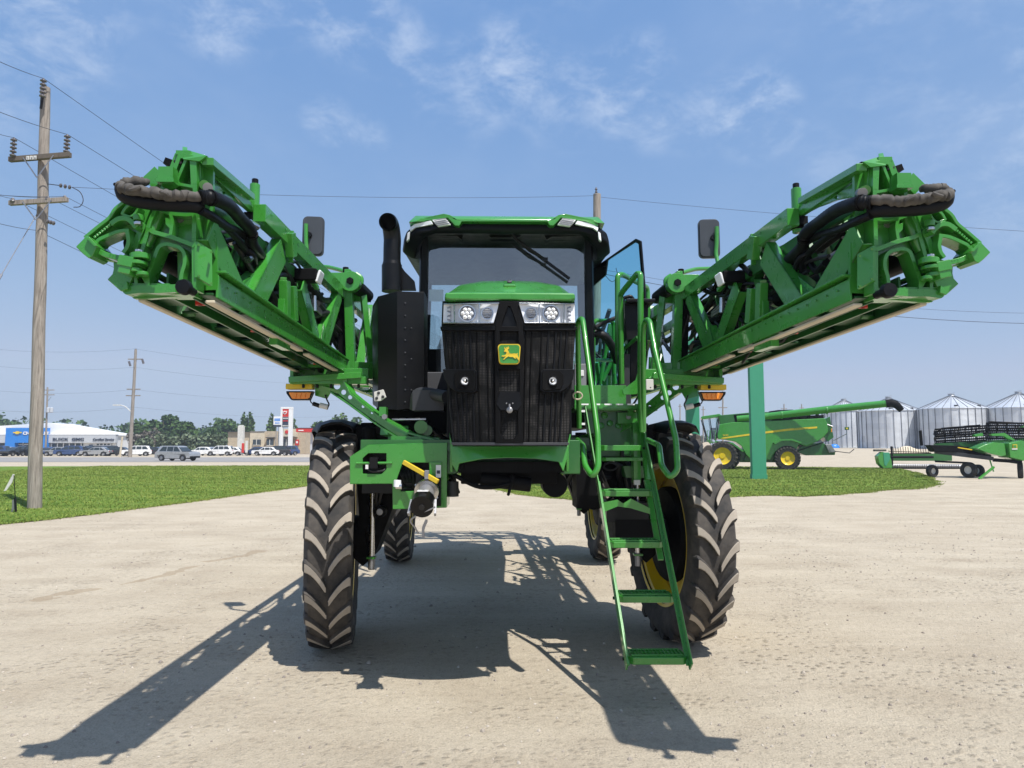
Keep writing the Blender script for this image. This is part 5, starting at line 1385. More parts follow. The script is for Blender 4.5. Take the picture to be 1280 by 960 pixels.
def tree(name, x, y, h, w, mat, n, s, label, cat='tree', group=None, seed=0, trunk=.25, lumps=9, z0=None):
    z0 = gz(x, y) if z0 is None else z0
    root = empty(name, (x, y, z0)); tag(root, label, cat, group)
    m = MB('bark'); th = h * trunk
    m.tube([(0, 0, 0), (.05 * w, 0, th), (.0, .03 * w, h * .55), (0, 0, h * .85)], [.045 * h * .6, .032 * h * .6, .02 * h * .6, .006 * h], 8)
    r = random.Random(seed + 9)
    for k in range(5):
        a = r.uniform(0, 6.28); m.tube([(0, 0, h * r.uniform(.25, .5)), (math.cos(a) * w * .22, math.sin(a) * w * .22, h * r.uniform(.5, .65)), (math.cos(a) * w * .36, math.sin(a) * w * .36, h * r.uniform(.65, .8))], [.012 * h, .008 * h, .003 * h], 6)
    m.build('trunk', root, fix=False)
    m = MB(mat); leaves(m, (0, 0, th + (h - th) * .5), w * .56, w * .5, (h - th) * .60, n, s, mat, seed, lumps); m.build('crown', root, fix=False, smooth=False)
    return root
def atpx(u, Y): return (u - 640) / F * Y * CP
def hpx(v, Y): # z at pixel row v at depth Y (on centre column approx)
    return P(640, v, Y).z
T = lambda u, vtop, Y, wpx, mat, n, s, nm, lab, cat='tree', grp=None, seed=0, trunk=.2, lumps=9: tree(nm, atpx(u, Y), Y, hpx(vtop, Y), wpx / F * Y, mat, n, s, lab, cat, grp, seed, trunk, lumps)
T(203, 519, 175, 40, 'leaf', 1500, .55, 'broadleaf_tree', 'large round dark green tree behind the far utility pole, tallest of the left trees', seed=1)
T(232, 529, 172, 34, 'leaf', 1000, .55, 'broadleaf_tree', 'broad dark green tree just right of the tallest round tree', seed=2)
T(176, 531, 178, 26, 'leaf', 800, .55, 'broadleaf_tree', 'low dark green tree just left of the far utility pole', seed=3)
T(262, 536, 165, 22, 'leaf', 700, .5, 'broadleaf_tree', 'small dark green tree left of the tan store', seed=4)
T(284, 527, 190, 30, 'leaf', 900, .55, 'broadleaf_tree', 'wide green tree rising behind the left end of the tan store', seed=5)
T(304.5, 519, 185, 9, 'leaf_bright', 700, .45, 'poplar_tree', 'left one of two slim poplars behind the tan store', seed=6, trunk=.08, lumps=14)
T(313.5, 518, 185, 9, 'leaf_bright', 700, .45, 'poplar_tree', 'right one of two slim poplars behind the tan store', seed=7, trunk=.08, lumps=14)
T(338, 521, 185, 12, 'leaf_bright', 700, .45, 'poplar_tree', 'slim poplar left of the tall red and white price sign', seed=8, trunk=.08)
T(366, 524, 185, 10, 'leaf_bright', 600, .45, 'poplar_tree', 'slim poplar right of the tall red and white price sign', seed=9, trunk=.08)
T(397, 528, 170, 22, 'leaf_bright', 800, .45, 'broadleaf_tree', 'light green tree behind the red fuel canopy', seed=10)
T(424, 521, 170, 24, 'leaf_bright', 800, .45, 'broadleaf_tree', 'light green tree beside the black fender, right of the fuel canopy', seed=11)
T(447, 526, 190, 24, 'leaf', 700, .5, 'broadleaf_tree', 'dark green tree glimpsed under the boom arm', seed=17)
for i, (u, v, w) in enumerate(((206, 543, 26), (228, 541, 30), (252, 542, 28), (274, 544, 24), (183, 546, 20))):
    T(u, v, 138 + i, w, 'leaf_silver', 700, .4, 'willow_bush', ['silvery willow bush behind the silver car', 'silvery willow bush right of the silver car roof', 'silvery willow bush left of the tan store', 'silvery willow bush nearest the tan store', 'silvery willow bush at the far utility pole'][i], 'bush', 'silvery willow bushes across the highway', 30 + i, .02, 8)
for i, (u, v, w) in enumerate(((165, 541, 22), (188, 537, 26))):
    T(u, v, 150 + i, w, 'leaf_dry', 600, .4, 'dry_bush', ['greyish half-bare bush beside the far utility pole', 'greyish half-bare bush right of the far utility pole'][i], 'bush', 'half-bare bushes by the far pole', 40 + i, .02, 8)
# far wood as one mass
m = MB('leaf'); r = random.Random(77)
for k in range(150):
    u = r.uniform(-250, 300); Y = r.uniform(225, 300); top = 519 + 6 * math.sin(u * .05) + r.uniform(-2, 6) if u < 50 else 530 + 5 * math.sin(u * .06) + r.uniform(-2, 6)
    h = hpx(top, Y); leaves(m, (atpx(u, Y), Y, h * .5), r.uniform(5, 8), 5, h * .62, 70, 1.0, 'leaf', k, 4)
for k in range(60):
    u = r.uniform(1010, 1045) if k < 25 else r.uniform(815, 885); Y = r.uniform(330, 380); h = hpx(r.uniform(541, 549), Y); leaves(m, (atpx(u, Y), Y, h * .5), 7, 5, h * .6, 40, 1.2, 'leaf', k + 500, 4)
tag(m.build('distant_treeline', fix=False, smooth=False), 'far-off dark line of trees along the horizon', 'trees', kind='stuff')

# ------------------------------------------------------------------ utility poles and wires
def insul(m, p, h, r=.075, n=5):
    m.cyl(p, p + Vector((0, 0, h)), .025, seg=8)
    prof = []
    for k in range(n):
        z = h * (k + .35) / n; prof += [(.03, z - h * .06), (r, z - h * .02), (r * .95, z + h * .03), (.035, z + h * .07)]
    m.lathe([(.02, 0)] + prof + [(.02, h)], p, (0, 0, 1), 12)
def pole(label, base, top, r0, r1, cat='utility pole', group='wooden utility poles'):
    root = empty('utility_pole', base); tag(root, label, cat, group)
    m = MB('wood_pole'); d = top - base; n = 14; rg2 = random.Random(int(abs(base.x) * 10))
    m.tube([d * (k / n) + Vector((rg2.uniform(-.01, .01), rg2.uniform(-.01, .01), 0)) for k in range(n + 1)], [r0 + (r1 - r0) * (k / n) for k in range(n + 1)], 18)
    m.build('post', root); return root
def arm(root, p, half, ax=Vector((1, 0, 0)), th=.11, brace=.55, mat='wood_pole'):
    b = Vector(root.location)
    m = MB(mat); q = p - b
    m.bar(q - ax * half, q + ax * half, th * .85, th); 
    for s in (-1, 1): m.bar(q + ax * s * half * .5 + Vector((0, -.07, 0)), q + Vector((0, -.07, -brace)), .035, .012, (0, 1, 0), 'steel_grey')
    return m.build('crossarm', root, .008)
# near left pole
Yp = 19.6; pb = G(43, 636); pb.z = 0; pt = P(57, 110, Yp + .1)
np_ = pole('tall weathered wooden utility pole at the left edge with two crossarms', pb, pt, .175, .125)
aT = P(52, 197, Yp - .15); aL = P(12, 199.5, Yp - .1); aR = P(88, 193.5, Yp - .3); axv = (aR - aL); half = axv.length / 2; axv.normalize()
c1 = arm(np_, (aL + aR) / 2, half, axv, .14, .62, 'bark')
m = MB('insulator')
IT = []
for u, vt, vb in ((16, 172, 196), (83, 168, 191)):
    p = P(u, vb, Yp - .2); h = P(u, vt, Yp - .2).z - p.z; insul(m, p - pb, h, .085, 5); IT.append(p + Vector((0, 0, h)))
m.build('insulator', np_)
m = MB('insulator'); p = P(53, 122, Yp - .25); h = P(53, 98, Yp - .25).z - p.z; insul(m, p - pb, h, .085, 5); IT.append(p + Vector((0, 0, h))); m.bar(P(51, 136, Yp - .2) - pb, P(53, 121, Yp - .25) - pb, .06, .06, mat='black'); m.build('insulator', np_)
bL = P(12, 254, Yp - .2); bR = P(84.5, 249.5, Yp - .3)
arm(np_, (bL + bR) / 2, (bR - bL).length / 2, (bR - bL).normalized(), .13, .55)
m = MB('insulator')
IB = []
for u, v in ((16, 249), (60, 247), (81, 246)):
    p = P(u, v + 2, Yp - .25); m.lathe([(.02, -.08), (.045, -.05), (.085, -.02), (.07, .02), (.04, .05), (.03, .08), (.001, .09)], p - pb, (0, 0, 1), 12); IB.append(p + Vector((0, 0, .06)))
m.build('pin_insulator', np_)
m = MB('decal'); pl = P(39, 197, Yp - .32)
for k in range(3): m.box(P(34.5 + k * 4.6, 197.3 - k * .2, Yp - .30) - pb, (.085, .006, .11), mat='off_white')
m.build('number_plate', np_)
for k, ch in enumerate('136'): 
    tm = text_mesh(ch, .09, 'navy', P(33.4 + k * 4.6, 199.2 - k * .2, Yp - .31) - pb, parent=np_, name='plate_digit', depth=.002)
m = MB('insulator')
for (u, v, u2, v2) in ((76, 232, 87, 234), (60, 277, 67, 279)):
    a = P(u, v, Yp - .3) - pb; b = P(u2, v2, Yp - .3) - pb
    for k in range(3): q = a.lerp(b, k / 2); m.lathe([(.02, -.03), (.06, -.01), (.06, .01), (.02, .03)], q, (b - a).normalized(), 10)
m.tube(spline([P(90, 234, Yp - .3) - pb, P(100, 240, Yp - .3) - pb, P(104, 250, Yp - .3) - pb, P(100, 258, Yp - .3) - pb, P(92, 259, Yp - .3) - pb], 6), .012, 6, 'wire')
m.tube([P(60, 230, Yp - .2) - pb, P(76, 232, Yp - .3) - pb], .012, 6, 'wire')
m.build('dead_end_clamp', np_)
m = MB('steel_grey'); a = P(46, 268, Yp - .1) - pb; b = P(2, 343, Yp - 2.2) - pb; m.tube([a, b], .012, 6); m.tube([b, b + (b - a).normalized() * .35], .03, 6, 'steel_grey'); m.tube([b, b + (b - a) * 2.2], .010, 6); m.build('guy_wire', np_)
# pole behind the cab
p2b = Vector((atpx(744, 27.5) + .02, 27.5, 0)); p2t = P(746.5, 243, 27.6)
cp_ = pole('weathered wooden utility pole standing behind the cab and the open door', p2b, p2t, .17, .15)
m = MB('insulator'); insul(m, p2t - p2b + Vector((-.05, -.1, -.1)), .35, .06, 3); m.tube(spline([P(757, 345, 27.4) - p2b, P(765, 352, 27.4) - p2b, P(772, 346, 27.4) - p2b, P(770, 335, 27.4) - p2b], 6), .012, 6, 'wire'); m.build('insulator', cp_)
# hidden line pole far behind, carrying the wires of the left pole
p3b = Vector((-3.0, 72, 0)); p3t = Vector((-3.0, 72, 10.4)); hp_ = pole('wooden utility pole on the far side of the sprayer, hidden behind its hood', p3b, p3t, .17, .12)
c3 = arm(hp_, Vector((-3, 72, 9.3)), 1.2, Vector((1, 0, 0)))
# far left poles
Yf = 105; fb = Vector((atpx(163, Yf), Yf, 0)); ft = P(169.8, 437, Yf)
fp = pole('far wooden utility pole with street lamp arm, across the highway', fb, ft, .28, .18)
for v, hw, u in ((449, 9, 169), (486.5, 8.5, 167), (494.5, 9, 166.5)): arm(fp, P(u, v, Yf), hw / F * Yf, Vector((1, 0, 0)), .16, .3)
m = MB('insulator')
for u, v in ((161, 455), (177.5, 452)): q = P(u, v, Yf) - fb; m.bar(q + Vector((0, 0, .4)), q + Vector((.25 * (1 if u < 165 else 1), 0, -.3)), .22, .25)
m.tube([P(169.5, 446, Yf) - fb, P(169.8, 436, Yf) - fb], .12, 8); m.build('insulator', fp)
m = MB('off_white'); m.tube(spline([P(164, 515, Yf) - fb, P(156, 508, Yf) - fb, P(147, 506, Yf) - fb], 6), .07, 8); m.box(P(146, 506.4, Yf) - fb, (1.0, .4, .16)); m.build('lamp_arm', fp)
Y4 = 118; b4 = Vector((atpx(57.5, Y4), Y4, 0)); t4 = P(59.5, 484, Y4)
tp = pole('thin far pole with a transformer, just right of the near pole', b4, t4, .16, .12)
for v in (487.5, 493.5): arm(tp, P(61, v, Y4), 7 / F * Y4, Vector((1, 0, 0)), .14, .3)
m = MB('grey_metal')
for dx in (0, .55): m.lathe([(.22, 0), (.26, .05), (.26, .8), (.15, .88), (.001, .9)], P(61.5, 516, Y4) - b4 + Vector((dx, -.3, 0)), (0, 0, 1), 16)
m.tube(spline([P(64, 496, Y4) - b4, P(58, 505, Y4) - b4, P(62, 512, Y4) - b4], 5), .03, 6, 'wire'); m.build('transformer', tp)
# far right poles
for i, (u, vt, Y, hw, cv, lab) in enumerate(((903.5, 489, 150, 5.5, 509.5, 'distant utility pole showing above the cab of the combine'), (980, 505, 190, 4, 511, 'distant utility pole above the middle of the combine'), (1002, 505, 200, 3, 510, 'distant utility pole above the rear of the combine'), (850, 505, 185, 2, 508, 'distant thin pole left of the teal posts'), (879, 508, 190, 2.5, 512, 'distant thin pole between the teal posts'))):
    b = Vector((atpx(u, Y), Y, gz(atpx(u, Y), Y))); q = pole(lab, b, P(u, vt, Y), .20, .14)
    arm(q, P(u, cv, Y), hw / F * Y, Vector((1, 0, 0)), .18, .2)
def wire(a, b, sag, label, r=.012, n=14):
    r *= .58
    root = MB('wire'); pts = [a.lerp(b, k / n) - Vector((0, 0, sag * 4 * (k / n) * (1 - k / n))) for k in range(n + 1)]
    root.tube([p - a for p in pts], r, 5); o = root.build('power_line', fix=False); o.location = a; tag(o, label, 'power line', 'overhead power lines'); return o
H3 = [Vector((-1.8, 72, 9.6)), Vector((-4.2, 72, 9.6)), Vector((-3, 72, 10.9))]
back_ = lambda p, u, v, Y: P(u, v, Y)
wire(IT[2], H3[2], .9, 'topmost power line running from the near left pole toward the sprayer', .014); wire(IT[2], P(-40, 58, 14), .05, 'topmost power line running off the left edge from the near pole', .014)
wire(IT[1], H3[0], .9, 'power line from the right upper insulator of the near left pole', .013); wire(IT[1], P(-40, 124, 15), .05, 'power line running left from the right upper insulator of the near pole', .013)
wire(IT[0], H3[1], .9, 'power line from the left upper insulator of the near left pole', .013); wire(IT[0], P(-40, 152, 15), .05, 'power line running left from the left upper insulator of the near pole', .013)
for k, (p, e) in enumerate(zip(IB, (Vector((-5.2, 72, 7.9)), Vector((-3.3, 72, 8.0)), Vector((-2.0, 72, 8.1))))):
    nm = ('leftmost', 'middle', 'rightmost')[k]
    wire(p, e, .9, f'thin line from the {nm} pin of the lower crossarm on the near left pole', .011); wire(p, P(-40, 236 + 2 * k if k else 228, 14), .05, f'thin line running left from the {nm} pin of the lower crossarm', .011)
wire(P(46, 288, Yp), P(-40, 268, 15), .05, 'low communication cable running left from the near pole', .012); wire(P(46, 288, Yp), Vector((-4, 72, 5.6)), .9, 'low communication cable from the near left pole toward the sprayer', .012)
wire(P(90, 234, Yp - .3), p2t + Vector((0, 0, -.05)), .18, 'long nearly level wire between the near left pole and the pole behind the cab', .010)
wire(p2t + Vector((0, 0, -.1)), P(1330, 292, 24), .10, 'long wire running right above the right boom', .010)
wire(p2b + Vector((0, 0, P(745, 340, 27.5).z)), P(1330, 405, 30), .5, 'dark lower wire on the right, passing behind the boom tip', .018)
wire(p2b + Vector((0, 0, P(745, 335, 27.5).z)), P(1330, 392, 30), .45, 'thin lower wire on the right, just above the dark one', .010)
for k, (v0, v1, v2) in enumerate(((434, 436, 462), (455, 459, 480), (486, 487, 500), (511, 509, 520))):
    nm = ('first', 'second', 'third', 'fourth')[k] 
    wire(P(-30, v0, 100), P(168 - (k > 1), v1, Yf - .3), .6, f'{nm} wire from the top, running left from the far pole across the highway', .018); wire(P(168, v1, Yf - .3), P(430, v2, 170), .8, f'{nm} wire from the top, running right from the far pole across the highway', .018)

# ------------------------------------------------------------------ car dealership across the highway
D = 150.0
def px(u, v, Y=D): return P(u, v, Y)
root = empty('car_dealership', (atpx(57, D), D, 0)); tag(root, 'white car dealership building with bright blue entrance portal', 'building')
ORG[0] = Vector((atpx(57, D), D, 0))
x0 = atpx(-190, D); x1 = atpx(146, D); xp = atpx(58, D); ze = hpx(543.5, D); zp = hpx(528.5, D); zw = hpx(553.5, D)
m = MB('white_metal'); m.box2((x0, D + .3, 0), (x1 - .3, D + 8, ze - .2)); 
m.plate([(x0, ze - .2), (x1, ze - .2), (x1, ze), (xp, zp), (x0, ze)], lambda a, b, d: Vector((a, D + .32 + d, b)), 8, (), 'white')
m.build('wall', root, 0, 30)
m = MB('grey_metal'); m.box2((x0, D - .6, zw), (x1, D + .3, ze)); m.box2((x0, D - .65, ze), (x1 + .1, D + .35, ze + .15), 'white'); m.build('fascia', root)
m = MB('blue_panel'); a = atpx(12, D); b = atpx(62.5, D); zt_ = hpx(535, D); c = atpx(24, D); d_ = atpx(40, D)
m.box2((a, D - 1.4, 0), (c, D - .2, zt_)); m.box2((atpx(52, D), D - 1.4, 0), (b, D - .2, zt_)); m.box2((c, D - 1.4, zw), (atpx(52, D), D - .2, zt_)); m.build('entrance_portal', root)
m = MB('window_dark'); m.box2((c, D - .2, 0), (atpx(52, D), D + .2, zw)); m.box2((x0, D + .1, .6), (a, D + .28, zw - .1)); m.box2((b + .3, D + .1, .3), (atpx(103, D), D + .28, zw - .15)); m.build('showroom_window', root)
m = MB('white_metal')
k = b + .3
while k < atpx(104, D): m.box2((k - .08, D - .02, .2), (k + .08, D + .08, zw - .1)); k += 1.25
for x in (c + 1, c + 2.6, c + 4.2): m.box2((x - .07, D - .32, 0), (x + .07, D - .22, zw))
m.box2((c, D - .32, 1.9), (atpx(52, D), D - .22, 2.05)); m.box2((b + .2, D - .02, 1.25), (atpx(103, D), D + .06, 1.36)); m.build('window_mullion', root)
m = MB('window_dark'); m.box2((atpx(120, D), D + .1, .1), (atpx(138, D), D + .28, zw - .1)); dr = m.build('garage_door', root)
m = MB('white_metal')
for k in range(6): m.box2((atpx(120, D), D - .02, .1 + k * .4), (atpx(138, D), D + .08, .2 + k * .4))
for k in range(5): q = atpx(120 + k * 4.5, D); m.box2((q - .08, D - .03, .1), (q + .08, D + .06, zw - .1))
m.build('door_panel', dr)
m = MB('navy'); m.box2((atpx(111, D), D - .02, .2), (atpx(115.5, D), D + .1, 1.9)); m.build('entry_door', root)
m = MB('yellow_plain'); q = px(22, 541.3, D - 1.5); 
m.plate([(-.95, 0), (-.85, .22), (-.35, .22), (-.30, .38), (.38, .38), (.34, .22), (.95, .22), (.85, -.02), (.30, -.02), (.26, -.2), (-.42, -.2), (-.38, -.02)], lambda a, b, d: q + Vector((a, d - .1, b)), .08); m.build('bow_tie_emblem', root)
ORG[0] = Vector((0, 0, 0))
o = Vector((atpx(57, D), D, 0))
def sign_text(t_, u, v, size, mat, xs_=1.0, sh=0.0, dy=0.0, bold=.0):
    return text_mesh(t_, size, mat, px(u, v, D - .7 + dy) - o, parent=root, depth=.03, xs=xs_, shear=sh, bold=bold)
sign_text('CHEVROLET', 28.5, 543.2, .84, 'white', 1.18, 0, -.8, .03)
sign_text('BUICK', 65.5, 550.8, .80, 'navy', 1.42, 0, 0, .02); sign_text('GMC', 89.5, 550.8, .80, 'navy', 1.45, 0, 0, .03)
sign_text('Certified Service', 115.5, 550.8, .72, 'navy', .92, .3, 0, .02)

# ------------------------------------------------------------------ store, sign, canopy
D2 = 150
root = empty('roadside_store', (atpx(333, D2), D2, 0)); tag(root, 'tan flat-roofed roadside store with dark windows and a red emblem', 'building')
ORG[0] = Vector((atpx(333, D2), D2, 0)); X = lambda u: atpx(u, D2); Z = lambda v: hpx(v, D2)
m = MB('tan_wall'); m.box2((X(284.5), D2, 0), (X(313), D2 + 12, Z(540))); m.box2((X(313), D2 - .4, 0), (X(331), D2 + 12, Z(539)), 'tan_wall_light'); m.box2((X(331), D2 - .1, 0), (X(382), D2 + 12, Z(539)), 'tan_wall'); m.box2((X(350), D2 - .7, Z(546)), (X(372), D2, Z(536)), 'tan_wall_light'); m.build('wall', root)
m = MB('dark_grey'); m.box2((X(284), D2 - .5, Z(540)), (X(331), D2 + 12.1, Z(539.3))); m.box2((X(334), D2 - 1.2, Z(547.6)), (X(344), D2 - .1, Z(546.6))); m.box2((X(353), D2 - 1.4, Z(546.6)), (X(370), D2 - .7, Z(545.8))); m.build('canopy_edge', root)
for i, (a, b, c, d) in enumerate(((318, 327, 556, 549.5), (335, 343, 556.5, 549), (353, 366, 559, 549))):
    m = MB('window_dark'); m.box2((X(a), D2 - .95, Z(c)), (X(b), D2 - .05 - .35, Z(d))); w = m.build('window', root)
    m = MB('off_white'); q = (X(a) + X(b)) / 2; m.box2((q - .06, D2 - 1.0, Z(c)), (q + .06, D2 - .94, Z(d))); m.box2((X(a), D2 - 1.0, Z(c) - .1), (X(b), D2 - .9, Z(c))); m.build('frame', w)
m = MB('red'); m.lathe([(.38, 0), (.38, .08), (.001, .09)], P(358.5, 540, D2 - .72), (0, -1, 0), 20); m.build('round_emblem', root)
m = MB('red'); m.box2((X(369.5), D2 - .3, Z(556.5)), (X(374), D2 - .12, Z(549.5))); m.build('window_poster', root); 
m = MB('white'); m.box2((X(370.5), D2 - .34, Z(554)), (X(373), D2 - .31, Z(551.5))); m.build('poster_panel', root)
D3 = 128
root = empty('pylon_sign', (atpx(357, D3), D3, 0)); tag(root, 'tall white two-legged roadside price sign with a red top panel', 'sign')
ORG[0] = Vector((atpx(357, D3), D3, 0)); X = lambda u: atpx(u, D3); Z = lambda v: hpx(v, D3)
m = MB('white'); m.box2((X(349.6), D3, 0), (X(352), D3 + .6, Z(509))); m.box2((X(359.8), D3, 0), (X(364.4), D3 + .6, Z(509))); m.box2((X(349.5), D3 - .03, Z(511)), (X(364.5), D3 + .63, Z(508.7))); m.box2((X(348.4), D3 + .05, 0), (X(352.6), D3 + .55, Z(534))); m.build('frame', root)
m = MB('red'); m.box2((X(351.8), D3 + .02, Z(521)), (X(360.2), D3 + .5, Z(511))); p_ = m.build('logo_panel', root)
m = MB('white'); q = P(356, 515.6, D3 - .05); m.plate([(-.42, .32), (-.34, -.1), (0, -.36), (.34, -.1), (.42, .32), (.18, .22), (0, .34), (-.18, .22)], lambda a, b, d: q + Vector((a, d, b)), .05); m.build('shield_mark', p_)
m = MB('red'); q = P(356, 515.6, D3 - .1); m.plate([(-.26, .16), (-.2, -.02), (0, -.18), (.2, -.02), (.26, .16), (0, .08)], lambda a, b, d: q + Vector((a, d, b)), .04); m.build('shield_centre', p_)
m = MB('navy'); m.box2((X(351.8), D3 + .02, Z(534)), (X(360.2), D3 + .5, Z(521.3))); p_ = m.build('price_panel', root)
for k, (v, mt) in enumerate(((522.3, 'off_white'), (525.3, 'red'), (531.5, 'off_white'))):
    m = MB(mt); 
    for j in range(4): m.box2((X(352.8 + j * 1.7), D3 - .04, Z(v + 1.5)), (X(354 + j * 1.7), D3 + .02, Z(v)))
    m.build('price_digit', p_)
D4 = 124; root = empty('roadside_sign', (atpx(346, D4), D4, 0)); tag(root, 'small white sign with blue writing on a post, left of the tall price sign', 'sign')
ORG[0] = Vector((atpx(346, D4), D4, 0)); X = lambda u: atpx(u, D4); Z = lambda v: hpx(v, D4)
m = MB('white'); m.box2((X(341), D4, Z(531)), (X(350.2), D4 + .3, Z(520.5))); m.box2((X(341), D4 + .02, Z(533.6)), (X(350.2), D4 + .32, Z(531.2)), 'navy'); m.build('board', root)
m = MB('steel_grey'); m.box2((X(344), D4 + .1, 0), (X(344.7), D4 + .2, Z(531))); m.box2((X(347), D4 + .1, 0), (X(347.7), D4 + .2, Z(531))); m.build('post', root)
m = MB('blue_panel')
for j in range(5): m.box2((X(342.2 + j * 1.5), D4 - .03, Z(526.3)), (X(343.3 + j * 1.5), D4 + .0, Z(523)))
for j in range(4): m.box2((X(343 + j * 1.5), D4 - .03, Z(529.6)), (X(344 + j * 1.5), D4 + .0, Z(528)))
m.build('lettering', root)
D5 = 135; root = empty('gate_pillar', (atpx(300, D5), D5, 0)); tag(root, 'plain cream pillar standing in front of the tan store', 'pillar')
ORG[0] = Vector((atpx(300, D5), D5, 0)); m = MB('off_white'); m.box2((atpx(296.3, D5), D5, 0), (atpx(303, D5), D5 + 1, hpx(532.5, D5))); m.box2((atpx(297, D5), D5 + .1, hpx(532.5, D5)), (atpx(302.3, D5), D5 + .9, hpx(531.4, D5))); m.build('shaft', root, .05)
D6 = 140; root = empty('fuel_canopy', (atpx(385, D6), D6, 0)); tag(root, 'flat red fuel station canopy on white posts beside the store', 'canopy')
ORG[0] = Vector((atpx(385, D6), D6, 0)); X = lambda u: atpx(u, D6); Z = lambda v: hpx(v, D6)
m = MB('red'); m.box2((X(369.5), D6, Z(540)), (X(412), D6 + 7, Z(535.4))); m.box2((X(369.3), D6 - .05, Z(535.4)), (X(412.2), D6 + 7, Z(534.7)), 'dark_grey'); m.build('roof', root)
m = MB('white'); m.box2((X(372.5), D6 - .06, Z(538.6)), (X(379), D6 - .01, Z(537.4))); m.build('lettering', root)
m = MB('grey_metal')
for u in (386, 399.5): m.box2((X(u), D6 + 1, 0), (X(u + 2.4), D6 + 1.4, Z(540)))
m.build('post', root)
m = MB('red'); 
for u in (391, 395): m.box2((X(u), D6 + 1, .1), (X(u + 2), D6 + 1.5, 1.7)); m.box2((X(u) - .1, D6 + .9, 1.5), (X(u + 2) + .1, D6 + 1.6, 2.0), 'off_white')
m.build('fuel_pump', root)
D7 = 120
for i, (u, v0, mt, lab) in enumerate(((308, 551, 'off_white', 'upright white banner stand beside the cream pillar'), (303.5, 554, 'red', 'short red feather banner by the cream pillar'))):
    root = empty('banner_stand', (atpx(u, D7), D7, 0)); tag(root, lab, 'banner'); ORG[0] = Vector((atpx(u, D7), D7, 0))
    m = MB(mt); m.box2((atpx(u - 1.5, D7), D7, .5), (atpx(u + 1.6, D7), D7 + .12, hpx(v0, D7))); m.build('panel', root, .02)
    m = MB('steel_grey'); m.cyl((atpx(u, D7), D7 + .06, 0), (atpx(u, D7), D7 + .06, .52), .05); m.box((atpx(u, D7), D7, .03), (.6, .4, .06)); m.build('base', root)
ORG[0] = Vector((0, 0, 0))
# leaning pale guard stake near the far pole
m = MB('tan_wall_light'); b = P(150, 566, 104); b.z = 0; m.cyl((0, 0, 0), P(153, 546, 104) - b, .14, seg=8); st = m.build('leaning_stake'); st.location = b; tag(st, 'pale leaning stake standing left of the far utility pole', 'stake')
# broken little sign at the left edge
bY = 18.2; b = G(19.5, 641); root = empty('broken_sign', b); tag(root, 'small broken yard sign with torn white panel in the grass at the left edge', 'sign')
m = MB('black'); f = lambda u, v: P(u, v, b.y) - b
m.bar(f(19.8, 642), f(19, 622), .05, .03); m.tube([f(19, 622), f(17.5, 594)], .010, 6); m.build('post', root)
m = MB('off_white'); m.plate([(4.5, 614), (16, 592.5), (18.3, 593.5), (15, 603), (8, 613)], lambda u, v, d: f(u, v) + Vector((0, d, 0)), .01); m.plate([(15, 625), (18.5, 624), (18, 636), (13, 643), (15, 634)], lambda u, v, d: f(u, v) + Vector((0, d, 0)), .01, (), 'steel_grey'); m.build('panel', root)
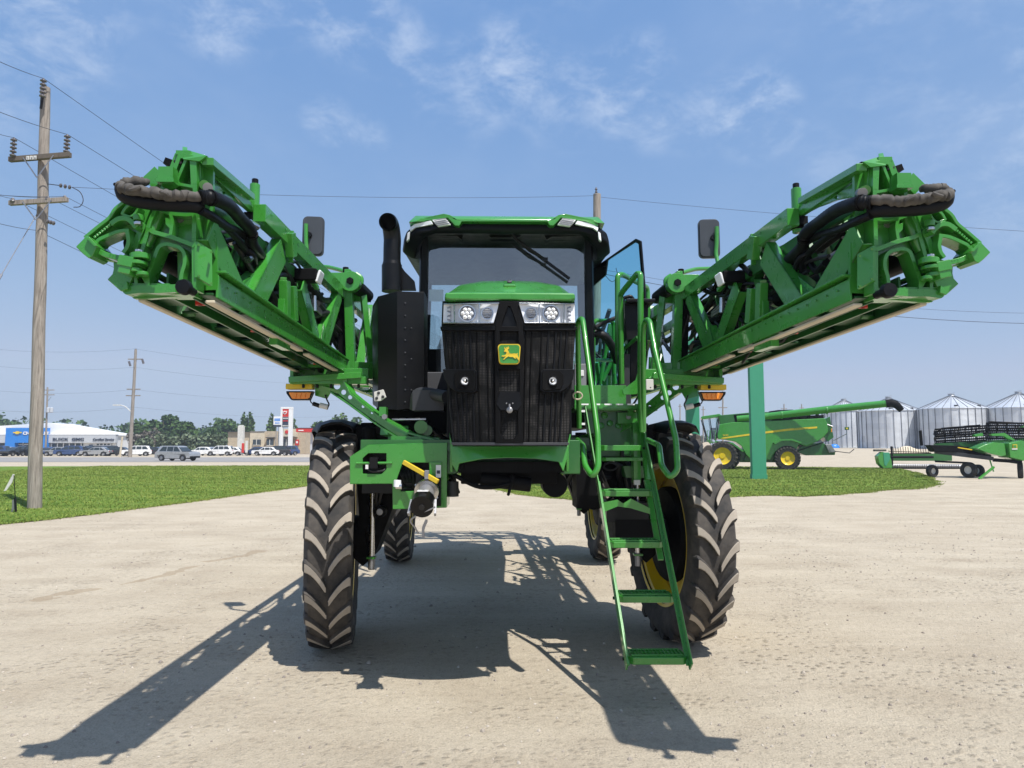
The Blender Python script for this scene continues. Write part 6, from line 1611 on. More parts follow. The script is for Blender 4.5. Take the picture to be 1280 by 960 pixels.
# ------------------------------------------------------------------ cars
def car(kind, paint):
    root = empty('parked_car')
    suv = kind == 'suv'; L_ = 4.5; H = 1.66 if suv else 1.46; W = 1.82
    zb = .28
    belt = 1.02 if suv else .92
    m = MB(paint)
    prof = [(-2.22, .35), (-2.25, .75), (-2.12, belt - .06), (-1.2, belt), (2.05, belt + .02), (2.22, belt - .12), (2.25, .45), (2.15, .32), (1.82, .30), (1.70, .62), (1.36, .74), (1.02, .62), (.92, .28), (-.92, .28), (-1.02, .62), (-1.36, .74), (-1.70, .62), (-1.82, .30)]
    secs = []
    m.plate(prof, lambda a, b, d: Vector((a, -W / 2 + d * W, b)), 1)
    body = m.build('body', root, .06, 50, seg=2)
    roofp = [(-1.18, belt - .02), (-.55, H - .04), (-.2, H), (1.4, H), (1.75, H - .05), (2.02, belt)] if suv else [(-1.05, belt - .02), (-.35, H - .04), (0, H), (.9, H), (1.25, H - .06), (1.80, belt)]
    m = MB(paint)
    def rf(a, b, d):
        k = (b - belt) / (H - belt); w = W / 2 - .06 - .14 * max(0, k); return Vector((a, -w + 2 * w * d, b))
    m.plate([(p[0], p[1]) for p in roofp], rf, 1); rt_ = m.build('roof', body, .03, 50)
    for s in (-1, 1):
        m = MB('car_glass'); q = [(-1.0, belt + .03), (-.5, H - .10), (1.32, H - .10), (1.72, belt + .06)] if suv else [(-.86, belt + .03), (-.32, H - .10), (.86, H - .10), (1.45, belt + .04)]
        def wf(a, b, d):
            k = (b - belt) / (H - belt); w = W / 2 - .055 - .14 * k; return Vector((a, s * (w + d * .012), b))
        m.plate(q, wf, 1); m.build('window', body)
        m = MB(paint)
        for x in (-.1, .75): m.plate([(x - .04, belt + .03), (x - .04, H - .10), (x + .03, H - .10), (x + .03, belt + .03)], lambda a, b, d: wf(a, b, 1 + d), 1)
        m.build('door_pillar', body)
    e1, e2 = roofp[0], roofp[1]; f1, f2 = roofp[-1], roofp[-2]
    for nm, (A, B_), off in (('windshield', (e1, e2), -.015), ('rear_window', (f1, f2), .015)):
        m = MB('car_glass'); w0 = W / 2 - .12; w1 = W / 2 - .24
        a = Vector((A[0] + off, 0, A[1] + .06)); b = Vector((B_[0] + off, 0, B_[1] - .03))
        m.add([a + Vector((0, -w0, 0)), a + Vector((0, w0, 0)), b + Vector((0, w1, 0)), b + Vector((0, -w1, 0))] + [q_ + Vector((-off * .9, y_, -.004)) for q_, y_ in ((a, -w0), (a, w0), (b, w1), (b, -w1))], [(0, 1, 2, 3), (7, 6, 5, 4), (0, 4, 5, 1), (1, 5, 6, 2), (2, 6, 7, 3), (3, 7, 4, 0)]); m.build(nm, body)
    for s in (-1, 1):
        m = MB('tail_red'); m.box((2.22, s * .74, belt - .14), (.08, .24, .15)); m.build('tail_light', body, .02)
        m = MB('chrome_white'); m.box((-2.18, s * .70, .70), (.10, .34, .14)); m.build('headlight', body, .02)
    m = MB('black_matte'); m.box2((-1.9, -.62, .22), (1.9, .62, .80)); m.build('underbody', root)
    m = MB('black_matte'); m.box2((2.2, -.8, .34), (2.29, .8, .52)); m.box2((-2.29, -.8, .34), (-2.2, .8, .52)); m.build('bumper', body, .02)
    for s in (-1, 1):
        for x in (-1.36, 1.36):
            m = MB('rubber'); r = .35 if suv else .32
            m.lathe([(.20, -.11), (r - .03, -.11), (r, -.08), (r, .08), (r - .03, .11), (.20, .11)], (x, s * .82, r), (0, 1, 0), 24); w = m.build('wheel', root)
            m = MB('steel_grey'); m.lathe([(.21, 0), (.21, .085), (.17, .06), (.06, .09), (.001, .09)], (x, s * .82 , r), (0, s, 0), 20); m.build('rim', w)
    return root
protos = {}
def place_car(kind, paint, u, Y, rz, label, group='cars parked across the highway', name='parked_car'):
    k = (kind, paint)
    if k not in protos: o = protos[k] = car(kind, paint)
    else: o = copy_tree(protos[k])
    o.name = name; Y = Y + 8 if Y > 100 else Y; x = atpx(u, Y); o.location = (x, Y, gz(x, Y) + .02); o.rotation_euler.z = rz; tag(o, label, 'car', group)
    if group is None and 'group' in o: del o['group']
    return o
place_car('suv', 'car_silver', 222.5, 79, PI + R(-14), 'silver SUV driving on the highway, nearest of all the cars', None, 'silver_suv')
lab = lambda c, w: f'{c} parked {w}'
rows = [('sedan', 'car_white', 9, 110, 8, 'white car parked left of the near utility pole'), ('sedan', 'car_black', 20, 108, 80, 'black car parked in front of the blue portal'), ('suv', 'car_black', 31, 109, 85, 'dark SUV parked just left of the near utility pole'), ('suv', 'car_blue', -6, 108, 10, 'dark blue car parked at the left picture edge'),
        ('sedan', 'car_blue', 62, 110, 85, 'dark blue car parked just right of the near utility pole'), ('sedan', 'car_silver', 73, 109, 12, 'silver car parked below the dealership windows'), ('suv', 'car_blue', 88, 109, 20, 'blue SUV parked below the left word of dark lettering on the dealership'), ('sedan', 'car_black', 102, 110, 8, 'black sedan parked below the short three-letter sign on the dealership'),
        ('suv', 'car_black', 114, 111, 80, 'black SUV parked beside the dealership entry door'), ('sedan', 'car_silver', 121, 108, 10, 'low grey car parked in front of the garage door'), ('suv', 'car_black', 134, 111, 85, 'black SUV parked in front of the dealership garage door'), ('sedan', 'car_black', 146, 110, 10, 'dark car parked at the right end of the dealership'), 
        ('suv', 'car_white', 172, 109, 20, 'white SUV parked just right of the far utility pole'), ('sedan', 'car_black', 189, 110, 5, 'dark car parked left of the silver SUV'), ('sedan', 'car_white', 252, 112, 12, 'white car parked just right of the silver SUV'), 
        ('suv', 'car_white', 276, 112, 5, 'white SUV parked left of the cream pillar'), ('sedan', 'car_white', 288, 113, 10, 'white sedan parked beside the cream pillar'), ('sedan', 'car_silver', 266, 114, 70, 'silver car parked between the white ones'), ('sedan', 'car_blue', 321, 114, 6, 'dark blue car parked in front of the tan store'), 
        ('sedan', 'car_white', 333, 113, 8, 'white car parked in front of the store windows'), ('suv', 'car_black', 347, 114, 8, 'black SUV parked under the price sign'), ('suv', 'car_blue', 357, 115, 40, 'dark SUV parked between the legs of the price sign')]
for kind, paint, u, Y, rz, lb in rows: place_car(kind, paint, u, Y, R(rz), lb)

# ------------------------------------------------------------------ grain bins
def bin_(u0, u1, ve, vp, Y, label, vb=559):
    xc = atpx((u0 + u1) / 2, Y); r = (u1 - u0) / 2 / F * Y; z0 = gz(xc, Y) - .05; he = hpx(ve, Y) - z0; hp_ = hpx(vp, Y) - z0
    root = empty('grain_bin', (xc, Y, z0)); tag(root, label, 'grain bin', 'galvanised grain bins')
    n = 72
    m = MB('galvanised'); m.lathe([(r, 0), (r, he)], (0, 0, 0), (0, 0, 1), n); 
    m.build('wall', root, 0, 40)
    m = MB('bin_rib')
    for k in range(28):
        a = 2 * PI * (k + .4) / 28; c, s = math.cos(a), math.sin(a); m.bar(((r + .035) * c, (r + .035) * s, 0), ((r + .035) * c, (r + .035) * s, he), .05, .12, (c, s, 0))
    m.build('stiffener', root)
    m = MB('galvanised'); m.lathe([(r + .12, he - .05), (r + .12, he + .04), (.5, hp_ - .25), (.45, hp_ - .02), (.38, hp_), (.001, hp_ + .02)], (0, 0, 0), (0, 0, 1), 28); rf = m.build('roof', root, 0, 5)
    m = MB('steel_grey')
    for k in range(28):
        a = 2 * PI * (k + .4) / 28; c, s = math.cos(a), math.sin(a); m.bar(((r + .1) * c, (r + .1) * s, he + .07), (.5 * c, .5 * s, hp_ - .2), .06, .06, (0, 0, 1), 'bin_rib')
    m.lathe([(.5, 0), (.5, .12), (.001, .14)], (0, 0, hp_ - .05), (0, 0, 1), 20); m.bar((-.5, 0, hp_ + .12), (.45, 0, hp_ + .32), .5, .05)
    m.build('roof_rib', rf)
    m = MB('black_matte')
    for a in (-70, -115): c, s = math.cos(R(a)), math.sin(R(a)); m.box((r * .9 * c, r * .9 * s, he + .35), (.45, .35, .3), mat='dark_grey')
    m.build('roof_vent', rf)
    m = MB('steel_grey')
    a = R(-8); c, s = math.cos(a), math.sin(a)
    for dz in (-.22, .22): m.bar(((r + .25) * c - dz * s, (r + .25) * s + dz * c, .3), ((r + .25) * c - dz * s, (r + .25) * s + dz * c, he), .05, .05)
    k = .5
    while k < he: m.bar(((r + .25) * c + .22 * s, (r + .25) * s - .22 * c, k), ((r + .25) * c - .22 * s, (r + .25) * s + .22 * c, k), .04, .04); k += .35
    m.build('wall_ladder', root)
    m = MB('grey_metal'); m.lathe([(r + .25, -.3), (r + .25, .12), (.01, .12)], (0, 0, 0), (0, 0, 1), 36, 'off_white'); m.build('foundation', root)
bin_(1031, 1083, 514.5, 499.5, 141, 'leftmost grain bin, partly behind the unloading auger', 560)
bin_(1077, 1149.5, 514.5, 496.8, 128, 'grain bin right behind the black auger spout')
bin_(1153.5, 1231.5, 511.5, 493.4, 121, 'grain bin behind the header reel, second from the right')
bin_(1236, 1318, 510.6, 490.5, 117, 'rightmost grain bin, cut by the picture edge')
# small blue tarp thing at the foot of the first bin
m = MB('blue_panel'); x = atpx(1043, 134); m.lathe([(1.0, 0), (.9, .4), (.5, .75), (.001, .85)], (0, 0, 0), (0, 0, 1), 14); o = m.build('blue_tarp'); o.location = (x, 134, gz(x, 134)); o.scale = (1, .7, .9); tag(o, 'small blue tarp heap at the foot of the leftmost grain bin', 'tarp')

# ------------------------------------------------------------------ teal gantry sign
root = empty('gantry_sign', (12.5, 36, 0)); tag(root, 'tall teal sign posts carrying a white panel, between the boom and the combine', 'sign')
for (u0, u1, Y, nm) in ((939.5, 960, 36, 0), (859, 877.5, 42, 1)):
    m = MB('teal_post'); xa = atpx(u0, Y); xb = atpx(u1, Y); m.box2((xa, Y, .0), (xb - .1, Y + .3, 8.2)); m.v = [v - Vector((12.5, 36, 0)) for v in m.v]
    ob = m.build('post', root, .03)
    m = MB('teal_post'); m.box2((xa - .02, Y - .02, 0), (xb - .08, Y + .32, .25)); m.v = [v - Vector((12.5, 36, 0)) for v in m.v]; m.build('foot', ob)
m = MB('white'); a = Vector((atpx(940, 36) - .1, 36.25, 0)); b = Vector((atpx(877, 42) + .1, 42.25, 0)); z0 = hpx(453.5, 36.2)
m.bar(Vector((a.x, a.y, (z0 + 8.0) / 2)), Vector((b.x, b.y, (z0 + 8.0) / 2)), .25, 8.0 - z0); m.bar(Vector((a.x - .2, a.y, z0 - .03)), Vector((b.x, b.y, z0 - .03)), .3, .06, mat='steel_grey')
q = a.lerp(b, .14); m.box((q.x, q.y - .02, (z0 + 8) / 2), (.4, .35, 8 - z0 - .02), mat='grey_metal'); m.v = [v - Vector((12.5, 36, 0)) for v in m.v]; m.build('panel', root, .01)

# ------------------------------------------------------------------ combine harvester
cs = .01213
th = R(-13)
root = empty('combine_harvester', (13.75, 51.6, gz(13.7, 51)), th); tag(root, 'green combine harvester on the grass island with its long auger swung out to the rear', 'combine')
K = 1.03
def cx(X): return (X - 130) * cs * K
def cz(Y): return (748 - Y) * cs
def prof(m, pts, y0, y1, mat=None): m.plate([(cx(a), cz(b)) for a, b in pts], lambda a, b, d: Vector((a, y0 + d, b)), y1 - y0, (), mat); return m
m = MB('green')
prof(m, [(222, 570), (218, 545), (232, 482), (300, 470), (520, 462), (800, 450), (812, 480), (815, 530), (790, 560), (760, 582), (700, 612), (660, 600), (640, 640), (535, 640), (505, 690), (400, 690), (372, 660), (350, 610), (318, 585), (260, 572)], 0, 2.9)
m.build('side_body', root, .05, seg=2); 
m = MB('green_dark'); prof(m, [(228, 428), (430, 410), (505, 410), (520, 462), (300, 472), (235, 482)], .15, 2.8); prof(m, [(380, 640), (520, 640), (560, 690), (360, 700)], .3, 2.6); m.build('grain_tank', root, .04)
m = MB('black_matte'); prof(m, [(312, 425), (430, 418), (430, 462), (320, 470)], .12, .2); prof(m, [(515, 440), (800, 430), (800, 450), (515, 460)], .3, 2.6); prof(m, [(512, 405), (560, 398), (640, 396), (650, 408), (640, 425), (512, 425)], .5, 2.4)
for k in range(6): m.cyl((cx(540 + k * 45), .3, cz(440)), (cx(540 + k * 45), .3, cz(418)), .12)
m.build('engine_deck', root, .02)
m = MB('yellow_plain'); prof(m, [(235, 566), (250, 560), (440, 531), (600, 510), (758, 498), (758, 508), (600, 522), (440, 542), (262, 566)], -.015, .01); m.build('side_stripe', root)
m = MB('green'); prof(m, [(520, 590), (560, 570), (620, 568), (672, 590), (662, 594), (615, 578), (562, 580), (528, 600)], -.45, .02); m.build('fender', root); m = MB('green'); prof(m, [(205, 580), (300, 590), (360, 640), (352, 644), (296, 600), (205, 590)], -.5, .02); m.build('fender', root)
text_mesh('S690', .20, 'yellow_plain', (cx(248), -.02, cz(552)), parent=root, name='lettering', depth=.004)
text_mesh('JOHN DEERE', .13, 'green', (cx(635), -.018, cz(514)), parent=root, name='lettering', depth=.004, xs=1.3).rotation_euler = (0, 0, 0)
m = MB('car_glass'); prof(m, [(140, 450), (232, 430), (226, 482), (212, 570), (165, 572)], .45, 2.3, 'glass'); cabc = m.build('cab_glass', root)
m = MB('black'); 
for pts in (((136, 448), (165, 572)), ((232, 430), (212, 572)), ((180, 440), (195, 572))):
    for y in (.42, 2.3): m.bar((cx(pts[0][0]), y, cz(pts[0][1])), (cx(pts[1][0]), y, cz(pts[1][1])), .06, .06)
prof(m, [(185, 500), (215, 500), (215, 565), (175, 570), (178, 545)], 1.0, 1.6, 'interior'); m.build('cab_frame', root)
m = MB('green'); prof(m, [(128, 442), (135, 432), (235, 418), (250, 430), (236, 436), (140, 450)], .35, 2.4); m.build('cab_roof', root, .03)
m = MB('green'); 
for y in (-.5, .1): 
    m.tube([(cx(150), y, cz(670)), (cx(178), y, cz(560)), (cx(178), y, cz(520))], .03, 8)
for k in range(6): m.bar((cx(150 + k * 4), -.5, cz(668 - k * 18)), (cx(150 + k * 4), .1, cz(668 - k * 18)), .2, .04)
m.box((cx(190), -.1, cz(588)), (.9, .9, .06)); m.tube([(cx(160), -.5, cz(590)), (cx(160), -.5, cz(520)), (cx(205), -.5, cz(520)), (cx(205), -.5, cz(590))], .025, 8)
prof(m, [(130, 600), (175, 580), (200, 640), (150, 700), (120, 690)], .9, 2.0, 'green_dark'); m.build('ladder', root)
def cwheel(X, Yc, r, w, y, yel):
    m = MB('rubber'); R_ = r * cs; c = (cx(X), y, cz(Yc)); 
    m.lathe([(yel * cs, -w / 2), (R_ * .93, -w / 2), (R_, -w * .36), (R_, w * .36), (R_ * .93, w / 2), (yel * cs, w / 2)], c, (0, 1, 0), 40)
    for k in range(22):
        for s in (-1, 1):
            a = 2 * PI * (k + (s > 0) * .5) / 22; a2 = a + .16; p = lambda aa, rr, yy: Vector((c[0] + rr * math.cos(aa), y + yy, c[2] + rr * math.sin(aa)))
            m.bar(p(a, R_ + .02, 0), p(a2, R_ - .0, s * w * .46), .08, .07, (math.cos(a), 0, math.sin(a)), 'tyre'); m.bar(p(a2, R_ - .02, s * w * .46), p(a2 + .03, R_ * .86, s * w * .52), .08, .05, (0, 1, 0), 'tyre')
    wl = m.build('wheel', root)
    m = MB('yellow'); m.lathe([(yel * cs, -w * .46), (yel * cs * .92, -w * .30), (yel * cs * .80, -w * .22), (yel * cs * .35, -w * .20), (yel * cs * .30, -w * .30), (.001, -w * .30)], c, (0, 1, 0), 32); m.build('rim', wl)
cwheel(240, 668, 82, .55, -.55, 50); cwheel(262, 668, 82, .55, .25, 50); cwheel(255, 668, 82, .55, 3.2, 50)
cwheel(595, 681, 68, .50, -.05, 39); cwheel(625, 684, 64, .50, 2.75, 37)
m = MB('green'); a = Vector((cx(330), .4, cz(462))); b = Vector((cx(1155), -2.4, cz(372))); 
mid = Vector((cx(505), .05, cz(436)))
m.tube([Vector((cx(330), .2, cz(450))), mid], .24, 20); m.tube([mid, Vector((cx(800), -.9, cz(404))), Vector((cx(1085), -1.82, cz(378)))], [.25, .25, .235], 20)
for X in (575, 815): t_ = (X - 505) / 615; q = mid.lerp(Vector((cx(1085), -1.82, cz(378))), t_); m.tube([q - Vector((.05, 0, 0)), q + Vector((.05, 0, 0))], .285, 20)
aug = m.build('unloading_auger', root)
m = MB('dark_grey'); e = Vector((cx(1078), -1.80, cz(379))); m.tube(spline([e, e + Vector((.36, -.05, .02)), e + Vector((.64, -.08, -.12)), e + Vector((.92, -.10, -.46))], 4), [.27] * 5 + [.26] * 3 + [.24, .23, .22, .20, .19], 16, 'black_matte'); m.build('spout', aug)
m = MB('green_dark'); prof(m, [(640, 640), (690, 600), (790, 590), (855, 640), (852, 662), (700, 665)], .4, 2.5); prof(m, [(800, 600), (830, 600), (855, 645), (820, 650)], .2, 2.7, 'steel_grey'); m.bar((cx(650), .3, cz(640)), (cx(790), .2, cz(590)), .05, .05, mat='black'); m.build('straw_chopper', root, .03)
m = MB('green_dark'); prof(m, [(805, 455), (835, 440), (842, 500), (850, 560), (820, 585), (800, 560)], .5, 2.4)
for k in range(6): m.cyl((cx(800 + k * 5), .4 + k * .3, cz(480 + 10 * k)), (cx(845), .3 + k * .3, cz(500 + 10 * k)), .07, mat=('steel_grey', 'green', 'black')[k % 3])
for y in (.2, 2.6): m.box((cx(835), y, cz(520)), (.06, .2, .25), mat='amber')
m.tube([(cx(840), .0, cz(580)), (cx(905), -.4, cz(540)), (cx(905), -.4, cz(518))], .025, 8, 'steel_grey'); m.box((cx(905), -.42, cz(511)), (.28, .05, .20), mat='green_dark'); m.box((cx(905), -.45, cz(511)), (.12, .02, .1), mat='yellow_plain')
m.tube([(cx(850), .2, cz(640)), (cx(920), .0, cz(650)), (cx(945), .0, cz(628))], .03, 8, 'wire'); m.build('rear_frame', root, .01)
m = MB('green_dark'); m.box2((cx(200), .6, .5), (cx(560), 2.4, 1.4)); m.build('undercarriage', root)

# ------------------------------------------------------------------ header on its trailer (near, right edge)
hs = .00675
xo = atpx(1080, 37.5) ; root = empty('header_trailer', (atpx(1225, 37.5), 37.5, 0)); tag(root, 'green and black combine header carried on a low four-wheeled trailer at the right edge', 'harvester header')
rx = atpx(1225, 37.5)
def hx(X, y=0): return atpx(1080 + X / 6.4, 37.5 + y) - rx
def hz(Y): return (842 - Y) * hs
def hp(m, pts, y0, y1, mat=None): m.plate([(hx(a), hz(b)) for a, b in pts], lambda a, b, d: Vector((a, y0 + d, b)), y1 - y0, (), mat); return m
m = MB('green'); hp(m, [(842, 612), (900, 585), (975, 564), (1065, 572), (1075, 665), (1040, 672), (960, 655), (900, 635)], -.6, .2); hp(m, [(1080, 572), (1180, 550), (1235, 565), (1262, 610), (1278, 650), (1270, 700), (1190, 706), (1085, 680)], -.75, .2)
m.build('end_shield', root, .04, seg=2)
m = MB('yellow_plain'); m.box((hx(1207, -.77), -.77, hz(596)), (.22, .02, .20)); m.box((hx(1203, -.77), -.77, hz(616)), (.28, .02, .05), mat='white'); m.box((hx(1207, -.785), -.785, hz(596)), (.16, .02, .14), mat='green'); m.bar((hx(750, -.4), -.4, hz(605)), (hx(860, -.5), -.5, hz(622)), .10, .05); m.build('decal', root)
m = MB('green'); hp(m, [(990, 500), (1100, 492), (1180, 545), (1160, 552), (1090, 515), (1000, 515)], -.3, -.1); hp(m, [(870, 505), (935, 492), (940, 515), (875, 520)], -.2, 0)
m.bar((hx(570, 1.6), 1.6, hz(600)), (hx(1275, .6), .6, hz(560)), .5, .35, mat='green_dark'); m.bar((hx(1240, .5), .5, hz(460)), (hx(1290, .3), .3, hz(440)), .25, .1); m.build('header_frame', root)
# reel: two long spans with bats and tines
m = MB('black_matte')
for (Xa, Ya, Xb, Yb, dy0, dy1, zr_) in ((570, 516, 985, 490, 1.9, .9, .36), (985, 470, 1420, 476, 1.2, .2, .38)):
    A = Vector((hx(Xa, dy0), dy0, hz(Ya))); B_ = Vector((hx(Xb, dy1), dy1, hz(Yb))); m.tube([A, B_], .06, 8)
    ax_ = (B_ - A).normalized(); s1 = ax_.cross(Vector((0, 0, 1))).normalized()
    for j in range(6):
        a = 2 * PI * j / 6 + .3; off = s1 * math.cos(a) * .42 + Vector((0, 0, math.sin(a) * zr_ * 1.1)); m.tube([A + off, B_ + off], .045, 6)
        n = 26
        for k in range(n + 1):
            p = A.lerp(B_, k / n) + off; m.bar(p, p + Vector((0, -.05, -.24)), .024, .020)
        for k in range(6): p = A.lerp(B_, k / 5); m.bar(p, p + off, .03, .03)
m.tube(fillet([Vector((hx(560, 1.6), 1.6, hz(500))), Vector((hx(630, 1.3), 1.3, hz(452))), Vector((hx(940, .4), .4, hz(430)))], .05), .045, 8); m.tube([(hx(990, .4), .4, hz(440)), (hx(1010, .4), .4, hz(403)), (hx(1420, -.3), -.3, hz(425))], .05, 8)
for X in (640, 700, 765, 820, 870, 930): m.bar((hx(X, 1.2), 1.2, hz(452 - (X - 640) * .07)), (hx(X - 5, 1.2), 1.2, hz(500)), .04, .04)
for X in (1010, 1080, 1150, 1220, 1290): m.bar((hx(X, .3), .3, hz(410)), (hx(X - 5, .5), .5, hz(470)), .04, .04)
m.build('reel', root)
m = MB('black_matte')
hp(m, [(560, 585), (760, 590), (960, 610), (1070, 650), (1030, 690), (760, 640), (600, 640)], .3, .9); hp(m, [(556, 470), (575, 465), (580, 590), (560, 590)], 1.2, 1.3)
m.build('cutter_deck', root, .02)
m = MB('dark_grey'); m.bar((hx(560, .9), .9, hz(638)), (hx(1030, -.4), -.4, hz(690)), .18, .20); m.bar((hx(1030, -.4), -.4, hz(700)), (hx(1250, -.2), -.2, hz(715)), .15, .18, mat='black_matte'); m.bar((hx(560, .9), .9, hz(715)), (hx(830, .2), .2, hz(725)), .15, .10, mat='black_matte')
m.bar((hx(1060, .0), .0, hz(705)), (hx(1240, .2), .2, hz(730)), .10, .08, mat='green_dark'); m.bar((hx(1028, -.4), -.4, hz(755)), (hx(905, -1.1), -1.1, hz(842)), .10, .10, mat='green'); m.bar((hx(1240, -.2), -.2, hz(700)), (hx(1240, -.2), -.2, hz(765)), .10, .10, mat='green_dark'); m.bar((hx(1000, -.3), -.3, hz(700)), (hx(1025, -.4), -.4, hz(790)), .06, .06, mat='green')
m.build('trailer_frame', root, .01)
for (X, Yc, r, y, ax_) in ((535, 716, 50, .9, (.25, -1, 0)), (828, 756, 62, .2, (-1, -.5, 0)), (1238, 765, 62, -.2, (.9, -.6, 0)), (900, 730, 50, 1.6, (-1, -.4, 0))):
    m = MB('rubber'); c = (hx(X, y), y, max(r * hs, hz(Yc) if False else r * hs)); rr3 = r * hs
    m.lathe([(rr3 * .5, -.12), (rr3 * .9, -.12), (rr3, -.08), (rr3, .08), (rr3 * .9, .12), (rr3 * .5, .12)], c, ax_, 28); w = m.build('wheel', root)
    m = MB('off_white'); m.lathe([(rr3 * .5, .06), (rr3 * .42, .02), (rr3 * .15, .03), (.001, .05)], c, ax_, 20); m.build('rim', w)

# ------------------------------------------------------------------ second header lying on the ground, farther back
Yh = 52.0; ms = Yh / F / 6.4; root = empty('pickup_header', (atpx(1097, Yh), Yh, gz(atpx(1110, Yh), Yh))); tag(root, 'low green pickup header lying on the gravel left of the trailer header', 'harvester header')
def kx(X): return (X - 110) * ms
def kz(Y): return (722 - Y) * ms * .98 + .02
m = MB('green'); m.plate([(kx(a), kz(b)) for a, b in [(108, 620), (150, 585), (195, 600), (215, 650), (220, 715), (150, 715), (118, 680)]], lambda a, b, d: Vector((a, d, b)), .5); m.plate([(kx(a), kz(b)) for a, b in [(150, 590), (200, 590), (205, 640), (170, 700), (155, 690)]], lambda a, b, d: Vector((a, d - .03, b)), .03, (), 'teal_post'); m.box2((kx(220), .9, kz(660)), (kx(760), 1.1, kz(600)), 'green_dark'); m.build('header_frame', root, .03)
m = MB('steel_grey'); m.tube([(kx(225), .3, kz(700)), (kx(780), .3, kz(705))], .16, 16, 'steel_grey')
for k in range(30): m.bar((kx(230 + k * 18), .1, kz(690)), (kx(240 + k * 18), .15, kz(722)), .04, .03)
m.build('pickup_drum', root)
m = MB('black_matte'); m.tube([(kx(225), .2, kz(628)), (kx(560), .2, kz(628))], .09, 12); m.box2((kx(225), .1, kz(730)), (kx(780), .8, kz(715)))
for k in range(16): m.bar((kx(235 + k * 20), .4, kz(545)), (kx(235 + k * 20), .35, kz(600)), .03, .03)
m.bar((kx(230), .4, kz(600)), (kx(560), .4, kz(598)), .06, .06); m.tube([(kx(225), .5, kz(580)), (kx(560), .5, kz(590))], .05, 8, 'tan_wall_light')
m.box2((kx(100), .2, kz(582)), (kx(190), .5, kz(566)), 'canvas'); m.bar((kx(232), .2, kz(540)), (kx(232), .2, kz(700)), .10, .10)
m.build('auger_reel', root)
# piled odds and ends between the bins
x = atpx(1133, 95); m = MB('tan_wall_light'); m.lathe([(1.6, 0), (1.2, .6), (.4, 1.1), (.001, 1.2)], (0, 0, 0), (0, 0, 1), 12); o = m.build('straw_pile'); o.location = (x, 95, gz(x, 95)); o.scale = (1.3, .8, .9); tag(o, 'small tan heap behind the pickup header, in front of the bins', 'heap')

# pale summer air
m = MB('white'); m.mats = []; m.box2((-420, -70, -1.2), (420, 520, 24))
t = NT('haze'); t.n.remove(t.p); pv = t.new('ShaderNodeVolumePrincipled'); pv.inputs['Color'].default_value = (.80, .88, 1.0, 1); pv.inputs['Density'].default_value = .0006; pv.inputs['Anisotropy'].default_value = .2
t.link(pv.outputs[0], t.out.inputs['Volume']); MATS['haze'] = t.m; m.mats = ['haze']; m.fm = [0] * 6
hz_ = m.build('haze', smooth=False); tag(hz_, 'thin summer haze over the yard and highway', 'haze', kind='stuff')
# =================================================================== LIGHT, SKY, CAMERA
SD = Vector((-.33, .42, -1.0)).normalized()       # travel direction of sunlight
elev = math.asin(-SD.z)
sl = bpy.data.lights.new('sun', 'SUN'); sl.energy = 3.65; sl.angle = R(.55); sl.color = (1.0, .965, .91)
so = bpy.data.objects.new('sun', sl); col.objects.link(so); so.rotation_euler = SD.to_track_quat('-Z', 'Y').to_euler()
w = bpy.data.worlds.new('World'); scene.world = w; w.use_nodes = True; nt = w.node_tree; N = nt.nodes; LK = nt.links
bg = N['Background']; sky = N.new('ShaderNodeTexSky'); sky.sky_type = 'NISHITA'; sky.sun_disc = False; sky.sun_elevation = elev
sky.sun_rotation = math.atan2(-SD.x, -SD.y); sky.altitude = 300; sky.air_density = 1.0; sky.dust_density = .9; sky.ozone_density = 4.0
tc = N.new('ShaderNodeTexCoord'); sx = N.new('ShaderNodeSeparateXYZ'); LK.new(tc.outputs['Generated'], sx.inputs[0])
def M(op, a, b=0.0, clamp=False):
    n = N.new('ShaderNodeMath'); n.operation = op; n.use_clamp = clamp
    for s_, v_ in ((n.inputs[0], a), (n.inputs[1], b)):
        if isinstance(v_, (int, float)): s_.default_value = v_
        else: LK.new(v_, s_)
    return n.outputs[0]
zc = M('MAXIMUM', sx.outputs['Z'], .03); cxx = M('DIVIDE', sx.outputs['X'], zc); cyy = M('DIVIDE', sx.outputs['Y'], zc)
cb = N.new('ShaderNodeCombineXYZ'); LK.new(cxx, cb.inputs[0]); LK.new(cyy, cb.inputs[1])
mp = N.new('ShaderNodeMapping'); mp.inputs['Scale'].default_value = (1.0, .62, 1); mp.inputs['Location'].default_value = (3.1, 1.7, 0); mp.inputs['Rotation'].default_value = (0, 0, R(25)); LK.new(cb.outputs[0], mp.inputs['Vector'])
def noise(sc, det, ro, vec, dist=0.0):
    n = N.new('ShaderNodeTexNoise'); n.inputs['Scale'].default_value = sc; n.inputs['Detail'].default_value = det; n.inputs['Roughness'].default_value = ro; n.inputs['Distortion'].default_value = dist; LK.new(vec, n.inputs['Vector']); return n.outputs['Fac']
def ramp(f, a, b):
    n = N.new('ShaderNodeMapRange'); n.interpolation_type = 'SMOOTHSTEP'; n.inputs[1].default_value = a; n.inputs[2].default_value = b; LK.new(f, n.inputs[0]); return n.outputs[0]
nrm = N.new('ShaderNodeVectorMath'); nrm.operation = 'NORMALIZE'; LK.new(tc.outputs['Generated'], nrm.inputs[0])
nz = N.new('ShaderNodeTexNoise'); nz.inputs['Scale'].default_value = 5.0; nz.inputs['Detail'].default_value = 5; LK.new(nrm.outputs[0], nz.inputs['Vector'])
sub_ = N.new('ShaderNodeVectorMath'); sub_.operation = 'SUBTRACT'; LK.new(nz.outputs['Color'], sub_.inputs[0]); sub_.inputs[1].default_value = (.5, .5, .5)
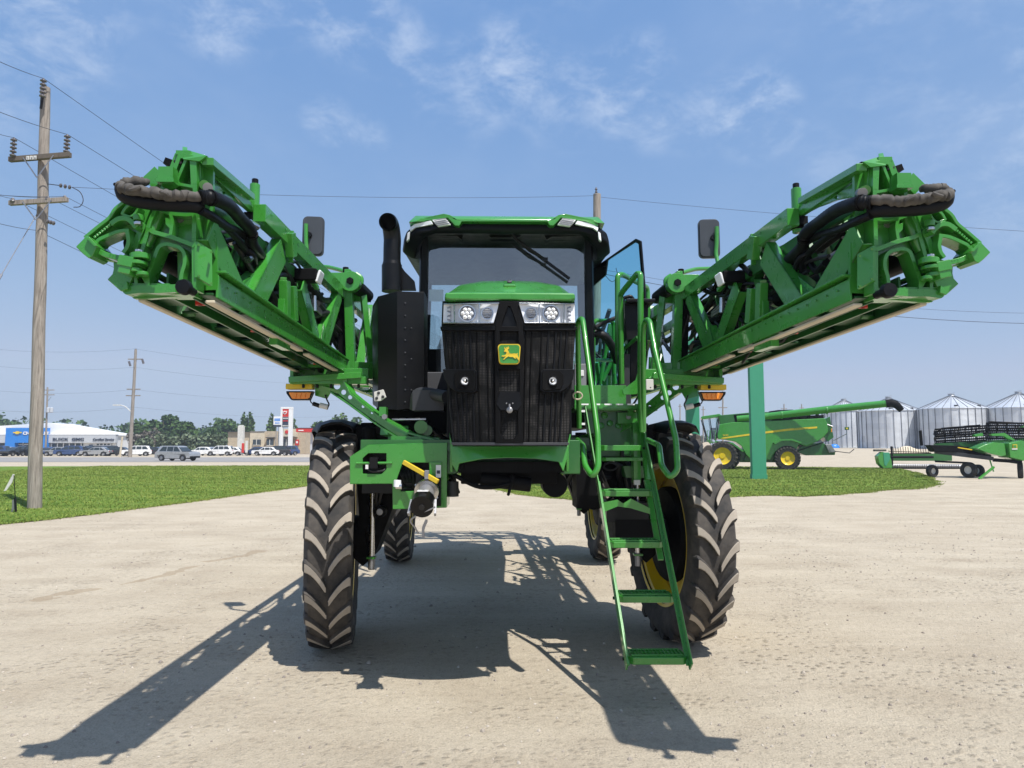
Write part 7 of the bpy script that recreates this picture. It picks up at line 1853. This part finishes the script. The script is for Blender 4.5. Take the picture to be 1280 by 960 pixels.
scl = N.new('ShaderNodeVectorMath'); scl.operation = 'SCALE'; scl.inputs['Scale'].default_value = .085; LK.new(sub_.outputs[0], scl.inputs[0])
wd = N.new('ShaderNodeVectorMath'); wd.operation = 'ADD'; LK.new(nrm.outputs[0], wd.inputs[0]); LK.new(scl.outputs[0], wd.inputs[1]); wn_ = N.new('ShaderNodeVectorMath'); wn_.operation = 'NORMALIZE'; LK.new(wd.outputs[0], wn_.inputs[0])
patch = None
for u, v, r_, a_ in ((60, 12, 75, .8), (-60, 40, 90, .7), (290, 25, 48, .9), (370, 15, 45, .6), (430, 22, 50, .9), (500, 60, 42, .8), (480, 5, 25, .9), (650, 85, 50, 1.0), (600, 110, 50, .7), (535, 120, 28, .7), (720, 125, 50, .6), (800, 115, 52, .9), (830, 160, 35, .7), (940, 148, 50, 1.0), (880, 155, 40, .6), (410, 155, 26, .8), (455, 158, 18, .5), (1130, 190, 90, .35), (1260, 50, 60, .4), (1050, 190, 50, .35), (1360, 150, 120, .6), (-250, 150, 120, .6), (640, -250, 160, .8), (200, -200, 130, .8), (1100, -160, 130, .8)):
    d_ = (P(u, v, 10) - Vector((0, 0, CAMH))).normalized(); dp = N.new('ShaderNodeVectorMath'); dp.operation = 'DOT_PRODUCT'; LK.new(wn_.outputs[0], dp.inputs[0]); dp.inputs[1].default_value = d_
    an = r_ * 1.1 / F; q_ = M('MULTIPLY', ramp(dp.outputs['Value'], math.cos(an * 1.25), math.cos(an * .1)), a_)
    patch = q_ if patch is None else M('MAXIMUM', patch, q_)
mp2 = N.new('ShaderNodeMapping'); mp2.inputs['Scale'].default_value = (1, 1, 1.8); mp2.inputs['Rotation'].default_value = (0, R(28), 0); LK.new(nrm.outputs[0], mp2.inputs['Vector'])
wisp = ramp(noise(13, 12, .66, mp2.outputs[0], .25), .40, .74)
cl = M('MULTIPLY', M('MULTIPLY', patch, wisp), .43)
thin = M('MULTIPLY', ramp(noise(.9, 5, .6, mp.outputs[0]), .40, .75), M('MULTIPLY', ramp(sx.outputs['Z'], .1, .5), .10))
cl = M('ADD', cl, thin, True)
mx = N.new('ShaderNodeMix'); mx.data_type = 'RGBA'; LK.new(cl, mx.inputs[0]); sp = N.new('ShaderNodeSeparateColor'); LK.new(sky.outputs[0], sp.inputs[0]); cc = N.new('ShaderNodeCombineColor')
for k_, (g_, f_) in enumerate(((.686, .835), (.416, 1.198), (.151, 2.32))): LK.new(M('MINIMUM', M('MULTIPLY', M('POWER', sp.outputs[k_], g_), f_), (1.92, 2.36, 3.1)[k_]), cc.inputs[k_])
LK.new(cc.outputs[0], mx.inputs[6]); mx.inputs[7].default_value = (3.5, 3.8, 4.3, 1)
LK.new(mx.outputs[2], bg.inputs['Color']); bg.inputs['Strength'].default_value = .15
cam = bpy.data.cameras.new('camera'); cam.sensor_width = 36; cam.lens = 36 * F / 1280; cam.clip_end = 4000; cam.clip_start = .05
co = bpy.data.objects.new('camera', cam); col.objects.link(co); co.location = (0, 0, CAMH); co.rotation_euler = (PI / 2 + PITCH, 0, 0); scene.camera = co
scene.view_settings.view_transform = 'Standard'; scene.view_settings.look = 'None'; scene.view_settings.exposure = 0.72; scene.view_settings.gamma = 1
scene.render.engine = 'CYCLES'; scene.cycles.max_bounces = 6; scene.cycles.transparent_max_bounces = 12; scene.cycles.use_denoising = True
